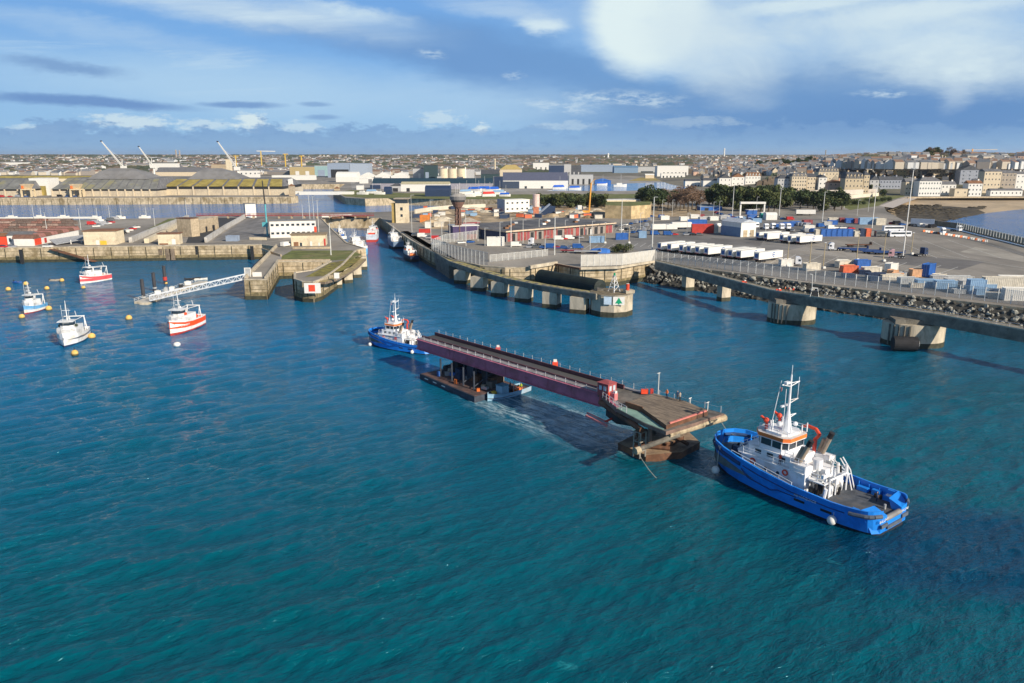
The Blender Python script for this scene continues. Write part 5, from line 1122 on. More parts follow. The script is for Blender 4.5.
# ================================================================ generic buildings
def building(label, p0, p1, top, depth, wm, rk='flat', rm=SLATE, rh=2.5, win=None, z=QZ, name='building', cat='building', wmat=None, wsz=(1.1, 1.5), door=None, chim=0, group=None, side=True, over=.3, rlabel=None, hip=0):
    a = G(*p0, z) if not isinstance(p0, Vector) else p0; c_ = G(*p1, z) if not isinstance(p1, Vector) else p1
    d = c_-a; w = Vector((d.x, d.y)).length; rz = atan2(d.y, d.x)
    h = top if top < 90 and not (top > 140) else ZAT(a.y, top)-z
    t = thing(name, label, cat, (a.x, a.y, z), rz, group)
    b = MB(); b.prism([(0, 0), (w, 0), (w, depth), (0, depth)], -1, h, wm)
    if rk == 'gable': b.add([(0, 0, h), (0, depth, h), (0, depth/2, h+rh), (w, 0, h), (w, depth, h), (w, depth/2, h+rh)], [(0, 2, 1), (3, 4, 5)], wm)
    if rk == 'front': b.add([(0, 0, h), (w, 0, h), (w/2, 0, h+rh), (0, depth, h), (w, depth, h), (w/2, depth, h+rh)], [(0, 1, 2), (4, 3, 5)], wm)
    b.build('wall', t)
    b = MB()
    if rk == 'flat': b.box((w/2, depth/2, h), (w+over, depth+over, .35), rm)
    elif rk == 'gable': b.gable((w/2, depth/2, h), w, depth, rh, rm, 0, hip, over)
    elif rk == 'hip': b.gable((w/2, depth/2, h), w, depth, rh, rm, 0, min(depth/2, w/2.2), over)
    elif rk == 'front': b.gable((w/2, depth/2, h), depth, w, rh, rm, pi/2, hip, over)
    elif rk == 'mansard':
        b.prism([(0, 0), (w, 0), (w, depth), (0, depth)], h, h+.1, rm); i = .9
        b.loft([[(-.2, -.2, h), (w+.2, -.2, h), (w+.2, depth+.2, h), (-.2, depth+.2, h)], [(i, i, h+rh*.75), (w-i, i, h+rh*.75), (w-i, depth-i, h+rh*.75), (i, depth-i, h+rh*.75)], [(i+2, depth/2, h+rh), (w-i-2, depth/2, h+rh), (w-i-2, depth/2+.1, h+rh), (i+2, depth/2+.1, h+rh)]], rm, closed=True)
    elif rk == 'arch':
        n_ = 10; b.loft([[(0, depth/2-depth/2*cos(pi*k/n_), h+rh*sin(pi*k/n_)) for k in range(n_+1)], [(w, depth/2-depth/2*cos(pi*k/n_), h+rh*sin(pi*k/n_)) for k in range(n_+1)]], rm)
    ro = b.build('roof', t)
    if rlabel: ro['label'] = rlabel
    if rk == 'mansard':
        nd = max(2, int(w/3.6))
        for k in range(nd):
            x = w*(k+.5)/nd; db = MB(); db.box((x, 1.0, h+.1), (1.7, 2.2, rh*.42), wm); db.gable((x, 1.0, h+.1+rh*.42), 2.2, 1.7, rh*.28, rm, pi/2, 0, .15, wm); db.box((x, -.13, h+.5), (.9, .06, rh*.28), GLASS); db.build('dormer', ro)
    for k in range(chim):
        x = w*(k+.5)/chim if chim > 1 else w*.85; MB().box((x, depth/2, h+rh*.5), (1.6, .9, rh*.5+1.4), wm).box((x, depth/2, h+rh+1.4), (1.2, .5, .5), TILE).build('chimney', ro)
    if win:
        nc, nr = win; wm2 = wmat or GLASS; fh = h/nr
        key = ('win', wsz, wm2.name)
        if key not in PROTO: PROTO[key] = MB().box((0, 0, -wsz[1]/2), (wsz[0], .12, wsz[1]), wm2).build('window').data; bpy.data.objects.remove(bpy.data.objects['window']) if 'window' in bpy.data.objects and bpy.data.objects['window'].parent is None else None
        for r_ in range(nr):
            for k in range(nc):
                o = bpy.data.objects.new('window', PROTO[key]); COL.objects.link(o); o.parent = t; o.location = (w*(k+.5)/nc, -.03, fh*(r_+.55))
            if side:
                ns = max(1, int(depth/4.5))
                for k in range(ns):
                    o = bpy.data.objects.new('window', PROTO[key]); COL.objects.link(o); o.parent = t; o.location = (w+.03, depth*(k+.5)/ns, fh*(r_+.55)); o.rotation_euler = (0, 0, pi/2)
    if door: 
        for dx_, dw, dh, dm in door: MB().box((dx_*w, -.05, 0), (dw, .14, dh), dm).build('door', t)
    return t
# ---- left quay
building('white single storey house with grey roof at the far left quay', (8, 245.3), (31, 245), 235.5, 8, PWHITE, 'gable', SLATE2, 1.6, (4, 1), wsz=(1, 1.8))
building('bright red shed cut by the left edge of the photo', (-12, 245.5), (7.5, 245.3), 236.5, 7, REDB, 'gable', TILE, 1.4)
building('beige flat roofed building in the middle of the left quay', (84.5, 245), (116.5, 244.6), 231.5, 11, CREAM, 'flat', TILE, door=[(.42, 1.4, 2.2, PWHITE), (.6, 3, 2.0, YELLOW)], over=.8)
building('small beige hut with a white door on the left quay', (158.5, 244.8), (180, 244.4), 234.2, 6, CREAM, 'flat', TILE, door=[(.72, 1.8, 2.6, PWHITE), (.25, 4, .7, TILE)], over=.8)
building('two storey white harbour office with a red corner sign', (270.5, 238), (316.5, 236.8), 221.5, 8, PWHITE, 'flat', GREYM, win=(9, 2), wsz=(1.5, 1.1), door=[(.985, 1.2, 5.5, REDB)])
building('beige single storey house below the white harbour office', (291.5, 246.2), (326, 245.6), 235.2, 9, CREAM, 'flat', mat('brown flat roof', (.28, .21, .13), .9), door=[(.14, 2.2, 2.0, TILE), (.28, 1, 1.6, GLASS), (.57, 1, 2.2, PWHITE), (.8, .7, 1.5, PWHITE), (.97, .8, 3.4, RED)], over=1.0)
building('slim white lookout cabin on the edge of the channel', (246, 218), (256.5, 217.6), 204.2, 6, PWHITE, 'flat', GREYM, door=[(.3, 2.4, 3, SILVER)])
# vaulted hall
t = thing('vaulted_hall', 'red and white hall with a row of brown barrel vaults on the left quay', 'hall', (0, 0, 0)); va, vb = G(34, 246, 7), G(80, 236, 7); d = (vb-va); n_ = 8; dnn = Vector((-d.y, d.x, 0)).normalized()
ht = 3.4
b = MB(); b.prism([tuple(va)[:2], tuple(va+d*.98)[:2], tuple(va+d*.98+dnn*9)[:2], tuple(va+dnn*9)[:2]], 6, 7+ht, PWHITE); b.build('wall', t)
VB = mat('brown vault', (.19, .10, .07), .85, var=.2)
for i in range(n_):
    o0 = va+d*(i/n_); o1 = va+d*((i+1)/n_); mid = (o0+o1)/2; hw = (o1-o0)/2
    ring0 = [tuple(mid-hw*cos(pi*k/8)+Vector((0, 0, ht+1.9*sin(pi*k/8)))-dnn*.3) for k in range(9)]; ring1 = [tuple(Vector(q)+dnn*10) for q in ring0]
    MB().loft([ring0, ring1], VB if i % 2 == 0 else mat('pinkish vault', (.36, .17, .14), .85), caps=True).build('vault', t)
b = MB(); q = va-dnn*.15; b.box((0, 0, 0), (1, 1, 1), REDB)
o = MB().box((4, 0, .2), (6, .12, 3.0), REDB).box((11, 0, .4), (2, .12, 2.4), RED).build('painted_panel', t); o.location = (va-dnn*.1); o.rotation_euler = (0, 0, atan2(d.y, d.x))
t = thing('covered_ramp', 'grey ribbed canopy on white posts in front of the barrel vaults', 'canopy', G(56, 245.5, 7), atan2(d.y, d.x)*.55); b = MB(); b.add([(0, 0, .6), (17, 0, 2.6), (17, 7, 3.6), (0, 7, 2.4), (0, 0, .3), (17, 0, 2.3), (17, 7, 3.3), (0, 7, 2.1)], [(0, 1, 2, 3), (7, 6, 5, 4), (0, 4, 5, 1), (1, 5, 6, 2), (2, 6, 7, 3), (3, 7, 4, 0)], mat('ribbed grey canopy', (.33, .34, .35), .7, var=.2, stretch=(4, 1, 1))); b.build('canopy_roof', t); b = MB()
for x in (7, 12, 16.5): b.box((x, .3, 0), (.4, .4, 2), PWHITE).cut()
b.parts('post', t)
# rust red stacks
for r_ in range(5):
    for k in range(7):
        px = 3+k*10.5+R.uniform(-2, 2)+(r_ % 2)*4; py = 221.5+r_*2.5
        if px > 74 or (px > 52 and r_ > 3): continue
        p = G(px, py, 7); L = R.uniform(7, 11); b = MB()
        mm = R.choice([mat('rust red stack', (.27, .14, .11), .85, var=.45, scale=.7), mat('pale red stack', (.38, .27, .22), .85, var=.4, scale=.7), mat('brown stack', (.17, .13, .11), .85, var=.4, scale=.7)])
        for q in range(3): b.box((0, 0, q*.62), (L-q*.5, 2.6, .55), mm); b.box((R.uniform(-1, 1), 0, q*.62+.5), (L-1, 2.2, .14), RUST)
        o = b.build('crate_stack'); o.location = p; o.rotation_euler = (0, 0, R.uniform(-.05, .12)); tag(o, 'rust red stack in the left storage yard, %s row' % ['first', 'second', 'third', 'fourth', 'nearest'][r_], 'stack', 'rust red stacks in the left storage yard')
wall('quay_parapet', 'white capped parapet along the channel behind the left storage yard', [(-100, 220), (0, 219.2), (62, 218.6), (96, 218.4)], 1.2, .8, PWHITE)
# dock ramps
PGW = mat('pale grey wall', (.52, .50, .46), .85, var=.12, dirt=(.35, .32, .27), dscale=.1)
wall('dock_wall', 'long pale wall climbing from the quay to the channel on the left side of the dock', [(131, 242.5), (150, 234), (170, 226), (188, 219)], 2.6, 1.6, PGW); wall('dock_wall', 'second pale wall parallel behind the small beige hut', [(147, 243), (166, 233.5), (186, 222)], 2.2, 2.2, CREAM)
wall('dock_wall', 'pale sloped wall on the right side of the dock basin', [(206, 242.5), (226, 229), (246, 217.5)], 2.6, 1.2, PGW); wall('dock_wall', 'low pale wall at the foot of the deck ramp', [(250, 239.5), (266, 240)], 1.3, .6, CREAM)
sheet('dock_floor', [(186, 243), (205, 243), (243, 218), (196, 218)], mat('dark dock floor', (.05, .05, .05), .9), .02); sheet('ramp_deck', [(212, 241), (262, 239), (268, 217), (247, 217.5)], mat('grey ramp deck', (.19, .18, .17), .9, var=.3, scale=.15, stretch=(1, .2, 1)), .03); sheet('verge_grass', [(140, 233), (168, 219), (186, 218), (160, 229), (134, 240)], GRASS, .03)
building('stone machine house block at the head of the dock', (192, 237), (200, 236), 219, 10, BEIGE, 'flat', RUST); building('long stone lock structure under the red footbridge', (201, 233), (219, 229), 220, 8, BEIGE, 'flat', CONC, door=[(.3, 2, 3, DARK), (.7, 3, 3, DARK)])
t = thing('lock_footbridge', 'long maroon steel footbridge over the lock entrance', 'footbridge', G(197, 218.3, 7), 0); L = (G(376, 217, 7)-G(197, 218.3, 7)).length; MAR = mat('maroon steel', (.30, .07, .07), .7, var=.25)
MB().box((L/2, 0, 1.6), (L, 1.8, .5), MAR).build('deck', t); b = MB(); rail(b, [(0, -.8, 2.1), (L, -.8, 2.1)], 1.3, MAR, .09, 3, 3); b.build('railing', t); b = MB()
for i in range(14): b.box((4+i*(L-8)/13, 0, 0), (1.1, 1.4, 1.6), BEIGE).cut()
b.parts('support', t)
wall('lock_gate', 'brown timber lock gate closing the inner basin', [(332, 218.5), (367, 217.5)], 1.4, 1.2, RUST); wall('lock_gate', 'white topped beam over the brown lock wall', [(322, 217.2), (352, 216.6)], 1.6, .6, PWHITE, z=QZ+.2)
t = thing('crane_mast', 'slim dark and teal crane mast rising beside the white harbour office', 'crane', G(267.5, 236, 7)); b = MB(); b.tube((0, 0, 0), (0, 0, 17), .5, mat('teal crane', (.10, .40, .44), .5), 8, .4); b.build('mast', t); p = t.location; zt = ZAT(p.y, 180.5)-7; MB().tube((0, 0, 17), (-.6, 0, zt), .38, DARK, 8, .28).build('jib', t); MB().box((-.8, 0, 5), (2.6, 2, 2.4), mat('teal crane', (.10, .40, .44), .5)).build('cab', t)
# ---- poles
def pole(px, py, ty, m, label, r=.13, style=0, name='lamp_post', cat='lamp post', group='lamp posts'):
    p = G(px, py, 7); h = ZAT(p.y, ty)-7; t = thing(name, label, cat, p, 0, group)
    MB().cyl((0, 0, 0), r*1.3, h, m, 6, r*.8).build('pole', t)
    b = MB()
    if style == 2:
        for k in range(6): a = k*pi/3; b.box((.9*cos(a), .9*sin(a), h-.3), (.5, .5, .35), STEEL); 
        b.cyl((0, 0, h-.5), .9, .15, STEEL, 10)
    elif style == 1: b.box((.8, 0, h-.1), (1.8, .3, .18), STEEL)
    else: b.box((0, 0, h), (.9, .5, .3), STEEL)
    b.build('lamp_head', t); return t
PW2 = mat('pale pole', (.62, .62, .58), .6); PY = mat('ochre wooden pole', (.42, .34, .2), .8)
for px, py, ty in ((903, 256, 168), (872, 228, 186)): pole(px, py, ty, PWHITE, 'tall white floodlight mast %s' % ('in front of the open tarmac' if px > 900 else 'behind the containers'), .2, 2, 'floodlight_mast', 'floodlight mast', 'floodlight masts')
for px, py, ty in ((621, 236, 199), (652, 250, 197), (732, 218, 185), (779, 216, 188), (822, 224, 192), (844, 208, 190), (554.5, 255, 217), (511, 247, 218), (331, 255, 223)): pole(px, py, ty, PW2, 'tall pale lamp post', .2, 1)
for px, py, ty in ((883, 261, 233), (856.5, 260, 234), (823, 268, 243), (809, 270, 242), (911, 254, 233), (787, 266, 242), (605, 243, 223), (629, 243, 226)): pole(px, py, ty, PY, 'ochre wooden lamp post standing on a white base', .15, 0); q = G(px, py, 7); o = MB().box((0, 0, 0), (1.1, 1.1, .8), PWHITE, 0, .8).build('concrete_block'); o.location = q+Vector((0, -1, .02)); tag(o, 'white concrete block at the foot of an ochre lamp post', 'block', 'white blocks at lamp posts')
for px, py, ty in ((523, 243, 220), (539, 238, 219), (565, 236, 220), (579, 247, 226), (592, 236, 221), (662, 219, 200), (687, 233, 213), (713, 219, 202), (719, 216, 201), (756, 214, 197), (801, 206, 190), (857, 216, 200), (868, 212, 197), (640, 232, 213), (672, 216, 200), (700, 219, 203), (765, 238, 226), (431, 241, 200), (412, 232, 195), (442, 240, 222), (450, 241, 219), (466, 246, 215), (478, 241, 222), (545, 252, 236), (500, 243, 222), (485, 246, 228), (590, 252, 234)): pole(px, py, ty, PW2, 'thin grey lamp post on the terminal grounds', .11, 1)
for px, py, ty in ((311, 236, 196), (315, 236, 197), (319, 235, 201), (47, 232, 213), (81, 230, 209), (34, 219, 205), (187, 218, 200), (110, 219, 206), (155, 226, 209), (303, 221, 205), (400, 222, 203)): pole(px, py, ty, PW2, 'thin pale mast on the left quays', .12, 0, 'flag_mast', 'mast', 'thin masts on the left quays')
# ---- fences
def fence(label, pts, h, step=3.2, panel=MESHF, pm=None, lab2=None, z=QZ, cat='fence'):
    p = [G(a, c_, z) for a, c_ in pts]; t = thing('fence', label, cat, p[0]); pm = pm or mat('pale fence post', (.66, .66, .62), .6)
    b = MB(); P0 = p[0]
    if 'post%s' % h not in PROTO: PROTO['post%s' % h] = MB().box((0, 0, 0), (.2, .2, h), pm).build('post')
    first = PROTO['post%s' % h]; n_tot = 0
    for u, v in zip(p, p[1:]):
        L = (v-u).length; n_ = max(1, round(L/step))
        for i in range(n_):
            if n_tot >= 98: break
            q = u.lerp(v, i/n_)-P0; o = first.copy() if first.parent else first
            if o is not first: COL.objects.link(o)
            o.parent = t; o.location = q; n_tot += 1
        a_, c_ = u-P0, v-P0; dd = (c_-a_).normalized(); nn = Vector((-dd.y, dd.x, 0))*.04
        b.quad(a_+Vector((0, 0, .1)), c_+Vector((0, 0, .1)), c_+Vector((0, 0, h-.1)), a_+Vector((0, 0, h-.1)), panel)
    b.build('mesh_panel', t)
    b = MB()
    for u, v in zip(p, p[1:]): b.tube(u-P0+Vector((0, 0, h-.05)), v-P0+Vector((0, 0, h-.05)), .06, pm, 4)
    b.build('top_rail', t)
fence('tall pale mesh fence on top of the boulder slope along the car park', [(656, 260.5), (674, 264), (740, 271.5), (824, 283), (900, 291.5), (1024, 305.5), (1150, 321)], 4.2, 3.4)
fence('pale mesh fence on the curved quay near the white box truck', [(432, 250), (446, 256), (468, 262), (488, 266.3)], 5.5, 3.0); fence('pale mesh fence behind the curved jetty near the white container', [(432, 249), (446, 243), (470, 240), (483, 238)], 4.5, 3.0); fence('low mesh fence between the curved jetty and the terminal', [(490, 262), (520, 259), (548, 256)], 3, 3.2)
fence('pale panel fence on the concrete corner left of the long walkway', [(581, 266.5), (600, 266), (622, 265.3), (655, 260.5)], 4.6, 2.6, mat('pale fence panels', (.62, .60, .54), .8, var=.1, alpha=.75)); fence('see-through fence on top of the dark sea wall', [(957, 227.5), (985, 234.5), (1024, 243.8), (1150, 280)], 3.0, 3.4, mat('sea fence', (.45, .5, .42), .7, alpha=.3), z=9.5)
wall('sea_wall_rail', 'pale concrete corner wall under the panel fence', [(581, 269.5), (618, 268.6), (654, 262.6)], .9, .5, CONC)
b = MB(); p = [G(581, 269.2, 7), G(618, 268, 7), G(655, 262, 7)]; o = None
wall('linkspan_edge', 'pale concrete beam across the dark recess behind the curved jetty', [(530, 268.5), (556, 264.3)], 1.2, 1.2, CONC); wall('linkspan_edge', 'low rusty beam at the end of the dark recess', [(556, 265), (580, 269.5)], .6, .8, RUST)
# ================================================================ vehicles
def extr(b, prof, y0, y1, m):   # side profile in x,z
    n = len(prof); vs = [(x, y0, z) for x, z in prof]+[(x, y1, z) for x, z in prof]
    b.add(vs, [tuple(range(n)), tuple(range(n, 2*n))[::-1]]+[(i, i+n, (i+1) % n+n, (i+1) % n) for i in range(n)], m)
TYRE = BLACKR
def wheels(t, xs, y, r):
    for x in xs:
        for s in (-1, 1): MB().tube((x, s*y, r), (x, s*(y-.25), r), r, TYRE, 10).tube((x, s*(y+.01), r), (x, s*(y-.1), r), r*.5, STEEL, 8).build('wheel', t)
COLS = dict(white=PWHITE, black=mat('black car paint', (.02, .02, .022), .3), blue=mat('blue car paint', (.02, .09, .3), .3), silver=mat('silver car paint', (.42, .43, .45), .3, .4), red=mat('red car paint', (.45, .03, .03), .3), grey=mat('grey car paint', (.14, .145, .15), .3, .3))
ncar = [0]
def car(px, py, rz, col, where, van=False, z=QZ):
    k = ('van' if van else 'car', col); p = G(px, py, z)
    lab = '%s %s %s' % (col, 'van' if van else 'car', where); grp = '%ss %s' % ('van' if van else 'car', where)
    if k in PROTO: return dup(PROTO[k], p, rz, lab, grp[:60])
    t = thing('parked_van' if van else 'parked_car', lab, 'van' if van else 'car', p, rz, grp[:60]); b = MB(); m = COLS[col]
    if van:
        extr(b, [(-2.6, .4), (2.5, .4), (2.6, 1.1), (2.0, 1.4), (1.5, 2.3), (-2.55, 2.35)], -.98, .98, m); b.build('body', t); b = MB(); extr(b, [(1.35, 1.45), (1.97, 1.42), (1.52, 2.15), (1.35, 2.15)], -1.0, 1.0, GLASS); b.build('windscreen', t); wheels(t, (-1.7, 1.7), .95, .38)
    else:
        extr(b, [(-2.15, .3), (2.15, .3), (2.2, .75), (1.3, .95), (-2.0, 1.0), (-2.2, .8)], -.88, .88, m); extr(b, [(-1.35, 1.43), (-.4, 1.48), (.35, 1.42), (-.1, 1.46)], -.7, .7, m); b.build('body', t); b = MB(); extr(b, [(-1.85, 1.0), (1.1, .95), (.35, 1.41), (-1.35, 1.42)], -.78, .78, GLASS); b.build('windows', t); wheels(t, (-1.35, 1.35), .86, .32)
    PROTO[k] = t; return t
def trailer(px, py, rz, label, group, L=15.5, m=None, emblem=True):
    m = m or PWHITE; k = ('trailer', L, m.name, emblem); p = G(px, py, QZ)
    if k in PROTO: return dup(PROTO[k], p, rz, label, group)
    t = thing('semi_trailer', label, 'trailer', p, rz, group)
    MB().box((L/2, 1.3, 1.15), (L, 2.6, 2.95), m).build('cargo_box', t)
    b = MB(); b.box((L/2, 1.3, .85), (L-.4, 1.6, .28), DARK); b.box((L*.72, 1.3, .3), (.3, 1.8, .6), DARK); b.build('chassis', t)
    for x in (1.6, 2.9, 4.2):
        for y in (.15, 2.45): MB().tube((x, y-.13, .5), (x, y+.13, .5), .5, TYRE, 10).build('wheel', t)
    if emblem:
        b = MB(); EB = mat('emblem blue', (.03, .12, .36), .5); n = 14
        for i in range(n-3):
            a0, a1 = 2*pi*i/n+.5, 2*pi*(i+1)/n+.5; b.quad((9.6+.72*cos(a0), -.012, 2.75+.72*sin(a0)), (9.6+1.05*cos(a0), -.012, 2.75+1.05*sin(a0)), (9.6+1.05*cos(a1), -.012, 2.75+1.05*sin(a1)), (9.6+.72*cos(a1), -.012, 2.75+.72*sin(a1)), EB)
        b.box((9.6, -.012, 2.45), (1.0, .01, .5), EB); b.build('round_emblem', t)
        MB().box((-.02, 1.3, 1.9), (.03, 1.5, 1.6), EB).build('rear_emblem', t)
    MB().box((-.03, 1.3, 1.2), (.04, 2.4, .25), RED).build('rear_light_bar', t)
    PROTO[k] = t; return t
def container(px, py, rz, m, label, L=6.1, h=2.6, group=None, w=2.45, z=QZ):
    k = ('cont', L, h, w, m.name); p = G(px, py, z)
    if k in PROTO: return dup(PROTO[k], p, rz, label, group)
    t = thing('shipping_container', label, 'container', p, rz, group)
    b = MB(); n = int(L/.55); pts = []
    for i in range(n): x = L*i/n; pts += [(x, 0), (x+L/n*.45, 0), (x+L/n*.5, .07), (x+L/n*.95, .07)]
    pts += [(L, 0), (L, w), (0, w)]; b.prism(pts, .12, h-.1, m); b.build('box', t)
    b = MB()
    for x in (.08, L-.08):
        for y in (.0, w): b.box((x, y, 0), (.2, .2, h), m)
    for y in (0, w): b.box((L/2, y, h-.1), (L, .16, .16), m); b.box((L/2, y, 0), (L, .16, .16), m)
    b.build('frame', t); b = MB(); b.box((-.03, w/2, .15), (.06, w-.2, h-.3), m); b.tube((-.1, w*.35, .2), (-.1, w*.35, h-.2), .03, STEEL, 4); b.tube((-.1, w*.65, .2), (-.1, w*.65, h-.2), .03, STEEL, 4); b.build('door', t)
    PROTO[k] = t; return t
def truck_cab(px, py, rz, m, label, group=None):
    k = ('cab', m.name); p = G(px, py, QZ)
    if k in PROTO: return dup(PROTO[k], p, rz, label, group)
    t = thing('truck_tractor', label, 'truck', p, rz, group); b = MB(); extr(b, [(.4, .9), (2.6, .7), (2.7, 1.8), (2.4, 3.2), (1.6, 3.7), (.4, 3.6)], -1.2, 1.2, m); b.build('cab', t)
    MB().box((2.62, 0, 1.75), (.12, 2.1, 1.0), GLASS).build('windscreen', t)
    b = MB()
    for s in (-1, 1): b.box((1.9, s*1.21, 1.9), (.9, .05, .8), GLASS).cut()
    b.parts('side_window', t); MB().box((-.6, 0, .7), (6.0, 1.1, .35), DARK).build('chassis', t); wheels(t, (1.8, -1.6, -2.8), 1.2, .5); b = MB(); b.box((-.2, 1.0, .5), (1.2, .5, .6), STEEL); b.build('fuel_tank', t)
    PROTO[k] = t; return t
TR = atan2(10.6, 15.2)
for i, x in enumerate((661, 671, 683, 690.5, 699, 708, 725, 732, 740.5, 758.6)): trailer(x, 252.9+(x-668)*.109, TR, 'white semi trailer in the front row behind the fence', 'white semi trailers parked in the front row')
for x, y in ((759, 240.5), (767, 241.5), (783, 243.3), (791, 244.2), (799.6, 245)): trailer(x, y, TR-.12, 'white semi trailer in the second row by the grey shed', 'white semi trailers parked in the second row')
trailer(796, 215.5, -.12, 'lone white semi trailer in front of the dark trees', None, 13.5, emblem=False); trailer(652, 231.5, .12, 'white semi trailer beside the red containers', None, 15, emblem=False); trailer(672, 229.5, .15, 'white semi trailer with red marking behind the first one', None, 12, emblem=False)
o = trailer(934, 226, 2.6, 'light blue curtain trailer waiting near the bay', None, 13, LBLUE, emblem=False)
CW = mat('white truck cab', (.75, .76, .78), .4)
for x, y in ((755, 228), (764.5, 229.5), (771.5, 229), (780, 229.5), (786.5, 229.3)): truck_cab(x, y, -1.35, CW, 'white truck tractor in the row by the grey shed', 'white truck tractors in a row')
for x, y in ((739, 221.5), (747.5, 221.5)): truck_cab(x, y, -1.3, CW if x < 745 else COLS['blue'], '%s truck tractor under the white gate portal' % ('white' if x < 745 else 'blue'))
truck_cab(834, 250.5, 3.0, CW, 'white truck tractor pulling the dark blue flatbeds'); truck_cab(895, 258, 2.7, mat('pale pink cab', (.72, .42, .42), .5), 'pale pink truck tractor at the right end of the dark blue flatbeds'); truck_cab(534, 245.5, 2.8, CW, 'white truck in front of the red doored terminal'); truck_cab(940, 234, -1.2, CW, 'white truck at the start of the barrier line'); truck_cab(956.5, 231.5, -1.25, CW, 'white truck next to the dark sea wall'); truck_cab(921, 256, .4, mat('dark blue paint', (.02, .04, .1), .5), 'dark tractor unit right of the pale pink truck'); truck_cab(794, 265.5, -.3, CW, 'white lorry behind the right part of the fence')
def flatbed(px, py, rz, label, L=13, m=None):
    t = thing('flatbed_trailer', label, 'trailer', G(px, py, QZ), rz, 'dark blue flatbed trailers'); m = m or mat('flatbed blue', (.02, .06, .2), .6)
    b = MB(); b.box((L/2, 0, 1.0), (L, 2.4, .3), m); b.box((L/2, 0, .75), (L-1, 1, .25), DARK); b.build('bed', t)
    for x in (1.4, 2.7, L-2): 
        for s in (-1, 1): MB().tube((x, s*1.1, .48), (x, s*.85, .48), .48, TYRE, 10).build('wheel', t)
    MB().box((L-.1, 0, 1.3), (.15, 2.3, 1.0), m).build('headboard', t); return t
for x, y in ((838, 250.5), (850, 252.2), (862, 253.5), (873, 254.5)): flatbed(x, y, -.12, 'dark blue flatbed trailer between the white and the pink trucks')
flatbed(846, 247, .05, 'rusty flatbed trailer behind the dark blue ones', 12, RUST); flatbed(540, 250, -.12, 'dark blue flatbed trailer in front of the terminal', 14); flatbed(560, 252.5, -.1, 'reddish flatbed trailer in front of the terminal', 10, mat('flatbed red', (.25, .04, .05), .6)); flatbed(574, 253.5, -.06, 'grey flatbed trailer in front of the terminal', 12, STEEL)
# containers
def crow(items, w_, grp):
    for px, py, rz, m, nm, L, h in items: container(px, py, rz, m, '%s container %s' % (nm, w_), L, h, grp)
MARO = mat('maroon container', (.28, .06, .07), .6, var=.2); ORC = mat('orange red container', (.62, .14, .06), .6, var=.15); CREM = mat('cream container', (.60, .55, .45), .6); LBC = mat('light blue container', (.24, .38, .54), .55, var=.12); TANC = mat('tan container', (.62, .36, .2), .6)
crow([(821+i*5.4, 236.5, .02, BLUE, 'blue', 2.6, 3.9) for i in range(6)]+[(866, 236.6, 0, ORC, 'orange red', 2.6, 4.2), (860, 236.6, 0, NAVY, 'navy', 2.6, 4.2), (854.5, 236.6, 0, CREM, 'cream', 2.6, 3.0), (815.5, 236.4, 0, CREM, 'cream', 2.6, 3.6)], 'in the middle row by the buses', 'containers in the middle row by the buses')
crow([(829, 222.3, 0, CREM, 'cream', 6.1, 2.9), (840, 222.5, 0, MARO, 'maroon', 4, 2.9), (846, 223, 0, BLUE, 'blue', 5, 2.9), (854.5, 223.2, 0, MARO, 'maroon', 2.6, 2.9), (859.5, 224.5, 0, LBC, 'light blue', 12.2, 4.2), (876, 225, 0, CREM, 'cream', 6.1, 4.0)], 'in the back row near the green slope', 'containers in the back row')
crow([(692, 233.4, .03, RED, 'red', 12.2, 5.0), (688, 224, .03, BLUE, 'blue', 12.2, 2.6), (711, 233.3, .03, CREM, 'cream', 4, 4.4)], 'beside the grey shed', 'containers beside the grey shed')
crow([(589.5, 242.8, .02, LBC, 'light blue', 4.0, 3.0), (597, 242.6, .02, LBC, 'light blue', 4.0, 3.0), (616, 239.8, .02, BLUE, 'blue', 3.4, 3.2), (621.5, 239.6, .02, BLUE, 'blue', 3.4, 3.2), (639, 238, .02, LBC, 'light blue', 4, 3.4), (581, 235, .05, NAVY, 'navy', 3, 3.0), (585, 234.6, .05, PWHITE, 'white', 4, 3.0), (594, 233, .05, BLUE, 'blue', 4.6, 3.2)], 'in the lanes before the terminal', 'containers in the lanes before the terminal')
crow([(839, 268, .35, CREM, 'cream', 7, 2.6), (843, 273, .15, ORC, 'orange red', 6.1, 2.6), (857, 268.4, .1, BLUE, 'blue', 5.4, 3.2), (864, 274, .1, CREM, 'cream', 6.1, 2.4), (890, 272.3, .5, PWHITE, 'white', 4.5, 3.2), (882, 279.8, .05, CREM, 'cream', 8, 1.8), (912, 277, .08, TANC, 'tan', 6.1, 2.7), (928, 277.5, .75, BLUE, 'bright blue', 6.4, 4.6), (917, 287.5, -.05, LBC, 'light blue', 6.5, 2.6), (936, 289.5, -.08, LBC, 'light blue', 6.5, 2.9), (969, 294.2, -.05, LBC, 'light blue', 5, 4.6), (984, 290, -.09, CREM, 'cream', 13, 4.2), (1004, 300.5, -.14, PWHITE, 'white', 12, 3.8), (1000, 288, -.1, PWHITE, 'white', 16, 4.0), (806, 271, .2, CREM, 'cream', 6, 2.8), (781, 266.5, .1, PWHITE, 'white', 5, 2.8), (868, 279, 0, NAVY, 'navy', 6.1, 2.0), (900, 284, 0, STEEL, 'grey', 6, 2.2), (948, 281, 0, STEEL, 'grey', 9, 1.6)], 'among those behind the right part of the fence', 'containers behind the right part of the fence')
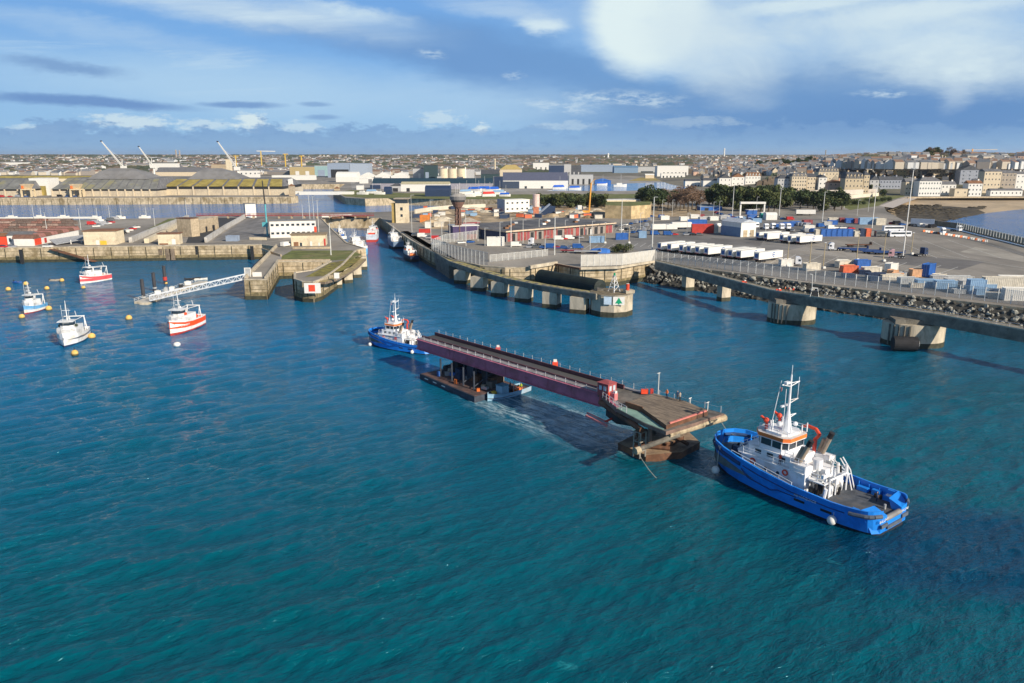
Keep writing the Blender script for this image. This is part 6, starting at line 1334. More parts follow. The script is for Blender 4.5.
container(487, 246, .06, PWHITE, 'big white box container at the near corner of the terminal', 8.5, 4.2); container(420, 222.3, .05, mat('orange container', (.62, .22, .05), .6), 'orange container beside the control tower', 6.5, 4.6); container(425, 228, .02, PWHITE, 'white container below the orange one', 3.5, 3.4); container(226, 241.3, .02, LBLUE, 'pale blue grey container on the left dock ramp', 6.2, 2.8); container(434, 227, .05, CREM, 'cream container on the sandy yard', 6, 3)
t = container(419, 233, .05, RED, 'low red container near the right quay of the basin', 6.4, 2.0)
RJ = random.Random(31)
for i in range(34):
    px = RJ.uniform(835, 1018); yb_ = 268+(px-838)*.135; py = yb_+RJ.uniform(-4, 10)
    nm, m, L, h_ = RJ.choice([('cream', CREM, 4.2, 1.6), ('grey', STEEL, 3.4, 1.4), ('light blue', LBC, 3.6, 2.0), ('white', PWHITE, 4.4, 2.2), ('navy', NAVY, 4.0, 1.5), ('tan', TANC, 3.0, 1.5), ('grey', PGREY, 5, 2.4)])
    container(px, py, RJ.uniform(-.3, .5), m, '%s skip among those behind the right part of the fence' % nm, L, h_, 'skips behind the right part of the fence')
for i in range(22):
    px = RJ.uniform(655, 835); py = 217+RJ.uniform(0, 6)+(0 if px < 760 else 7); nm, m, L, h_ = RJ.choice([('cream', CREM, 6.1, 2.6), ('blue', BLUE, 6.1, 2.6), ('white', PWHITE, 6.1, 2.6), ('grey', PGREY, 5, 2.4), ('maroon', MARO, 6.1, 2.6), ('light blue', LBC, 6.1, 2.6)])
    container(px, py, RJ.uniform(-.1, .3), m, '%s container in the crowded lanes before the trees' % nm, L, h_, 'containers in the crowded lanes before the trees')
# buses
def bus(px, py, rz, m, label):
    t = thing('bus', label, 'bus', G(px, py, QZ), rz, 'buses parked behind the containers'); b = MB(); extr(b, [(0, .4), (11.8, .4), (12, 1.4), (11.8, 3.1), (0, 3.2)], 0, 2.5, m); b.build('body', t)
    b = MB(); b.box((6, -.02, 1.6), (11, .06, 1.0), GLASS); b.build('side_window', t); b = MB(); b.box((11.95, 1.25, 1.4), (.1, 2.2, 1.4), GLASS); b.build('windscreen', t)
    for x in (2.6, 9): 
        for y in (.1, 2.4): MB().tube((x, y-.12, .48), (x, y+.12, .48), .48, TYRE, 10).build('wheel', t)
bus(876, 237, .05, COLS['grey'], 'grey bus left of the white buses'); bus(890, 237.3, .08, CW, 'white bus with dark windows at the right end of the row'); bus(884, 231.5, .06, CW, 'white bus parked behind the other buses')
# cars
CC = ['white', 'black', 'blue', 'silver', 'grey', 'red', 'white', 'silver', 'blue']
def rowcars(p0, p1, n, where, rz, miss=.15, vans=.15):
    for i in range(n):
        if R.random() < miss: continue
        t_ = i/(n-1); car(p0[0]+(p1[0]-p0[0])*t_+R.uniform(-.4, .4), p0[1]+(p1[1]-p0[1])*t_+R.uniform(-.15, .15), rz+R.uniform(-.06, .06), R.choice(CC), where, R.random() < vans)
rowcars((612, 228), (650, 221), 9, 'in the car park right of the terminal', 1.2); rowcars((616, 231.5), (652, 226), 8, 'in the second line right of the terminal', 1.2); rowcars((622, 234.5), (650, 231), 6, 'in the nearest line right of the terminal', 1.2, .1)
rowcars((655, 235), (700, 235.5), 8, 'in front of the red containers', .1, .2, .3); rowcars((716, 213), (736, 219), 8, 'left of the white gate portal', .9, .1, .3); rowcars((724, 220.5), (738, 221.5), 5, 'between the portal and the grey shed', .9, .1, .4)
rowcars((518, 209), (560, 207), 9, 'behind the terminal by the green trees', .2, .15); rowcars((520, 211.5), (545, 211), 6, 'on the sandy yard behind the terminal', .2, .2); rowcars((640, 216), (662, 218), 5, 'in front of the old stone bastion', .1, .1)
rowcars((88, 229), (112, 223), 7, 'behind the beige building on the left quay', .5, .1); rowcars((118, 236), (136, 228), 6, 'beside the dock wall on the left quay', .8, .1); rowcars((92, 225), (116, 220), 6, 'along the channel on the left quay', .5, .2, .5)
rowcars((788, 231), (822, 233), 8, 'between the truck tractors and the blue containers', 1.0, .2); rowcars((829, 228), (860, 229.5), 8, 'behind the blue container row', .1, .2); rowcars((892, 224), (932, 228), 9, 'in the queue near the beach slipway', .3, .1, .4); rowcars((415, 236), (436, 240), 4, 'on the right quay of the basin', .2, .2); rowcars((750, 217), (790, 220), 7, 'under the trees behind the gate portal', .1, .2, .4)
rowcars((700, 228), (718, 227), 5, 'left of the grey shed', .8, .1, .3); rowcars((790, 236), (818, 239), 7, 'behind the second row of trailers', .6, .1); rowcars((800, 226), (820, 227), 6, 'in the middle of the truck park', .4, .1, .4); rowcars((530, 248), (578, 248.5), 8, 'in front of the terminal doors', .1, .2); rowcars((548, 241), (580, 238.5), 7, 'parked along the terminal wall', .1, .15); rowcars((436, 245), (470, 243), 5, 'behind the mesh fence near the white container', .4, .2)
rowcars((2, 197.2), (26, 197), 4, 'on the far quay in front of the hangar', .05, .1, .5); rowcars((60, 196.8), (75, 196.8), 3, 'between the grain hoppers on the far quay', .05, .0, .5)
car(285.5, 246.5, 1.2, 'white', 'in the dark gap left of the beige house', True); car(48, 247.3, .1, 'white', 'driving along the left quay in front of the canopy', False); car(3, 247.8, .1, 'red', 'on the left quay beside the red shed'); car(12, 247.4, .1, 'silver', 'on the left quay in front of the white house'); car(516, 246.5, .1, 'white', 'next to the big white box container', True); car(831, 229, .2, 'white', 'alone on the tarmac before the lone trailer', True)
# barrier line
for i in range(26):
    t_ = i/25; p = G(924+62*t_, 231.8+10.2*t_-sin(pi*t_)*.3, QZ)
    k = 'barrier_w' if i % 3 else 'barrier_o'
    if k not in PROTO:
        o = MB().add([(-.7, -.35, 0), (.7, -.35, 0), (.7, .35, 0), (-.7, .35, 0), (-.7, -.1, 1.1), (.7, -.1, 1.1), (.7, .1, 1.1), (-.7, .1, 1.1)], [(4, 5, 6, 7), (0, 1, 5, 4), (1, 2, 6, 5), (2, 3, 7, 6), (3, 0, 4, 7)], PWHITE if i % 3 else ORANGE).build('road_barrier'); PROTO[k] = o
    else: o = PROTO[k].copy(); COL.objects.link(o)
    o.location = p; tag(o, '%s plastic barrier in the line across the tarmac' % ('white' if i % 3 else 'orange'), 'barrier', 'plastic barriers across the tarmac')
# ---- terminal and other buildings of the centre
ta, tb = G(506.5, 242, 7), G(613, 232.5, 7); dv = (tb-ta).normalized(); W_ = (tb-ta).length
tm = thing('ferry_terminal', 'long low terminal with dark roof and a row of red doors', 'terminal', ta, atan2(dv.y, dv.x)); D_ = 42; hh = 5.0
b = MB(); b.prism([(0, 0), (W_, 0), (W_, D_), (0, D_)], -1, hh, mat('terminal grey wall', (.30, .26, .23), .85, var=.1)); b.build('wall', tm)
b = MB(); b.prism([(-1.5, -1.5), (W_+1, -1.5), (W_+1, D_+1), (-1.5, D_+1)], hh, hh+.7, mat('cream fascia', (.60, .47, .33), .8), mat('terminal roof', (.10, .10, .105), .9, var=.35, scale=.12, dirt=(.2, .18, .16), dscale=.07)); rf_ = b.build('roof', tm)
for i in range(9): MB().box((6+i*W_/10, 8+(i*7) % 22, hh+.7), (2.4, 1.8, .9), R.choice([STEEL, PWHITE, TILE])).build('roof_unit', rf_)
for f0, f1, nd in ((.005, .05, 1), (.09, .2, 4), (.24, .262, 1), (.32, .41, 3), (.435, .45, 1), (.51, .60, 3), (.62, .66, 1), (.70, .715, 1), (.92, .99, 2)):
    for k in range(nd): MB().box((W_*(f0+(f1-f0)*(k+.5)/nd), -.06, .1), (W_*(f1-f0)/nd-.5, .2, 4.2), mat('dusty red door', (.30, .07, .06), .75, var=.3) if k % 2 == 0 else MARO).build('red_door', tm)
for f in (.06, .22, .29, .46, .48, .68, .76, .82, .88): MB().box((W_*f, -.05, .1), (2.0, .16, 3.8), DARK).build('dark_bay', tm)
b = MB(); b.prism([(-.3, 0), (-.1, 0), (-.1, D_), (-.3, D_)], 0, hh, NAVY); b.build('side_cladding', tm)
building('steel grey shed with white gable and two bay doors beside the red containers', G(740.5, 237.2, 7), G(752, 236, 7), 222.8, 16, PWHITE, 'front', mat('pale shed roof', (.45, .48, .52), .7), 1.6, door=[(.3, 2.6, 3.6, BEIGE), (.75, 2.6, 3.6, BEIGE)], name='shed', cat='shed')
sh = bpy.data.objects[[o.name for o in bpy.data.objects if o.name.startswith('shed')][-1]]; sh.rotation_euler.z = .42; 
MB().box((-.08, 8.2, 0), (.1, 16.2, 5.0), mat('blue grey cladding', (.17, .25, .36), .7, var=.08)).build('side_cladding', sh)
pp = thing('gate_portal', 'big white portal frame over the truck lanes', 'portal', G(740, 215.5, 7), -.03); L = 17; b = MB(); b.box((0, 0, 0), (1, 1, 8.4), PWHITE); b.cut(); b.box((L, 0, 0), (1, 1, 8.4), PWHITE); b.parts('leg', pp); MB().box((L/2, 0, 8.4), (L+1, 3, 1.4), PWHITE).build('beam', pp)
building('blue checkpoint booths under the white gate portal', (747, 214.5), (757, 214.5), 3.2, 4, BLUE, 'flat', PWHITE, name='booth', cat='booth'); building('teal and white kiosk right of the gate portal', (761, 219), (766, 219), 4, 4, mat('teal kiosk', (.02, .35, .28), .6), 'flat', PWHITE, name='booth', cat='booth'); building('white arched tent right of the gate portal', (766, 220), (777, 220), 3.5, 7, PWHITE, 'arch', PWHITE, 1.5, name='tent', cat='tent')
# control towers
p = G(393.5, 223, 7); t = thing('control_tower', 'cream port control tower with a glazed top and yellow stair shaft', 'tower', (p.x, p.y, 7)); mpx = 42/CP/71; w = 17*mpx*.75
MB().box((w*.7, w*.5, 0), (w, w, 12.5), CREAM).build('shaft', t); MB().box((w*.7, w*.5, 12.5), (w*1.02, w, 2.6), GLASS).build('window_band', t); MB().box((w*.7, w*.5, 15.1), (w*1.25, w*1.2, .6), PSTONE).build('roof', t); MB().box((-w*.0, w*.5, 0), (w*.28, w*.7, 12.5), mat('ochre stair shaft', (.42, .30, .10), .8)).build('stair_shaft', t)
b = MB(); b.box((w*.7, -.05, 8), (1.6, .15, 2), GLASS).cut(); b.box((w*.7, -.05, 4), (1.4, .15, 1.6), GLASS); b.parts('window', t)
p = G(458.5, 239, 7); t = thing('signal_tower', 'brown column tower with a wide grey mushroom shaped lookout', 'tower', (p.x, p.y, 7)); zt = ZAT(p.y, 193.5)-7; BC = mat('brown tower cladding', (.21, .12, .09), .8, var=.2)
b = MB()
for k in range(6):
    a = k*pi/3; b.tube((1.7*cos(a), 1.7*sin(a), 0), (1.3*cos(a), 1.3*sin(a), zt*.72), .28, BC, 5)
    for z in range(6): b.tube((1.6*cos(a), 1.6*sin(a), zt*.12*z), (1.5*cos(a+pi/3), 1.5*sin(a+pi/3), zt*.12*(z+1)), .15, BC, 4)
b.tube((0, 0, 0), (0, 0, zt*.72), .8, BC, 10); b.build('column', t); MB().tube((0, 0, zt*.70), (0, 0, zt*.82), 2.0, BC, 16, 3.6).tube((0, 0, zt*.82), (0, 0, zt*.86), 3.6, DARK, 16).build('lookout_base', t); MB().tube((0, 0, zt*.86), (0, 0, zt*.94), 4.0, GREYM, 18, 4.3).tube((0, 0, zt*.94), (0, 0, zt), 4.3, mat('pale lookout roof', (.33, .31, .28), .8), 18, 2.2).build('lookout', t)
b = MB()
for k in range(3): b.tube((k-1, .3*k, zt), (k-1, .3*k, zt+3.5+k), .08, PWHITE, 4)
b.parts('antenna', t)
building('dark purple and red kiosk at the foot of the brown tower', (453, 239.5), (479, 238.6), 226.5, 10, mat('dark purple wall', (.07, .05, .12), .8), 'flat', PWHITE, door=[(.75, 6, 2.4, MARO), (.3, 3, 2.4, GLASS)], name='kiosk', cat='kiosk')
building('pale roofed annex right of the brown tower', (463, 234), (480, 233), 222.5, 9, MARO, 'hip', PSTONE, 2.2, name='kiosk', cat='kiosk'); building('white two level building with a blue end between the channel and the sandy yard', (505, 212.5), (529.5, 211.5), 200.5, 12, PWHITE, 'flat', PWHITE, win=(5, 2), wsz=(1.6, 1.2)); 
MB().box((-.1, 6.2, 0), (.14, 12.2, 9.8), LBLUE).build('side_cladding', bpy.data.objects[[o.name for o in bpy.data.objects if o.name.startswith('building')][-1]])
# stone bastion
bs = thing('stone_bastion', 'old beige stone bastion with angled corner in front of the trees', 'bastion', (0, 0, 0)); P_ = [tuple(G(a, c_, 7))[:2] for a, c_ in ((605, 218), (631, 219), (650, 217.5), (651, 213.5), (606, 213.5))]
MB().prism(P_, 6, 15.8, mat('bastion stone', (.50, .38, .21), .9, var=.3, scale=.25, dirt=(.34, .25, .13), dscale=.12), GRASS).build('rampart', bs)
b = MB()
for a, c_ in ((612, 217.7), (640, 217.9)): q = G(a, c_, 7); b.box((q.x, q.y, 12.5), (2, .6, 1.6), GRASS).cut()
b.parts('ivy_patch', bs)
building('cream shed behind the old stone bastion', (606, 207), (640, 206.5), 200.5, 12, CREAM, 'flat', PWHITE, door=[(.2, 5, 4, DARK)])
# telescopic crane, tower crane, concrete plant
t = thing('telescopic_crane', 'yellow orange telescopic crane on the sandy yard', 'crane', G(589, 214, 7)); zt = ZAT(t.location.y, 183)-7; MB().tube((0, 0, 1), (1, 0, zt), .55, ORANGE if 0 else mat('crane orange', (.75, .36, .06), .6), 8, .6).build('boom', t); b = MB(); b.box((-3, 0, 0), (7, 3, 2.6), mat('crane orange', (.75, .36, .06), .6)); b.build('carrier', t); MB().box((-7, 0, 3.4), (3, 3, 3), PWHITE).build('cab', t); MB().tube((1, 0, zt), (4, 0, zt+3), .22, mat('crane orange', (.75, .36, .06), .6), 6, .2).build('jib', t)
t = thing('mixing_plant', 'white and red silo plant standing among dark machinery on the sandy yard', 'silo plant', G(536, 215, 7)); b = MB()
MB().tube((0, 0, 6), (0, 0, 15), 2.6, mat('pinkish silo', (.66, .50, .44), .7), 12).build('silo', t); MB().box((0, 0, 0), (4, 4, 6), mat('red lattice', (.5, .18, .1), .7)).build('frame', t); MB().box((9, 3, 0), (10, 7, 6), NAVY).build('machine_shed', t); MB().tube((2, 0, 1), (10, -1, 8), .8, LBLUE, 6).build('conveyor', t)
# rubble heaps
for i in range(60):
    px, py = R.uniform(430, 604), R.uniform(210, 226)
    if py > 218 and px > 492: py = R.uniform(209, 217.5)
    p = G(px, py, 7); b = MB(); r0 = R.uniform(3, 9); hgt = r0*R.uniform(.2, .4); n = 12
    vs = [(0, 0, hgt)]+[(r0*.5*cos(2*pi*k/n)*R.uniform(.8, 1.2), r0*.4*sin(2*pi*k/n)*R.uniform(.8, 1.2), hgt*R.uniform(.45, .8)) for k in range(n)]+[(r0*cos(2*pi*k/n)*R.uniform(.85, 1.15), r0*.8*sin(2*pi*k/n), -.05) for k in range(n)]
    b.add(vs, [(0, 1+k, 1+(k+1) % n) for k in range(n)]+[(1+k, 1+n+k, 1+n+(k+1) % n, 1+(k+1) % n) for k in range(n)], R.choice([RUBBLE, BEIGE, mat('brown earth', (.24, .16, .09), .95, var=.3), mat('pale gravel', (.55, .48, .36), .95, var=.2)]))
    o = b.build('rubble_heap'); o.location = p; tag(o, 'heap of sandy rubble in the work yard behind the terminal', 'heap', 'rubble heaps in the work yard')
for i in range(46):
    px, py = R.uniform(415, 602), R.uniform(209, 219); p = G(px, py, 7)
    nm, m, lab = R.choice([('site_hut', PWHITE, 'white site hut'), ('site_hut', ORC, 'orange site hut'), ('site_hut', LBC, 'blue site hut'), ('site_hut', CREM, 'cream site hut'), ('site_hut', NAVY, 'dark site hut')])
    t = thing(nm, lab+' on the sandy work yard', 'hut', p, R.uniform(-.3, .3), 'site huts on the work yard'); MB().box((0, 0, 0), (R.uniform(3, 6), 2.6, 2.6), m).build('wall', t); MB().box((0, 0, 2.6), (6, 2.9, .15), GREYM).build('roof', t)
# blue tarpaulin boat, bush
b = MB(); b.loft([[(x, y*w_, z*h_) for y, z in ((-2, 0), (-1.9, .7), (-1, 1.6), (0, 2.2), (1, 1.6), (1.9, .7), (2, 0))] for x, w_, h_ in ((-4.6, .5, .6), (-3.6, .9, .9), (0, 1, 1.05), (3, .9, .95), (4.4, .4, .7))], BLUE); o = b.build('covered_boat'); o.location = G(600, 253, 7); tag(o, 'long blue tarpaulin covered boat behind the panel fence', 'covered boat')
# grain hoppers on the far quay
for px in (27, 76):
    t = thing('grain_hopper', 'cream grain hopper tower at the %s of the far grey hangar' % ('left' if px < 50 else 'middle'), 'hopper', G(px, 197.0, 7)); m = mat('hopper cream', (.66, .53, .33), .8, var=.15)
    b = MB()
    for x in (-5, 5):
        for y in (0, 6): b.box((x, y, 0), (1.6, 1.2, 7), m).cut()
    b.parts('leg', t); MB().box((0, 3, 7), (11, 7.5, 1.2), m).add([(-5.5, -.5, 13), (5.5, -.5, 13), (5.5, 6.5, 13), (-5.5, 6.5, 13), (-3, 1.5, 8), (3, 1.5, 8), (3, 4.5, 8), (-3, 4.5, 8)], [(0, 1, 5, 4)[::-1], (1, 2, 6, 5)[::-1], (2, 3, 7, 6)[::-1], (3, 0, 4, 7)[::-1]], m).build('hopper_funnel', t); MB().box((-3, -.7, 8.4), (2.4, .3, 3), ORANGE).build('side_panel', t)
# ================================================================ far quay hangars
def hangar(label, x0, x1, yb, bands, ridge, cols, roofm, apex):
    """long storage hangar: colonnade wall, sloped lower roof split in panels, louvre band and a tall hipped roof behind"""
    a, c_ = G(x0, yb, QZ), G(x1, yb, QZ); W_ = c_.x-a.x; t = thing('storage_hangar', label, 'hangar', (a.x, a.y, QZ)); Y0 = a.y
    z1 = ZAT(Y0, bands[0])-QZ; z2 = ZAT(Y0+2, bands[1])-QZ; z3 = ZAT(Y0+24, bands[2])-QZ
    cw = mat('hangar cream', (.58, .49, .35), .85, var=.12, dirt=(.42, .35, .26), dscale=.05)
    MB().prism([(0, 0), (W_, 0), (W_, 78), (0, 78)], -1, z1, cw).build('wall', t)
    MB().prism([(1, .6), (W_-1, .6), (W_-1, 77), (1, 77)], z1, z2, DARK).build('louvre_band', t)
    n = cols; b = MB()
    MB().add([(0, 0, z2), (W_, 0, z2), (W_-6, 24, z3), (6, 24, z3), (W_, 78, z2), (0, 78, z2), (W_-6, 54, z3), (6, 54, z3)], [(0, 1, 2, 3), (1, 4, 6, 2), (4, 5, 7, 6), (5, 0, 3, 7), (3, 2, 6, 7)], SLATE2).build('lower_roof', t)
    for k in range(n):
        u0, u1 = (k+.08)/n, (k+.92)/n; xa, xb = W_*u0, W_*u1; xc, xd = 6+(W_-12)*u0, 6+(W_-12)*u1
        MB().add([(xa, -.3, z2+.15), (xb, -.3, z2+.15), (xd, 22.5, z3-.5), (xc, 22.5, z3-.5), (xa, -.3, z2), (xb, -.3, z2)], [(0, 1, 2, 3), (4, 5, 1, 0)], roofm).build('roof_panel', t)
        MB().box((W_*k/n+.6, -.3, 0), (1.4, .6, z2), PCREAM).build('pilaster', t)
    if ridge:
        za = ZAT(Y0+38, apex[2])-QZ; ax0 = G(apex[0], 190, 7).x*(Y0+38)/G(apex[0], 190, 7).y-a.x; ax1 = G(apex[1], 190, 7).x*(Y0+38)/G(apex[1], 190, 7).y-a.x
        r0 = G(ridge[0], 190, 7).x*(Y0+24)/G(ridge[0], 190, 7).y-a.x; r1 = G(ridge[1], 190, 7).x*(Y0+24)/G(ridge[1], 190, 7).y-a.x
        n_ = 8; secs = []
        for q, f in ((0, 0), (.45, .36), (.8, .8), (1, 1)):
            pass
        V = [(r0, 20, z3-1), (r1, 20, z3-1), (r1, 60, z3-1), (r0, 60, z3-1), (r0+(ax0-r0)*.6, 30, z3+(za-z3)*.68), (r1+(ax1-r1)*.6, 30, z3+(za-z3)*.68), (r1+(ax1-r1)*.6, 50, z3+(za-z3)*.68), (r0+(ax0-r0)*.6, 50, z3+(za-z3)*.68), (ax0, 38, za), (ax1, 38, za), (ax1, 42, za), (ax0, 42, za)]
        MB().add(V, [(0, 1, 5, 4), (1, 2, 6, 5), (2, 3, 7, 6), (3, 0, 4, 7), (4, 5, 9, 8), (5, 6, 10, 9), (6, 7, 11, 10), (7, 4, 8, 11), (8, 9, 10, 11)], GREYM).build('hipped_roof', t)
    return t
hangar('grey far hangar with a tall hipped roof and pale colonnade at its foot', 52, 158, 196.4, (191, 189.2, 178), (90, 152), 13, mat('grey glazed roof', (.20, .20, .185), .8, var=.25, scale=.1, dirt=(.27, .25, .13), dscale=.06), (112, 133, 168.2))
hangar('dark roofed far hangar cut by the left edge of the photo', -60, 31, 196.4, (191, 189.2, 179), None, 7, mat('grey glazed roof', (.20, .20, .185), .8), None)
hangar('far hangar with olive lichened roof panels and a grey hipped roof', 163, 284, 195.2, (189.2, 186.4, 178.3), (190, 242), 8, OLIVE, (207, 222, 168.3))
building('long olive roofed shed behind the far grey hangar', (-40, 184), (95, 184), 178.5, 24, CREAM, 'gable', OLIVE, 3.5)
building('white block with an olive panel between the far grey hangars', (31, 195.4), (50, 195.4), 178.5, 20, PWHITE, 'flat', PWHITE, door=[(.5, 14, 10, OLIVE)])
def harbour_crane(px, py, tx, ty, label, m=PWHITE):
    p = G(px, py, 7); t = thing('harbour_crane', label, 'crane', p); zt = ZAT(p.y, ty)-7; X2 = (tx-px)*p.y/F*1.02
    MB().tube((0, 0, 0), (0, 0, 22), 1.6, m, 8).build('tower', t); b = MB(); b.box((-1, 0, 20), (8, 5, 5), m); b.build('machine_house', t)
    b = MB(); q0 = Vector((2, 0, 18)); q1 = Vector((X2, 0, zt)); d = (q1-q0).normalized(); s = Vector((d.z, 0, -d.x))
    for o_ in (-1.0, 1.0):
        for y in (-.9, .9): b.tube(q0+s*o_+Vector((0, y, 0)), q1+s*o_*.3+Vector((0, y*.4, 0)), .35, m, 4)
    for i in range(18):
        u = q0.lerp(q1, i/18); v = q0.lerp(q1, (i+1)/18); k0 = 1-.7*i/18; k1 = 1-.7*(i+1)/18; sg_ = 1 if i % 2 else -1; b.tube(u+s*k0*sg_, v-s*k1*sg_, .3, m, 4)
    b.build('jib', t); MB().box((q1.x, 0, q1.z-1), (2.4, 1.6, 1.8), DARK).build('jib_head', t)
    b = MB(); b.tube((-3, 0, 25), (-2, 0, 36), .5, m, 5); b.tube((-2, 0, 36), tuple(q0.lerp(q1, .75)), .14, m, 4); b.build('stay_frame', t)
harbour_crane(126, 182, 107, 141, 'white harbour crane with the longest leaning jib above the left grey hangar'); harbour_crane(155, 180, 143, 146.5, 'white harbour crane with a shorter jib between the two hangars'); harbour_crane(239, 184, 222, 141.5, 'white harbour crane with a leaning jib behind the olive roofed hangar')
for k, (px, top) in enumerate(((101, 163), (133, 160), (208, 160), (240, 163))): pass
building('brown brick block beside the right harbour crane', (212, 175), (228, 175), 164.5, 20, BEIGE, 'flat', TILE); building('cream silo block at the foot of the right harbour crane', (227, 178), (231, 178), 159.5, 12, CREAM, 'flat', CREAM); building('white silo block right of the right harbour crane', (240, 182), (258, 182), 171, 14, PWHITE, 'flat', PWHITE, win=(4, 2), wsz=(2, 2))
# bascule bridge, lock island
bb = thing('bascule_bridge', 'low white road bridge with a white raised tower at the lock', 'bridge', G(300, 194.2, 7)); L = (G(338, 192, 7)-G(300, 194.2, 7)).length
MB().box((L/2, 0, -.5), (L, 9, 3.4), PWHITE).build('deck', bb); b = MB(); b.prism([(-12, 0), (0, 0), (0, 9), (-12, 9)], 0, 3, PWHITE); b.add([(-13, 2, 0), (-8, 2, 0), (-9, 2, 17), (-13, 2, 16), (-13, 7, 0), (-8, 7, 0), (-9, 7, 17), (-13, 7, 16)], [(0, 1, 2, 3), (7, 6, 5, 4), (1, 5, 6, 2), (3, 2, 6, 7), (4, 0, 3, 7)], PWHITE); b.build('bridge_tower', bb)
for px, py, tx in ((289, 196, 182), (334, 190.5, 184.5)): building('small stone keeper house beside the white lock bridge', (px, py), (px+5, py), tx+4, 6, BEIGE, 'hip', TILE, 2)
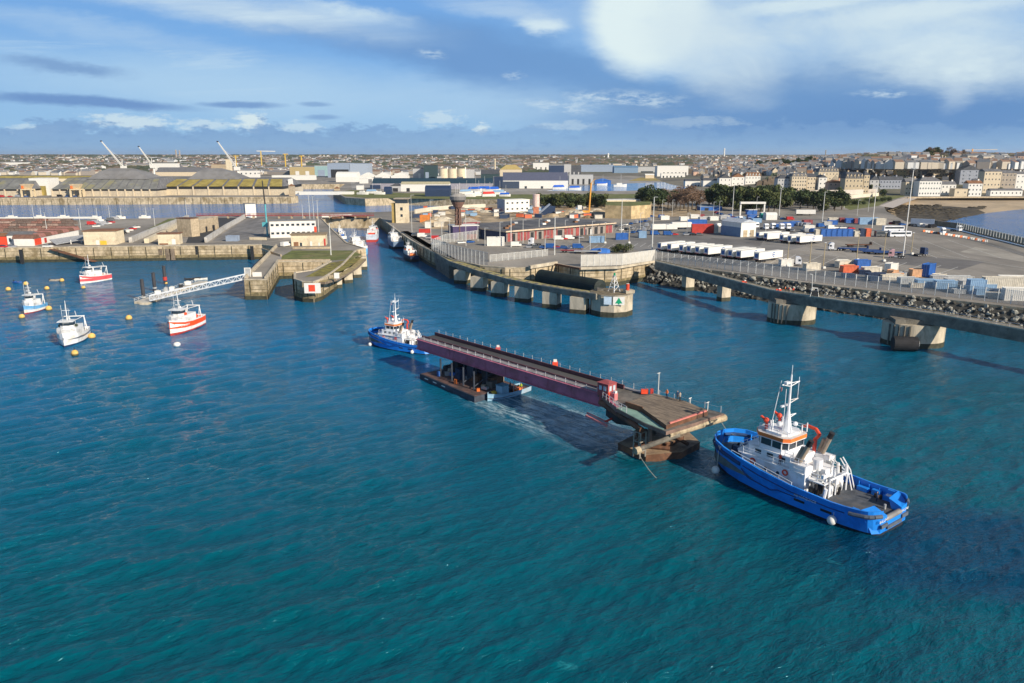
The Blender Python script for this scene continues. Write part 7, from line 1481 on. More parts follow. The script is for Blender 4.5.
# ---------------------------------------------------------------- middle distance industry
free_ = lambda px, py: not any(x0-1 < px < x1+1 and y0-1 < py < y1+2 for _, x0, x1, y1, y0, *_r in IND)
IND = [ # label, x0, x1, ybase, ytop, depth, wall, roofkind, roofmat, rh
('big blue grey hall with dark openings across the far basin', 328, 350, 177.5, 163.5, 50, LBLUE, 'flat', SILVER, 0, [(.55, 34, 15, DARK)]),
('shiny silver hall attached to the right of the blue grey hall', 350.3, 368, 177.5, 163.8, 50, SILVER, 'flat', SILVER, 0, None),
('pale office with blue glazing left of the blue grey hall', 315, 328, 176, 166, 20, mat('greenish glazing', (.3, .45, .45), .4), 'flat', PWHITE, 0, [(.5, 14, 12, LBLUE)]),
('yellow striped warehouse by the far basin', 290, 315, 175, 167, 24, mat('ochre yellow cladding', (.46, .36, .18), .8), 'flat', PGREY, 0, [(.3, 8, 8, PWHITE), (.7, 8, 8, PWHITE)]),
('low white shed behind the white harbour office line', 272, 314, 180, 175.5, 18, PWHITE, 'flat', PWHITE, 0, None),
('white barrel roofed shed at the far basin edge', 336, 357, 182, 177, 30, PWHITE, 'arch', PWHITE, 8, None),
('first white pitched tent right of the silver hall', 360, 374, 179, 176, 24, PWHITE, 'front', PWHITE, 6, None),
('second white pitched tent right of the silver hall', 375, 390, 179, 176, 24, PWHITE, 'front', PWHITE, 6, None),
('third white pitched tent right of the silver hall', 391, 408, 179, 176, 24, PWHITE, 'front', PWHITE, 6, None),
('long shed with dark teal roof and grey wall', 372, 492, 189, 183.3, 34, mat('grey violet wall', (.30, .29, .33), .8), 'gable', TEAL, 6, [(.03, 14, 5, NAVY)]),
('white shed with ochre roof edge in front of the teal roof', 401, 449, 191.5, 184.2, 22, PWHITE, 'gable', mat('ochre roof edge', (.50, .45, .28), .8), 2.6, [(.15, 4, 4, DARK), (.9, 3, 4, GLASS)]),
('dark navy rounded shed near the grass bank', 425, 450, 196.5, 190, 20, NAVY, 'arch', NAVY, 4.5, None),
('small grey gabled shed left of the white ochre edged shed', 390, 401, 191.5, 186, 16, PGREY, 'front', SLATE, 3, [(.5, 6, 4, DARK)]),
('small dark blue boathouse on the bank', 384, 391, 194.3, 190, 12, NAVY, 'arch', NAVY, 3.5, None),
('dark gabled mill building left of the silos', 413, 424, 178.5, 168.5, 24, PGREY, 'front', SLATE, 6, [(.6, 4, 9, PWHITE)]),
('very dark tall block left of the three silos', 424, 437, 179, 165.5, 24, mat('dark green cladding', (.03, .06, .065), .7), 'flat', DARK, 0, [(.25, 6, 12, LBLUE)]),
('dark green gabled building above the covered yachts', 481, 499, 185.5, 174, 24, mat('dark green cladding', (.03, .06, .065), .7), 'gable', SLATE, 6, [(.4, 5, 3, PWHITE), (.75, 5, 3, PWHITE)]),
('navy hall beside the covered yachts', 493, 503, 187, 177, 24, NAVY, 'flat', SLATE, 0, None),
('big shed with slate blue roof and white rendered wall', 503, 568, 188.5, 180.5, 30, PWHITE, 'gable', mat('slate blue roof', (.09, .10, .15), .7, var=.15), 10, [(.12, 22, 9, mat('navy front', (.04, .06, .10), .7)), (.35, 3, 3, GLASS), (.6, 3, 3, GLASS), (.8, 3, 3, GLASS)]),
('building with ochre hipped roof and many windows', 500, 522, 176.5, 169.5, 26, PCREAM, 'hip', mat('ochre roof', (.42, .32, .12), .8), 9, [(.75, 5, 6, PWHITE)]),
('white apartment row on the skyline left of the navy office', 533, 549, 170.5, 163, 16, PWHITE, 'flat', PWHITE, 0, [(.2, 3, 9, DARK), (.5, 3, 9, DARK), (.8, 3, 9, DARK)]),
('navy office block with a pale frame', 549, 564, 176, 165.2, 18, mat('navy curtain wall', (.03, .05, .10), .4), 'flat', PWHITE, 0, [(.3, 3, 5, LBLUE), (.65, 3, 5, LBLUE)]),
('pale grey office right of the navy one', 564, 571, 176, 164.5, 18, PGREY, 'flat', PGREY, 0, [(.3, 2, 8, DARK), (.7, 2, 8, DARK)]),
('dark narrow office with pale strips right of the pale one', 571, 581, 176, 166, 18, SLATE, 'flat', SLATE, 0, [(.3, 2.5, 8, PGREY), (.75, 2.5, 8, PGREY)]),  # pale grey strips on a dark front
('grey apartment block with balconies near the pale basin', 569, 593, 184.5, 175, 14, PGREY, 'flat', PGREY, 0, [(.15, 3, 8, DARK), (.38, 3, 8, DARK), (.6, 3, 8, DARK), (.85, 3, 8, DARK)]),
('long pale blue grey shed above the olive embankment', 581, 614, 172, 166, 30, LBLUE, 'gable', SILVER, 3, None),
('blue roofed long shed right of the pale blue one', 614, 638, 173, 167.5, 30, mat('slate blue wall', (.18, .27, .38), .7), 'gable', mat('blue shed roof', (.12, .22, .34), .6), 4, None),
('grey flat office right of the blue roofed shed', 638, 656, 172.5, 167, 20, PGREY, 'flat', PGREY, 0, [(.5, 30, 3, GLASS)]),
('large white market hall with tall arched windows', 657, 688, 176.5, 166, 26, PWHITE, 'flat', PWHITE, 0, [(f, 3, 8, DARK) for f in (.22, .35, .48, .60, .72, .84, .92)]),
('white annex in front of the white market hall', 661, 685, 178, 173.5, 8, PWHITE, 'flat', PWHITE, 0, [(f, 2.5, 4, GLASS) for f in (.1, .25, .4, .55, .7, .85)]),
('white block at the left of the far industrial strip', 0, 26, 166.5, 162.5, 40, PWHITE, 'flat', PGREY, 0, [(.5, 60, 4, DARK)]),
('white terrace building above the second hangar', 150, 176, 171, 163.5, 26, PWHITE, 'flat', PWHITE, 0, [(f, 6, 8, DARK) for f in (.15, .35, .55, .75)]),
('big grey roofed shed behind the second hangar', 156, 205, 176, 172, 40, PCREAM, 'gable', SLATE2, 9, None),
('blue marquee beside the grey apartment block', 595, 611, 184.5, 180.5, 10, BLUE, 'front', BLUE, 3, None),
('blue grey checkpoint roof under the trees', 700, 722, 210.5, 207, 12, BLUE, 'flat', LBLUE, 0, [(.3, 3, 2, DARK)]),
('white modern villa with blue roof terrace left of the pines', 703, 717, 187, 180.5, 12, PWHITE, 'gable', SLATE, 3.5, [(.3, 5, 2.5, LBLUE)]),
('low white house with row of dark windows left of the villa', 685, 700, 186.5, 181, 10, PWHITE, 'gable', SLATE, 2.5, [(f, 2, 2.2, NAVY) for f in (.2, .45, .7, .9)])]
for lab, x0, x1, yb, yt, dep, wm, rk, rm, rh, dr in IND: building(lab, (x0, yb), (x1, yb), yt, dep, wm, rk, rm, rh, door=dr)
RI = random.Random(8)
for i in range(60):
    px = RI.uniform(330, 700); py = RI.uniform(178, 191); w_ = RI.uniform(3, 9)
    if not (free_(px, py) and free_(px+w_, py)) or (px+w_ > 540 and py > 180.5) or (px < 350 and py > 181): continue
    nm, m_ = RI.choice([('white', PWHITE), ('cream', PCREAM), ('grey', PGREY), ('navy', NAVY), ('light blue', LBLUE), ('white', PWHITE)])
    building('small %s shed in the industrial area beyond the channel' % nm, (px, py), (px+w_, py), py-RI.uniform(2.5, 5), RI.uniform(8, 16), m_, RI.choice(['flat', 'gable', 'front']), RI.choice([SLATE, SLATE2, PWHITE, GREYM]), 2.2, name='shed', cat='shed', group='small sheds beyond the channel')
for k, px in enumerate((439.5, 448.5, 457.5)):
    p = G(px+4, 179.5, 7); t = thing('grain_silo', 'cream cylindrical silo, %s of the three beside the dark tall block' % ('left', 'middle', 'right')[k], 'silo', p); h = ZAT(p.y, 168.8)-7; MB().cyl((0, 0, 0), 4.4*p.y/F, h, CREAM, 20).build('shell', t); MB().cyl((0, 0, h), 4.5*p.y/F, .8, PSTONE, 20, 4.0*p.y/F).build('cap', t); MB().cyl((4*p.y/F, -2, 0), 1.2, h+3, PWHITE, 8).build('pipe', t)
building('grey weighhouse right of the three silos', (466, 179.5), (474, 179.5), 170, 20, PGREY, 'flat', PWHITE)
# yachts ashore with blue covers
def yacht(px, py, sc, cov, label, rz):
    t = thing('yacht', label, 'yacht', G(px, py, 7), rz); tab = make_hull(t, 15*sc, 4.6*sc, 2.6*sc, .9*sc, [(1, PWHITE)], 1.8*sc, PWHITE, keel=-.6)
    if cov is not None:
        MB().add([(-7*sc, -2.2*sc, 2.8*sc), (6*sc, -1.8*sc, 3.0*sc), (6*sc, 1.8*sc, 3.0*sc), (-7*sc, 2.2*sc, 2.8*sc), (-6*sc, 0, 5.0*sc), (5*sc, 0, 5.2*sc)], [(0, 1, 5, 4), (2, 3, 4, 5), (1, 2, 5), (3, 0, 4)], cov).build('cover', t)
    else: MB().box((-1*sc, 0, 2.2*sc), (6*sc, 3*sc, 2.2*sc), PWHITE).build('cabin', t)
    MB().tube((1, 0, 3*sc), (1, 0, 15*sc), .12, PW2, 5).build('mast', t)
CVB = mat('bright blue tarpaulin', (.02, .12, .55), .6, var=.15)
for px, py, sc, cv, lab in ((466, 194, 1.0, LBC, 'white yacht ashore under a pale blue cover at the left of the boatyard'), (475, 192, 1.2, CVB, 'white yacht ashore under a blue cover in the back left of the boatyard'), (484, 191.5, 1.2, CVB, 'white yacht ashore under a blue cover in the back middle of the boatyard'), (493, 192, 1.2, CVB, 'white yacht ashore under a blue cover in the back right of the boatyard'), (478, 196, 1.1, None, 'uncovered white yacht ashore at the front left of the boatyard'), (489, 196.5, 1.0, mat('red boat cover', (.6, .05, .04), .6), 'yacht ashore under a red cover at the front of the boatyard'), (499, 194.5, 1.0, LBC, 'white yacht ashore under a pale blue cover at the right of the boatyard'), (470, 196.8, .8, PWHITE, 'small white boat ashore under a white cover in the boatyard'), (505, 196.5, .8, CVB, 'small boat under a blue cover at the right end of the boatyard'), (559, 189.5, 1.1, CVB, 'blue covered boat on the quay below the big slate blue shed'), (575, 190, 1.0, CVB, 'blue covered boat on the quay left of the marquee'), (620, 187, 1.2, None, 'white trawler floating in the pale basin'), (602, 185.5, 1.0, CVB, 'blue covered boat beside the blue marquee'), (363, 194.5, .9, None, 'white boat moored near the grass bank tip'), (372, 193.5, .9, LBC, 'pale blue covered boat near the grass bank'), (380, 194.5, .8, None, 'small white boat left of the boathouse')): yacht(px, py, sc, cv, lab, R.uniform(-.5, .5))
for px, py in ((12, 217.8), (40, 217.6), (64, 217.4), (96, 218), (120, 218), (145, 217.5)): yacht(px, py-3.2+4, .5, None, 'small white yacht moored along the channel behind the left yard', .1)
# ================================================================ trees
def leafball(b, c, r, n, m, s, rr, sq=.8):
    for _ in range(n):
        u = rr.uniform(-1, 1); a = rr.uniform(0, 2*pi); q = r*(rr.random()**.4); w = sqrt(1-u*u)
        p = Vector((c[0]+q*w*cos(a), c[1]+q*w*sin(a), c[2]+q*u*sq)); n1 = Vector((rr.gauss(0, 1), rr.gauss(0, 1), rr.gauss(0, 1)+.6)).normalized(); e = n1.orthogonal().normalized(); f = n1.cross(e); k = s*rr.uniform(.5, 1.3)
        o = len(b.v); b.v += [tuple(p-e*k), tuple(p-f*k*.6), tuple(p+e*k), tuple(p+f*k*.6)]; b.f.append((o, o+1, o+2, o+3)); b.m.append(b.mi(m))
def make_tree(kind, i):
    rr = random.Random(i*7+len(kind)); crown = MB(); trunk = MB()
    if kind == 'pine':      # broad umbrella evergreens
        h = 10; trunk.tube((0, 0, 0), (.4, 0, 7), .35, BARK, 6, .2)
        for k in range(9):
            a = rr.uniform(0, 6.3); q = rr.uniform(0, 3.6); c_ = (q*cos(a)*1.1, q*sin(a)*1.1, rr.uniform(4.2, 9.5)); trunk.tube((.3, 0, 3.5), c_, .12, BARK, 4); leafball(crown, c_, rr.uniform(2.0, 3.0), 150, LEAFD if k % 3 else LEAFM, .62, rr, .62)
    elif kind == 'bare':
        trunk.tube((0, 0, 0), (0, 0, 4), .4, BARK, 6, .3)
        for k in range(14):
            a = rr.uniform(0, 6.3); q = rr.uniform(1, 4.5); c_ = (q*cos(a), q*sin(a), rr.uniform(6, 11.5)-q*.4); trunk.tube((0, 0, 3.5), c_, .12, BARK, 4, .04)
            leafball(crown, c_, rr.uniform(1.3, 2.2), 110, LEAFB, .34, rr, .9)
    elif kind == 'round':
        trunk.tube((0, 0, 0), (0, 0, 4), .35, BARK, 6, .2)
        for k in range(11):
            a = rr.uniform(0, 6.3); q = rr.uniform(0, 2.8); c_ = (q*cos(a)*1.15, q*sin(a)*1.15, rr.uniform(2, 8)); trunk.tube((0, 0, 2.5), c_, .1, BARK, 4); leafball(crown, c_, rr.uniform(1.7, 2.6), 140, LEAFM if k % 3 else LEAFD, .58, rr, .85)
    else:
        for k in range(7):
            a = rr.uniform(0, 6.3); q = rr.uniform(0, 2.4); leafball(crown, (q*cos(a), q*sin(a), rr.uniform(.8, 1.8)), 1.3, 130, LEAFM if k % 2 else LEAFD, .22, rr, .8)
        trunk.tube((0, 0, 0), (0, 0, 1.2), .2, BARK, 5)
    return crown, trunk
def tree(kind, px, py, h, label, cat='tree', grp=None, ter=False):
    v = R.randrange(3); k = (kind, v); p = GT(px, py) if ter else G(px, py, 7); base = {'pine': 11.5, 'bare': 12, 'round': 10, 'bush': 3}[kind]
    s = h/base; nm = {'pine': 'pine_tree', 'bare': 'bare_tree', 'round': 'leafy_tree', 'bush': 'bush'}[kind]
    if k in PROTO: return dup(PROTO[k], p, R.uniform(0, 6.3), label, grp, scale=(s*R.uniform(.9, 1.15), s*R.uniform(.9, 1.15), s))
    t = thing(nm, label, cat, p, R.uniform(0, 6.3), grp); t.scale = (s, s, s); cr, tr = make_tree(kind, v); cr.build('crown', t); tr.build('trunk', t); PROTO[k] = t; return t
def th(py0, ytop): p = G(512, py0, 7); return ZAT(p.y, ytop)-7
for px in range(540, 606, 3): tree('round', px+R.uniform(-1.5, 1.5), 207.0+R.uniform(-1.5, 1.2), R.uniform(9, 13), 'dense green tree in the hedge behind the terminal', grp='green trees behind the terminal')
for px, py, top in ((642, 206, 189), (650, 209, 190), (658, 211, 193), (646, 206, 186), (654, 207, 184), (660, 208, 188), (668, 209, 190), (716, 205, 181), (709, 206, 186), (722, 207, 184)): tree('pine' if px < 670 else 'round', px, py, th(py, top), 'big dark evergreen tree %s' % ('above the stone bastion' if px < 700 else 'left of the gate portal'))
for px, py, top in ((680, 211, 190), (688, 212, 188), (696, 211, 190), (672, 211, 192), (676, 208, 187), (684, 209, 184), (692, 209, 185), (699, 208, 189), (664, 205, 187)): tree('bare', px, py, th(py, top), 'bare brown winter tree right of the stone bastion')
rr_ = random.Random(3)
for i in range(58):
    px = 722+i*2.1+rr_.uniform(-1.5, 1.5); py = rr_.uniform(201, 212) if px > 732 else 206; top = (182+ (px-728)*.07 if px < 800 else 188)+rr_.uniform(0, 6)+(py-201)*.4
    tree('pine' if rr_.random() < .6 else 'round', px, py, th(py, top)*1.15, 'dark evergreen tree in the belt behind the gate portal', grp='evergreen belt behind the gate portal')
for i in range(8): px = 846+i*6; tree('bush', px, 205.5-i*.6+rr_.uniform(-1, 1), rr_.uniform(3.5, 6), 'low shrub on the green slope', 'shrub', 'shrubs on the green slope')
tree('bush', 616, 252.5, 4.2, 'round dark green bush, left half, behind the panel fence', 'bush'); tree('bush', 624, 252.5, 4.5, 'round dark green bush, right half, behind the panel fence', 'bush')
for px, py in ((883, 197), (838, 195), (870, 192), (877, 190), (1000, 195), (966, 196), (895, 187), (905, 184)): tree('round', px, py, 9, 'green tree standing between the town houses above the beach', grp='trees between the town houses', ter=True)
for i in range(12): tree('round' if i % 2 else 'bare', 910+i*5.2+rr_.uniform(-2, 2), 158.5+rr_.uniform(-1, 1), 13+6*sin(pi*i/11), 'tall tree in the wooded crest above the town', grp='trees of the wooded crest', ter=True)
for i in range(16): tree('pine', 758+i*4.5+rr_.uniform(-2, 2), 166+rr_.uniform(-2, 2)-i*.1, rr_.uniform(10, 16), 'dark evergreen tree on the hillside left of the old town', grp='evergreens on the hillside', ter=True)
# ================================================================ the town
def townhouse(label, x0, x1, yb, yt, depth, wm, rk, rm, rh, win, chim=1, ter=True, **k):
    a = GT(x0, yb); c_ = Vector((G(x1, yb, a.z).x, a.y, a.z)); return building(label, a, c_, ZAT(a.y, yt)-a.z, depth, wm, rk, rm, rh, win, z=a.z, name='town_house', cat='house', chim=chim, **k)
TH = [('large cream stone mansion with steep gabled dormers above the long wall', 844, 862, 194, 178.5, 13, mat('mansion stone', (.52, .43, .29), .9, var=.15), 'mansard', SLATE, 7, (5, 3), 2),
('tall narrow wing of the stone mansion', 862.5, 868, 194, 175, 11, mat('mansion stone', (.52, .43, .29), .9), 'hip', SLATE, 4, (2, 4), 1),
('cream apartment house with white shutters left of the long wall', 791, 806, 190.5, 176.5, 12, PCREAM, 'mansard', SLATE2, 4, (6, 4), 2),
('grey apartment house at the left end of the terrace', 777, 790, 190.5, 178.5, 12, PGREY, 'hip', SLATE, 4, (4, 3), 1),
('cream house with dark roof right of the cream apartment house', 806.5, 815, 190, 177, 12, PCREAM, 'gable', SLATE, 4, (3, 3), 1),
('white gabled house beside a dark gap in the terrace', 818, 826, 190, 177.5, 12, PWHITE, 'front', SLATE, 3, (2, 3), 1),
('big grey roofed terrace with three pale dormers', 818, 838, 181, 172, 12, PCREAM, 'mansard', SLATE2, 6, (6, 2), 2),
('pink beige house with a tiled roof under the mansion', 828, 842, 192, 182.5, 10, PPINK, 'front', TILE, 3, (3, 2), 1),
('pale grey gabled house right of the mansion', 869, 878, 192, 180, 12, PGREY, 'front', SLATE, 5, (2, 3), 1),
('low dark blue grey terrace right of the mansion', 879, 903, 189, 180, 10, mat('blue grey render', (.30, .32, .36), .9), 'gable', SLATE, 4, (8, 2), 2),  # plain blue grey wall colour
('cream house at the left end of the beach front', 904.5, 917, 195.5, 182, 10, PCREAM, 'gable', SLATE2, 4, (4, 3), 1),
('big white beach front apartment building with slate roof', 918, 940, 196.2, 181, 12, PWHITE, 'hip', SLATE2, 4, (8, 3), 2),
('low white house right of the big white beach front building', 940.5, 955, 195, 184.5, 10, PWHITE, 'gable', SLATE2, 3.4, (4, 2), 1),
('beige low house with blank wall on the beach front', 954, 968, 196.4, 189, 10, PCREAM, 'flat', BEIGE, 0, (2, 1), 0),
('white house with brown chimney on the beach front', 967, 981, 196.4, 183.5, 10, PWHITE, 'gable', TILE, 3, (4, 3), 1),
('tall cream house with grey roof at the right of the beach front', 982, 999, 193, 171.5, 12, PCREAM, 'gable', SLATE2, 3, (5, 4), 1),
('beige house between the tall cream and the white row', 999.5, 1014, 192, 173, 12, PSTONE, 'gable', SLATE2, 3, (4, 4), 1),
('white row house at the right edge of the photo', 1014.5, 1040, 190, 174, 12, PWHITE, 'gable', SLATE2, 3, (6, 3), 2),
('long low white boathouse on the right of the beach front', 990, 1022, 196, 190.5, 8, PWHITE, 'gable', SLATE2, 2, (8, 1), 0),
('tall dark gabled house behind the low white house', 959, 978, 184.5, 170, 12, mat('blue grey render', (.30, .32, .36), .9), 'front', SLATE, 6, (3, 4), 1),
('brown tiled house group above the big white building', 928, 945, 177, 169.5, 12, PCREAM, 'gable', TILE, 4, (5, 2), 2),
('yellow cream house above the left end of the beach front', 895, 906, 178, 169.5, 11, mat('yellow cream render', (.72, .58, .32), .85), 'gable', SLATE, 4, (3, 2), 1),
('white villa with three dark gables left of the terrace', 745, 760, 184.5, 176, 12, PWHITE, 'mansard', TILE, 5, (5, 2), 1),
('white pointed house right of the modern villa', 719, 731, 187, 178, 12, PWHITE, 'front', SLATE, 5, (3, 2), 1),
('white chalet with double gable left of the pines', 731.5, 744, 186, 177, 12, PWHITE, 'front', TILE, 5, (3, 2), 1)]
for lab, x0, x1, yb, yt, dep, wm, rk, rm, rh, win, ch in TH: townhouse(lab, x0, x1, yb, yt, dep, wm, rk, rm, rh, win, ch)
# individual far houses (one mesh each) + mass
WC = [(PWHITE, 'white'), (PCREAM, 'cream'), (PSTONE, 'stone'), (PPINK, 'pinkish'), (PGREY, 'pale grey')]
RC = [(SLATE, 'dark'), (SLATE2, 'grey'), (TILE, 'brown')]
def house_mesh(b, w, d, h, rh, wm, rm, o=(0, 0, 0), rz=0, win=True, hipf=0., chim=True):
    cs, sn = cos(rz), sin(rz); T = lambda x, y, z: (o[0]+x*cs-y*sn, o[1]+x*sn+y*cs, o[2]+z)
    a, c_ = w/2, d/2
    V = [T(*q) for q in ((-a, -c_, -3), (a, -c_, -3), (a, c_, -3), (-a, c_, -3), (-a, -c_, h), (a, -c_, h), (a, c_, h), (-a, c_, h), (-a+hipf, 0, h+rh), (a-hipf, 0, h+rh))]
    b.add(V[:8], [(0, 1, 5, 4), (1, 2, 6, 5), (2, 3, 7, 6), (3, 0, 4, 7)], wm); b.add(V[4:], [(0, 1, 5, 4), (2, 3, 4, 5)], rm); b.add(V[4:], [(1, 2, 5), (3, 0, 4)], wm if hipf == 0 else rm)
    if win:
        nw = max(2, int(w/3)); nr = 2 if h > 5 else 1
        for r_ in range(nr):
            for k in range(nw):
                x = -a+w*(k+.5)/nw; z = h*(r_+.35)/nr; b.add([T(x-.5, -c_-.04, z), (T(x+.5, -c_-.04, z)), T(x+.5, -c_-.04, z+1.4), T(x-.5, -c_-.04, z+1.4)], [(0, 1, 2, 3)], GLASS)
                
        for k in range(2): y = -c_+d*(k+.5)/2; b.add([T(a+.04, y-.5, h*.6), T(a+.04, y+.5, h*.6), T(a+.04, y+.5, h*.6+1.4), T(a+.04, y-.5, h*.6+1.4)], [(0, 1, 2, 3)], GLASS)
    if chim: 
        x = a*.8; b.add([T(x-.6, -.4, h), T(x+.6, -.4, h), T(x+.6, .4, h), T(x-.6, .4, h), T(x-.6, -.4, h+rh+1.3), T(x+.6, -.4, h+rh+1.3), T(x+.6, .4, h+rh+1.3), T(x-.6, .4, h+rh+1.3)], [(0, 1, 5, 4), (1, 2, 6, 5), (2, 3, 7, 6), (3, 0, 4, 7), (4, 5, 6, 7)], wm)
HM = {}
def hmesh(iw, ir, v):
    k = (iw, ir, v)
    if k not in HM:
        r_ = random.Random(iw*31+ir*7+v); b = MB(); house_mesh(b, r_.uniform(8, 13), r_.uniform(7.5, 9.5), r_.uniform(4.0, 6.5), r_.uniform(3.4, 5.2), WC[iw][0], RC[ir][0], hipf=0 if v else 2.5)
        o = b.build('town_house'); HM[k] = o.data; bpy.data.objects.remove(o)
    return HM[k]
TR_ = random.Random(21)
def hill_zone():
    while True:
        px = TR_.uniform(690, 1060); lo = 190 if px > 870 else 186 if px > 775 else 180
        hi = 154.9 if px > 800 else 159
        py = TR_.uniform(hi, lo); return px, py
occ = [(x0-2, x1+2, max(yt-1, yb-7), yb+3) for _, x0, x1, yb, yt, *_r in TH]+[(x0-1, x1+1, yt-1, yb+1) for _, x0, x1, yb, yt, *_r in IND]
def free(px, py): return not any(x0 < px < x1 and y0 < py < y1 for x0, x1, y0, y1 in occ)
AREA = [(775, 'left of the mansion'), (870, 'behind the mansion'), (955, 'left of the tower crane'), (1100, 'right of the tower crane')]
cnt = 0; pts_ = []
for _ in range(4000):
    if cnt >= 262: break
    px, py = hill_zone()
    if not free(px, py): continue
    if any(abs(px-a)*1.0 < max(3.2, (py-150)*.2) and abs(py-c_) < max(1.0, (py-150)*.07) for a, c_ in pts_): continue
    pts_.append((px, py)); p = GT(px, py); iw = TR_.choice([0, 0, 1, 1, 2, 2, 2, 3, 4]); ir = TR_.choice([0, 0, 0, 0, 1, 1, 2])
    o = bpy.data.objects.new('town_house', hmesh(iw, ir, TR_.randrange(3))); COL.objects.link(o); o.location = p; o.rotation_euler = (0, 0, TR_.choice([0, .15, .3, -.3, pi/2, 1.2, .5])); s_ = TR_.uniform(.75, 1.05)*(.85 if py < 172 else 1); o.scale = (s_, s_, s_*TR_.uniform(1.0, 1.3))
    ar = next(q for x, q in AREA if px < x); d_ = 'high' if py < 163 else 'midway' if py < 174 else 'low'
    tag(o, '%s house with %s roof %s %s' % (WC[iw][1], RC[ir][1], d_, ar), 'house', '%s houses with %s roofs %s' % (WC[iw][1], RC[ir][1], ar)); cnt += 1
# mass of the far suburbs: nobody could count these
mb = MB(); MR = random.Random(99)
FAINT = [mat('faint white', (.60, .60, .58), .9, var=.05), mat('faint cream', (.50, .44, .35), .9, var=.05), mat('faint stone', (.33, .29, .25), .9, var=.05)]; FR = [mat('far slate', (.13, .14, .155), .9, var=.1), mat('far grey roof', (.22, .22, .22), .9, var=.1), mat('far brown roof', (.22, .14, .10), .9, var=.1)]
n_ = 0
while n_ < 5200:
    px = MR.uniform(-60, 1090); py = 155.2+20*MR.random()**1.1
    if px < 262: ylim = 181
    elif px < 520: ylim = 176 if not 300 < px < 345 else 173
    elif px < 700: ylim = 171
    else: ylim = 176 if px < 790 else 172
    if py > ylim or not free(px, py): continue
    if 100 < px < 150 and py > 167: continue
    if px > 520 and MR.random() < (.55 if px < 760 else .2): continue
    p = GT(px, py)
    if p.z > 47: continue
    big = MR.random() < .07 and py > 157 and px < 640; w = MR.uniform(25, 60) if big else MR.uniform(9, 16)
    house_mesh(mb, w, MR.uniform(9, 12)*(2 if big else 1), MR.uniform(3, 6.5)*(1.3 if big else 1), MR.uniform(2, 4), MR.choice(FAINT[:2]+FAINT), MR.choice(FR), tuple(p), MR.uniform(-.5, .5), False, 0, False); n_ += 1
tag(mb.build('suburb_houses'), label='pale houses of the far suburbs scattered up to the horizon', cat='houses', kind='stuff')
# far woods: clumps of leaf faces between the houses and along the skyline
mb = MB(); WD = [mat('far brown wood', (.13, .10, .07), .95, var=.35, scale=.02), mat('far dark wood', (.06, .075, .045), .95, var=.4, scale=.02), mat('far olive wood', (.09, .085, .045), .95, var=.3, scale=.02)]
def clump(p, r, h, m):
    n = 9
    for k in range(n):
        a = MR.uniform(0, 6.3); q = r*MR.random()**.5; x = p[0]+q*cos(a); y = p[1]+q*sin(a)*.6; z = p[2]-1; k_ = MR.uniform(.35, .6)*r; hh_ = h*MR.uniform(.6, 1.1)
        o = len(mb.v); mb.v += [(x-k_, y-k_, z), (x+k_, y-k_, z), (x+k_, y+k_, z), (x-k_, y+k_, z), (x-k_*.8, y-k_*.6, z+hh_*.65), (x+k_*.7, y-k_*.8, z+hh_*.6), (x+k_*.8, y+k_*.6, z+hh_*.7), (x-k_*.6, y+k_*.8, z+hh_*.6), (x+MR.uniform(-.2, .2)*r, y, z+hh_)]
        i_ = mb.mi(m)
        for f in ((0, 1, 5, 4), (1, 2, 6, 5), (2, 3, 7, 6), (3, 0, 4, 7), (4, 5, 8), (5, 6, 8), (6, 7, 8), (7, 4, 8)): mb.f.append(tuple(o+j for j in f)); mb.m.append(i_)
for _ in range(3600):
    px = MR.uniform(-60, 1090); py = 154.9+(18 if px < 700 else 32)*MR.random()**(2.0 if px < 700 else 1.2)
    ylim = 181 if px < 262 else 173 if px < 520 else 174 if px < 700 else 186
    if py > ylim or not free(px, py): continue
    if px > 780 and py > 161 and MR.random() < .88: continue
    if px > 700 and py > 160 and MR.random() < .6: continue
    if px > 500 or MR.random() < .55 or py < 156.6:
        p = GT(px, py); D = p.y/1000; clump(p, MR.uniform(8, 16)*(1+D*.35)*(1 if px < 700 or py < 158 else .4), MR.uniform(7, 12)*(1 if px < 700 else .75), MR.choice([WD[0], WD[0], WD[1], WD[2]] if px > 480 else [WD[1], WD[2], WD[1], WD[0]]))
tag(mb.build('distant_woods'), label='brown and dark green woods and hedges of the far land', cat='woods', kind='stuff')
# skyline things
p = GT(971, 161); t = thing('tower_crane', 'orange tower crane rising over the town on the right', 'tower crane', p); zt = ZAT(p.y, 150)-p.z; sc = p.y/F; m = mat('crane orange', (.75, .36, .06), .6)
MB().tube((0, 0, 0), (0, 0, zt), .9*sc*.8, m, 4).build('mast', t); MB().tube((-9*sc, 0, zt), (24*sc, 0, zt+.4*sc), .35*sc, mat('crane jib', (.62, .5, .36), .7), 4).build('jib', t); MB().box((-8.5*sc, 0, zt-1.2*sc), (2.2*sc, 2, 1.6*sc), DARK).build('counterweight', t); MB().tube((0, 0, zt), (0, 0, zt+1.2*sc), .5*sc, m, 4).build('peak', t)
p = GT(262, 168); t = thing('tower_crane', 'yellow and white tower crane on the far left skyline', 'tower crane', p); zt = ZAT(p.y, 151)-p.z; sc = p.y/F
MB().tube((0, 0, 0), (0, 0, zt), .6*sc, mat('crane yellow', (.7, .5, .12), .6), 4).build('mast', t); MB().tube((-4*sc, 0, zt), (14*sc, 0, zt-.3*sc), .5*sc, PWHITE, 4).build('jib', t)
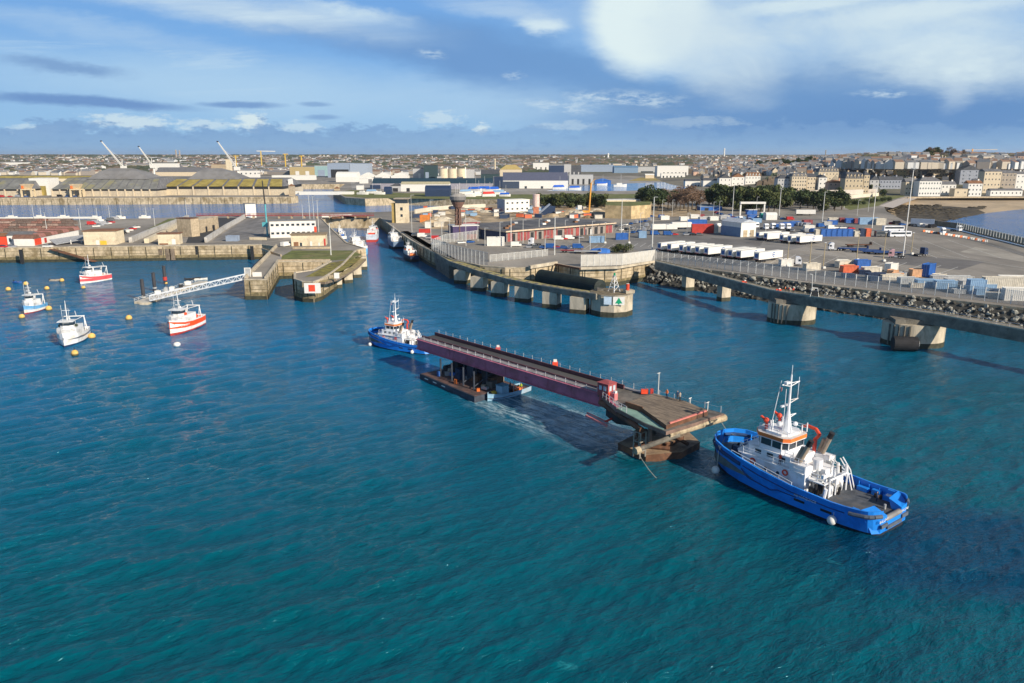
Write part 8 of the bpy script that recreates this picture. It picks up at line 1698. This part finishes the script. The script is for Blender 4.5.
for k, (px, py, ty, m, lab) in enumerate(((286, 170, 154, YELLOW, 'slim yellow tower crane behind the yellow warehouse'), (302, 168, 156, YELLOW, 'second slim yellow tower crane behind the yellow warehouse'), (237, 174, 156, YELLOW, 'yellow dock crane right of the brown brick block'))):
    p = GT(px, py); t = thing('dock_crane', lab, 'crane', p); zt = ZAT(p.y, ty)-p.z; sc = p.y/F; MB().tube((0, 0, 0), (0, 0, zt), .55*sc, m, 4).build('mast', t); MB().tube((-2*sc, 0, zt), (3*sc, 0, zt), .4*sc, m, 4).build('jib', t)
for px, py, ty, w, m, lab in ((724, 157, 149.5, 1.2, PWHITE, 'white water tower on the skyline'), (176.5, 158, 151, 1.3, PSTONE, 'grey chimney stack pair, left one, on the left skyline'), (180, 158, 151.5, 1.2, PSTONE, 'grey chimney stack pair, right one, on the left skyline'), (608, 159, 154.5, 1.6, PWHITE, 'white church tower on the far skyline'), (825, 160, 151, .8, PSTONE, 'thin church spire on the hill left of the mansion'), (495, 172, 160, 1.2, CREAM, 'cream factory chimney left of the ochre roof')):
    p = GT(px, py); sc = p.y/F; t = thing('tall_tower', lab, 'tower', p); zt = ZAT(p.y, ty)-p.z; MB().cyl((0, 0, 0), w*sc*.7, zt, m, 8, w*sc*.5).build('shaft', t); MB().cyl((0, 0, zt), w*sc*.8, 1.2*sc, m, 8, w*sc*.3).build('cap', t)
# ================================================================ single out look-alikes by their order in the photo
bpy.context.view_layer.update()
ORD = ['first', 'second', 'third', 'fourth', 'fifth', 'sixth', 'seventh', 'eighth', 'ninth', 'tenth', 'eleventh', 'twelfth', 'thirteenth', 'fourteenth', 'fifteenth', 'sixteenth', 'seventeenth', 'eighteenth', 'nineteenth', 'twentieth']
def ordw(i):
    if i < 20: return ORD[i]
    n = i+1; return '%d%s' % (n, 'th' if 10 < n % 100 < 14 else {1: 'st', 2: 'nd', 3: 'rd'}.get(n % 10, 'th'))
by = {}
for o in bpy.data.objects:
    if o.parent is None and o.get('label') and o.get('category') and o.get('kind') is None: by.setdefault(o['label'], []).append(o)
for lab, os_ in by.items():
    if len(os_) > 1:
        os_.sort(key=lambda o: PX(o.matrix_world.translation)[0])
        for i, o in enumerate(os_):
            if i == 0 and len(lab.split()) > 12: print('LONGDUP', len(os_), lab)
            if len(lab.split()) > 12: lab = ' '.join(lab.split()[:12]).rstrip(' ,')
            o['label'] = '%s, %s' % (lab, ('leftmost' if i == 0 else 'rightmost' if i == len(os_)-1 else ordw(i)+' from the left'))
            if not o.get('group'): o['group'] = lab[:50]
SC.render.engine = 'CYCLES'
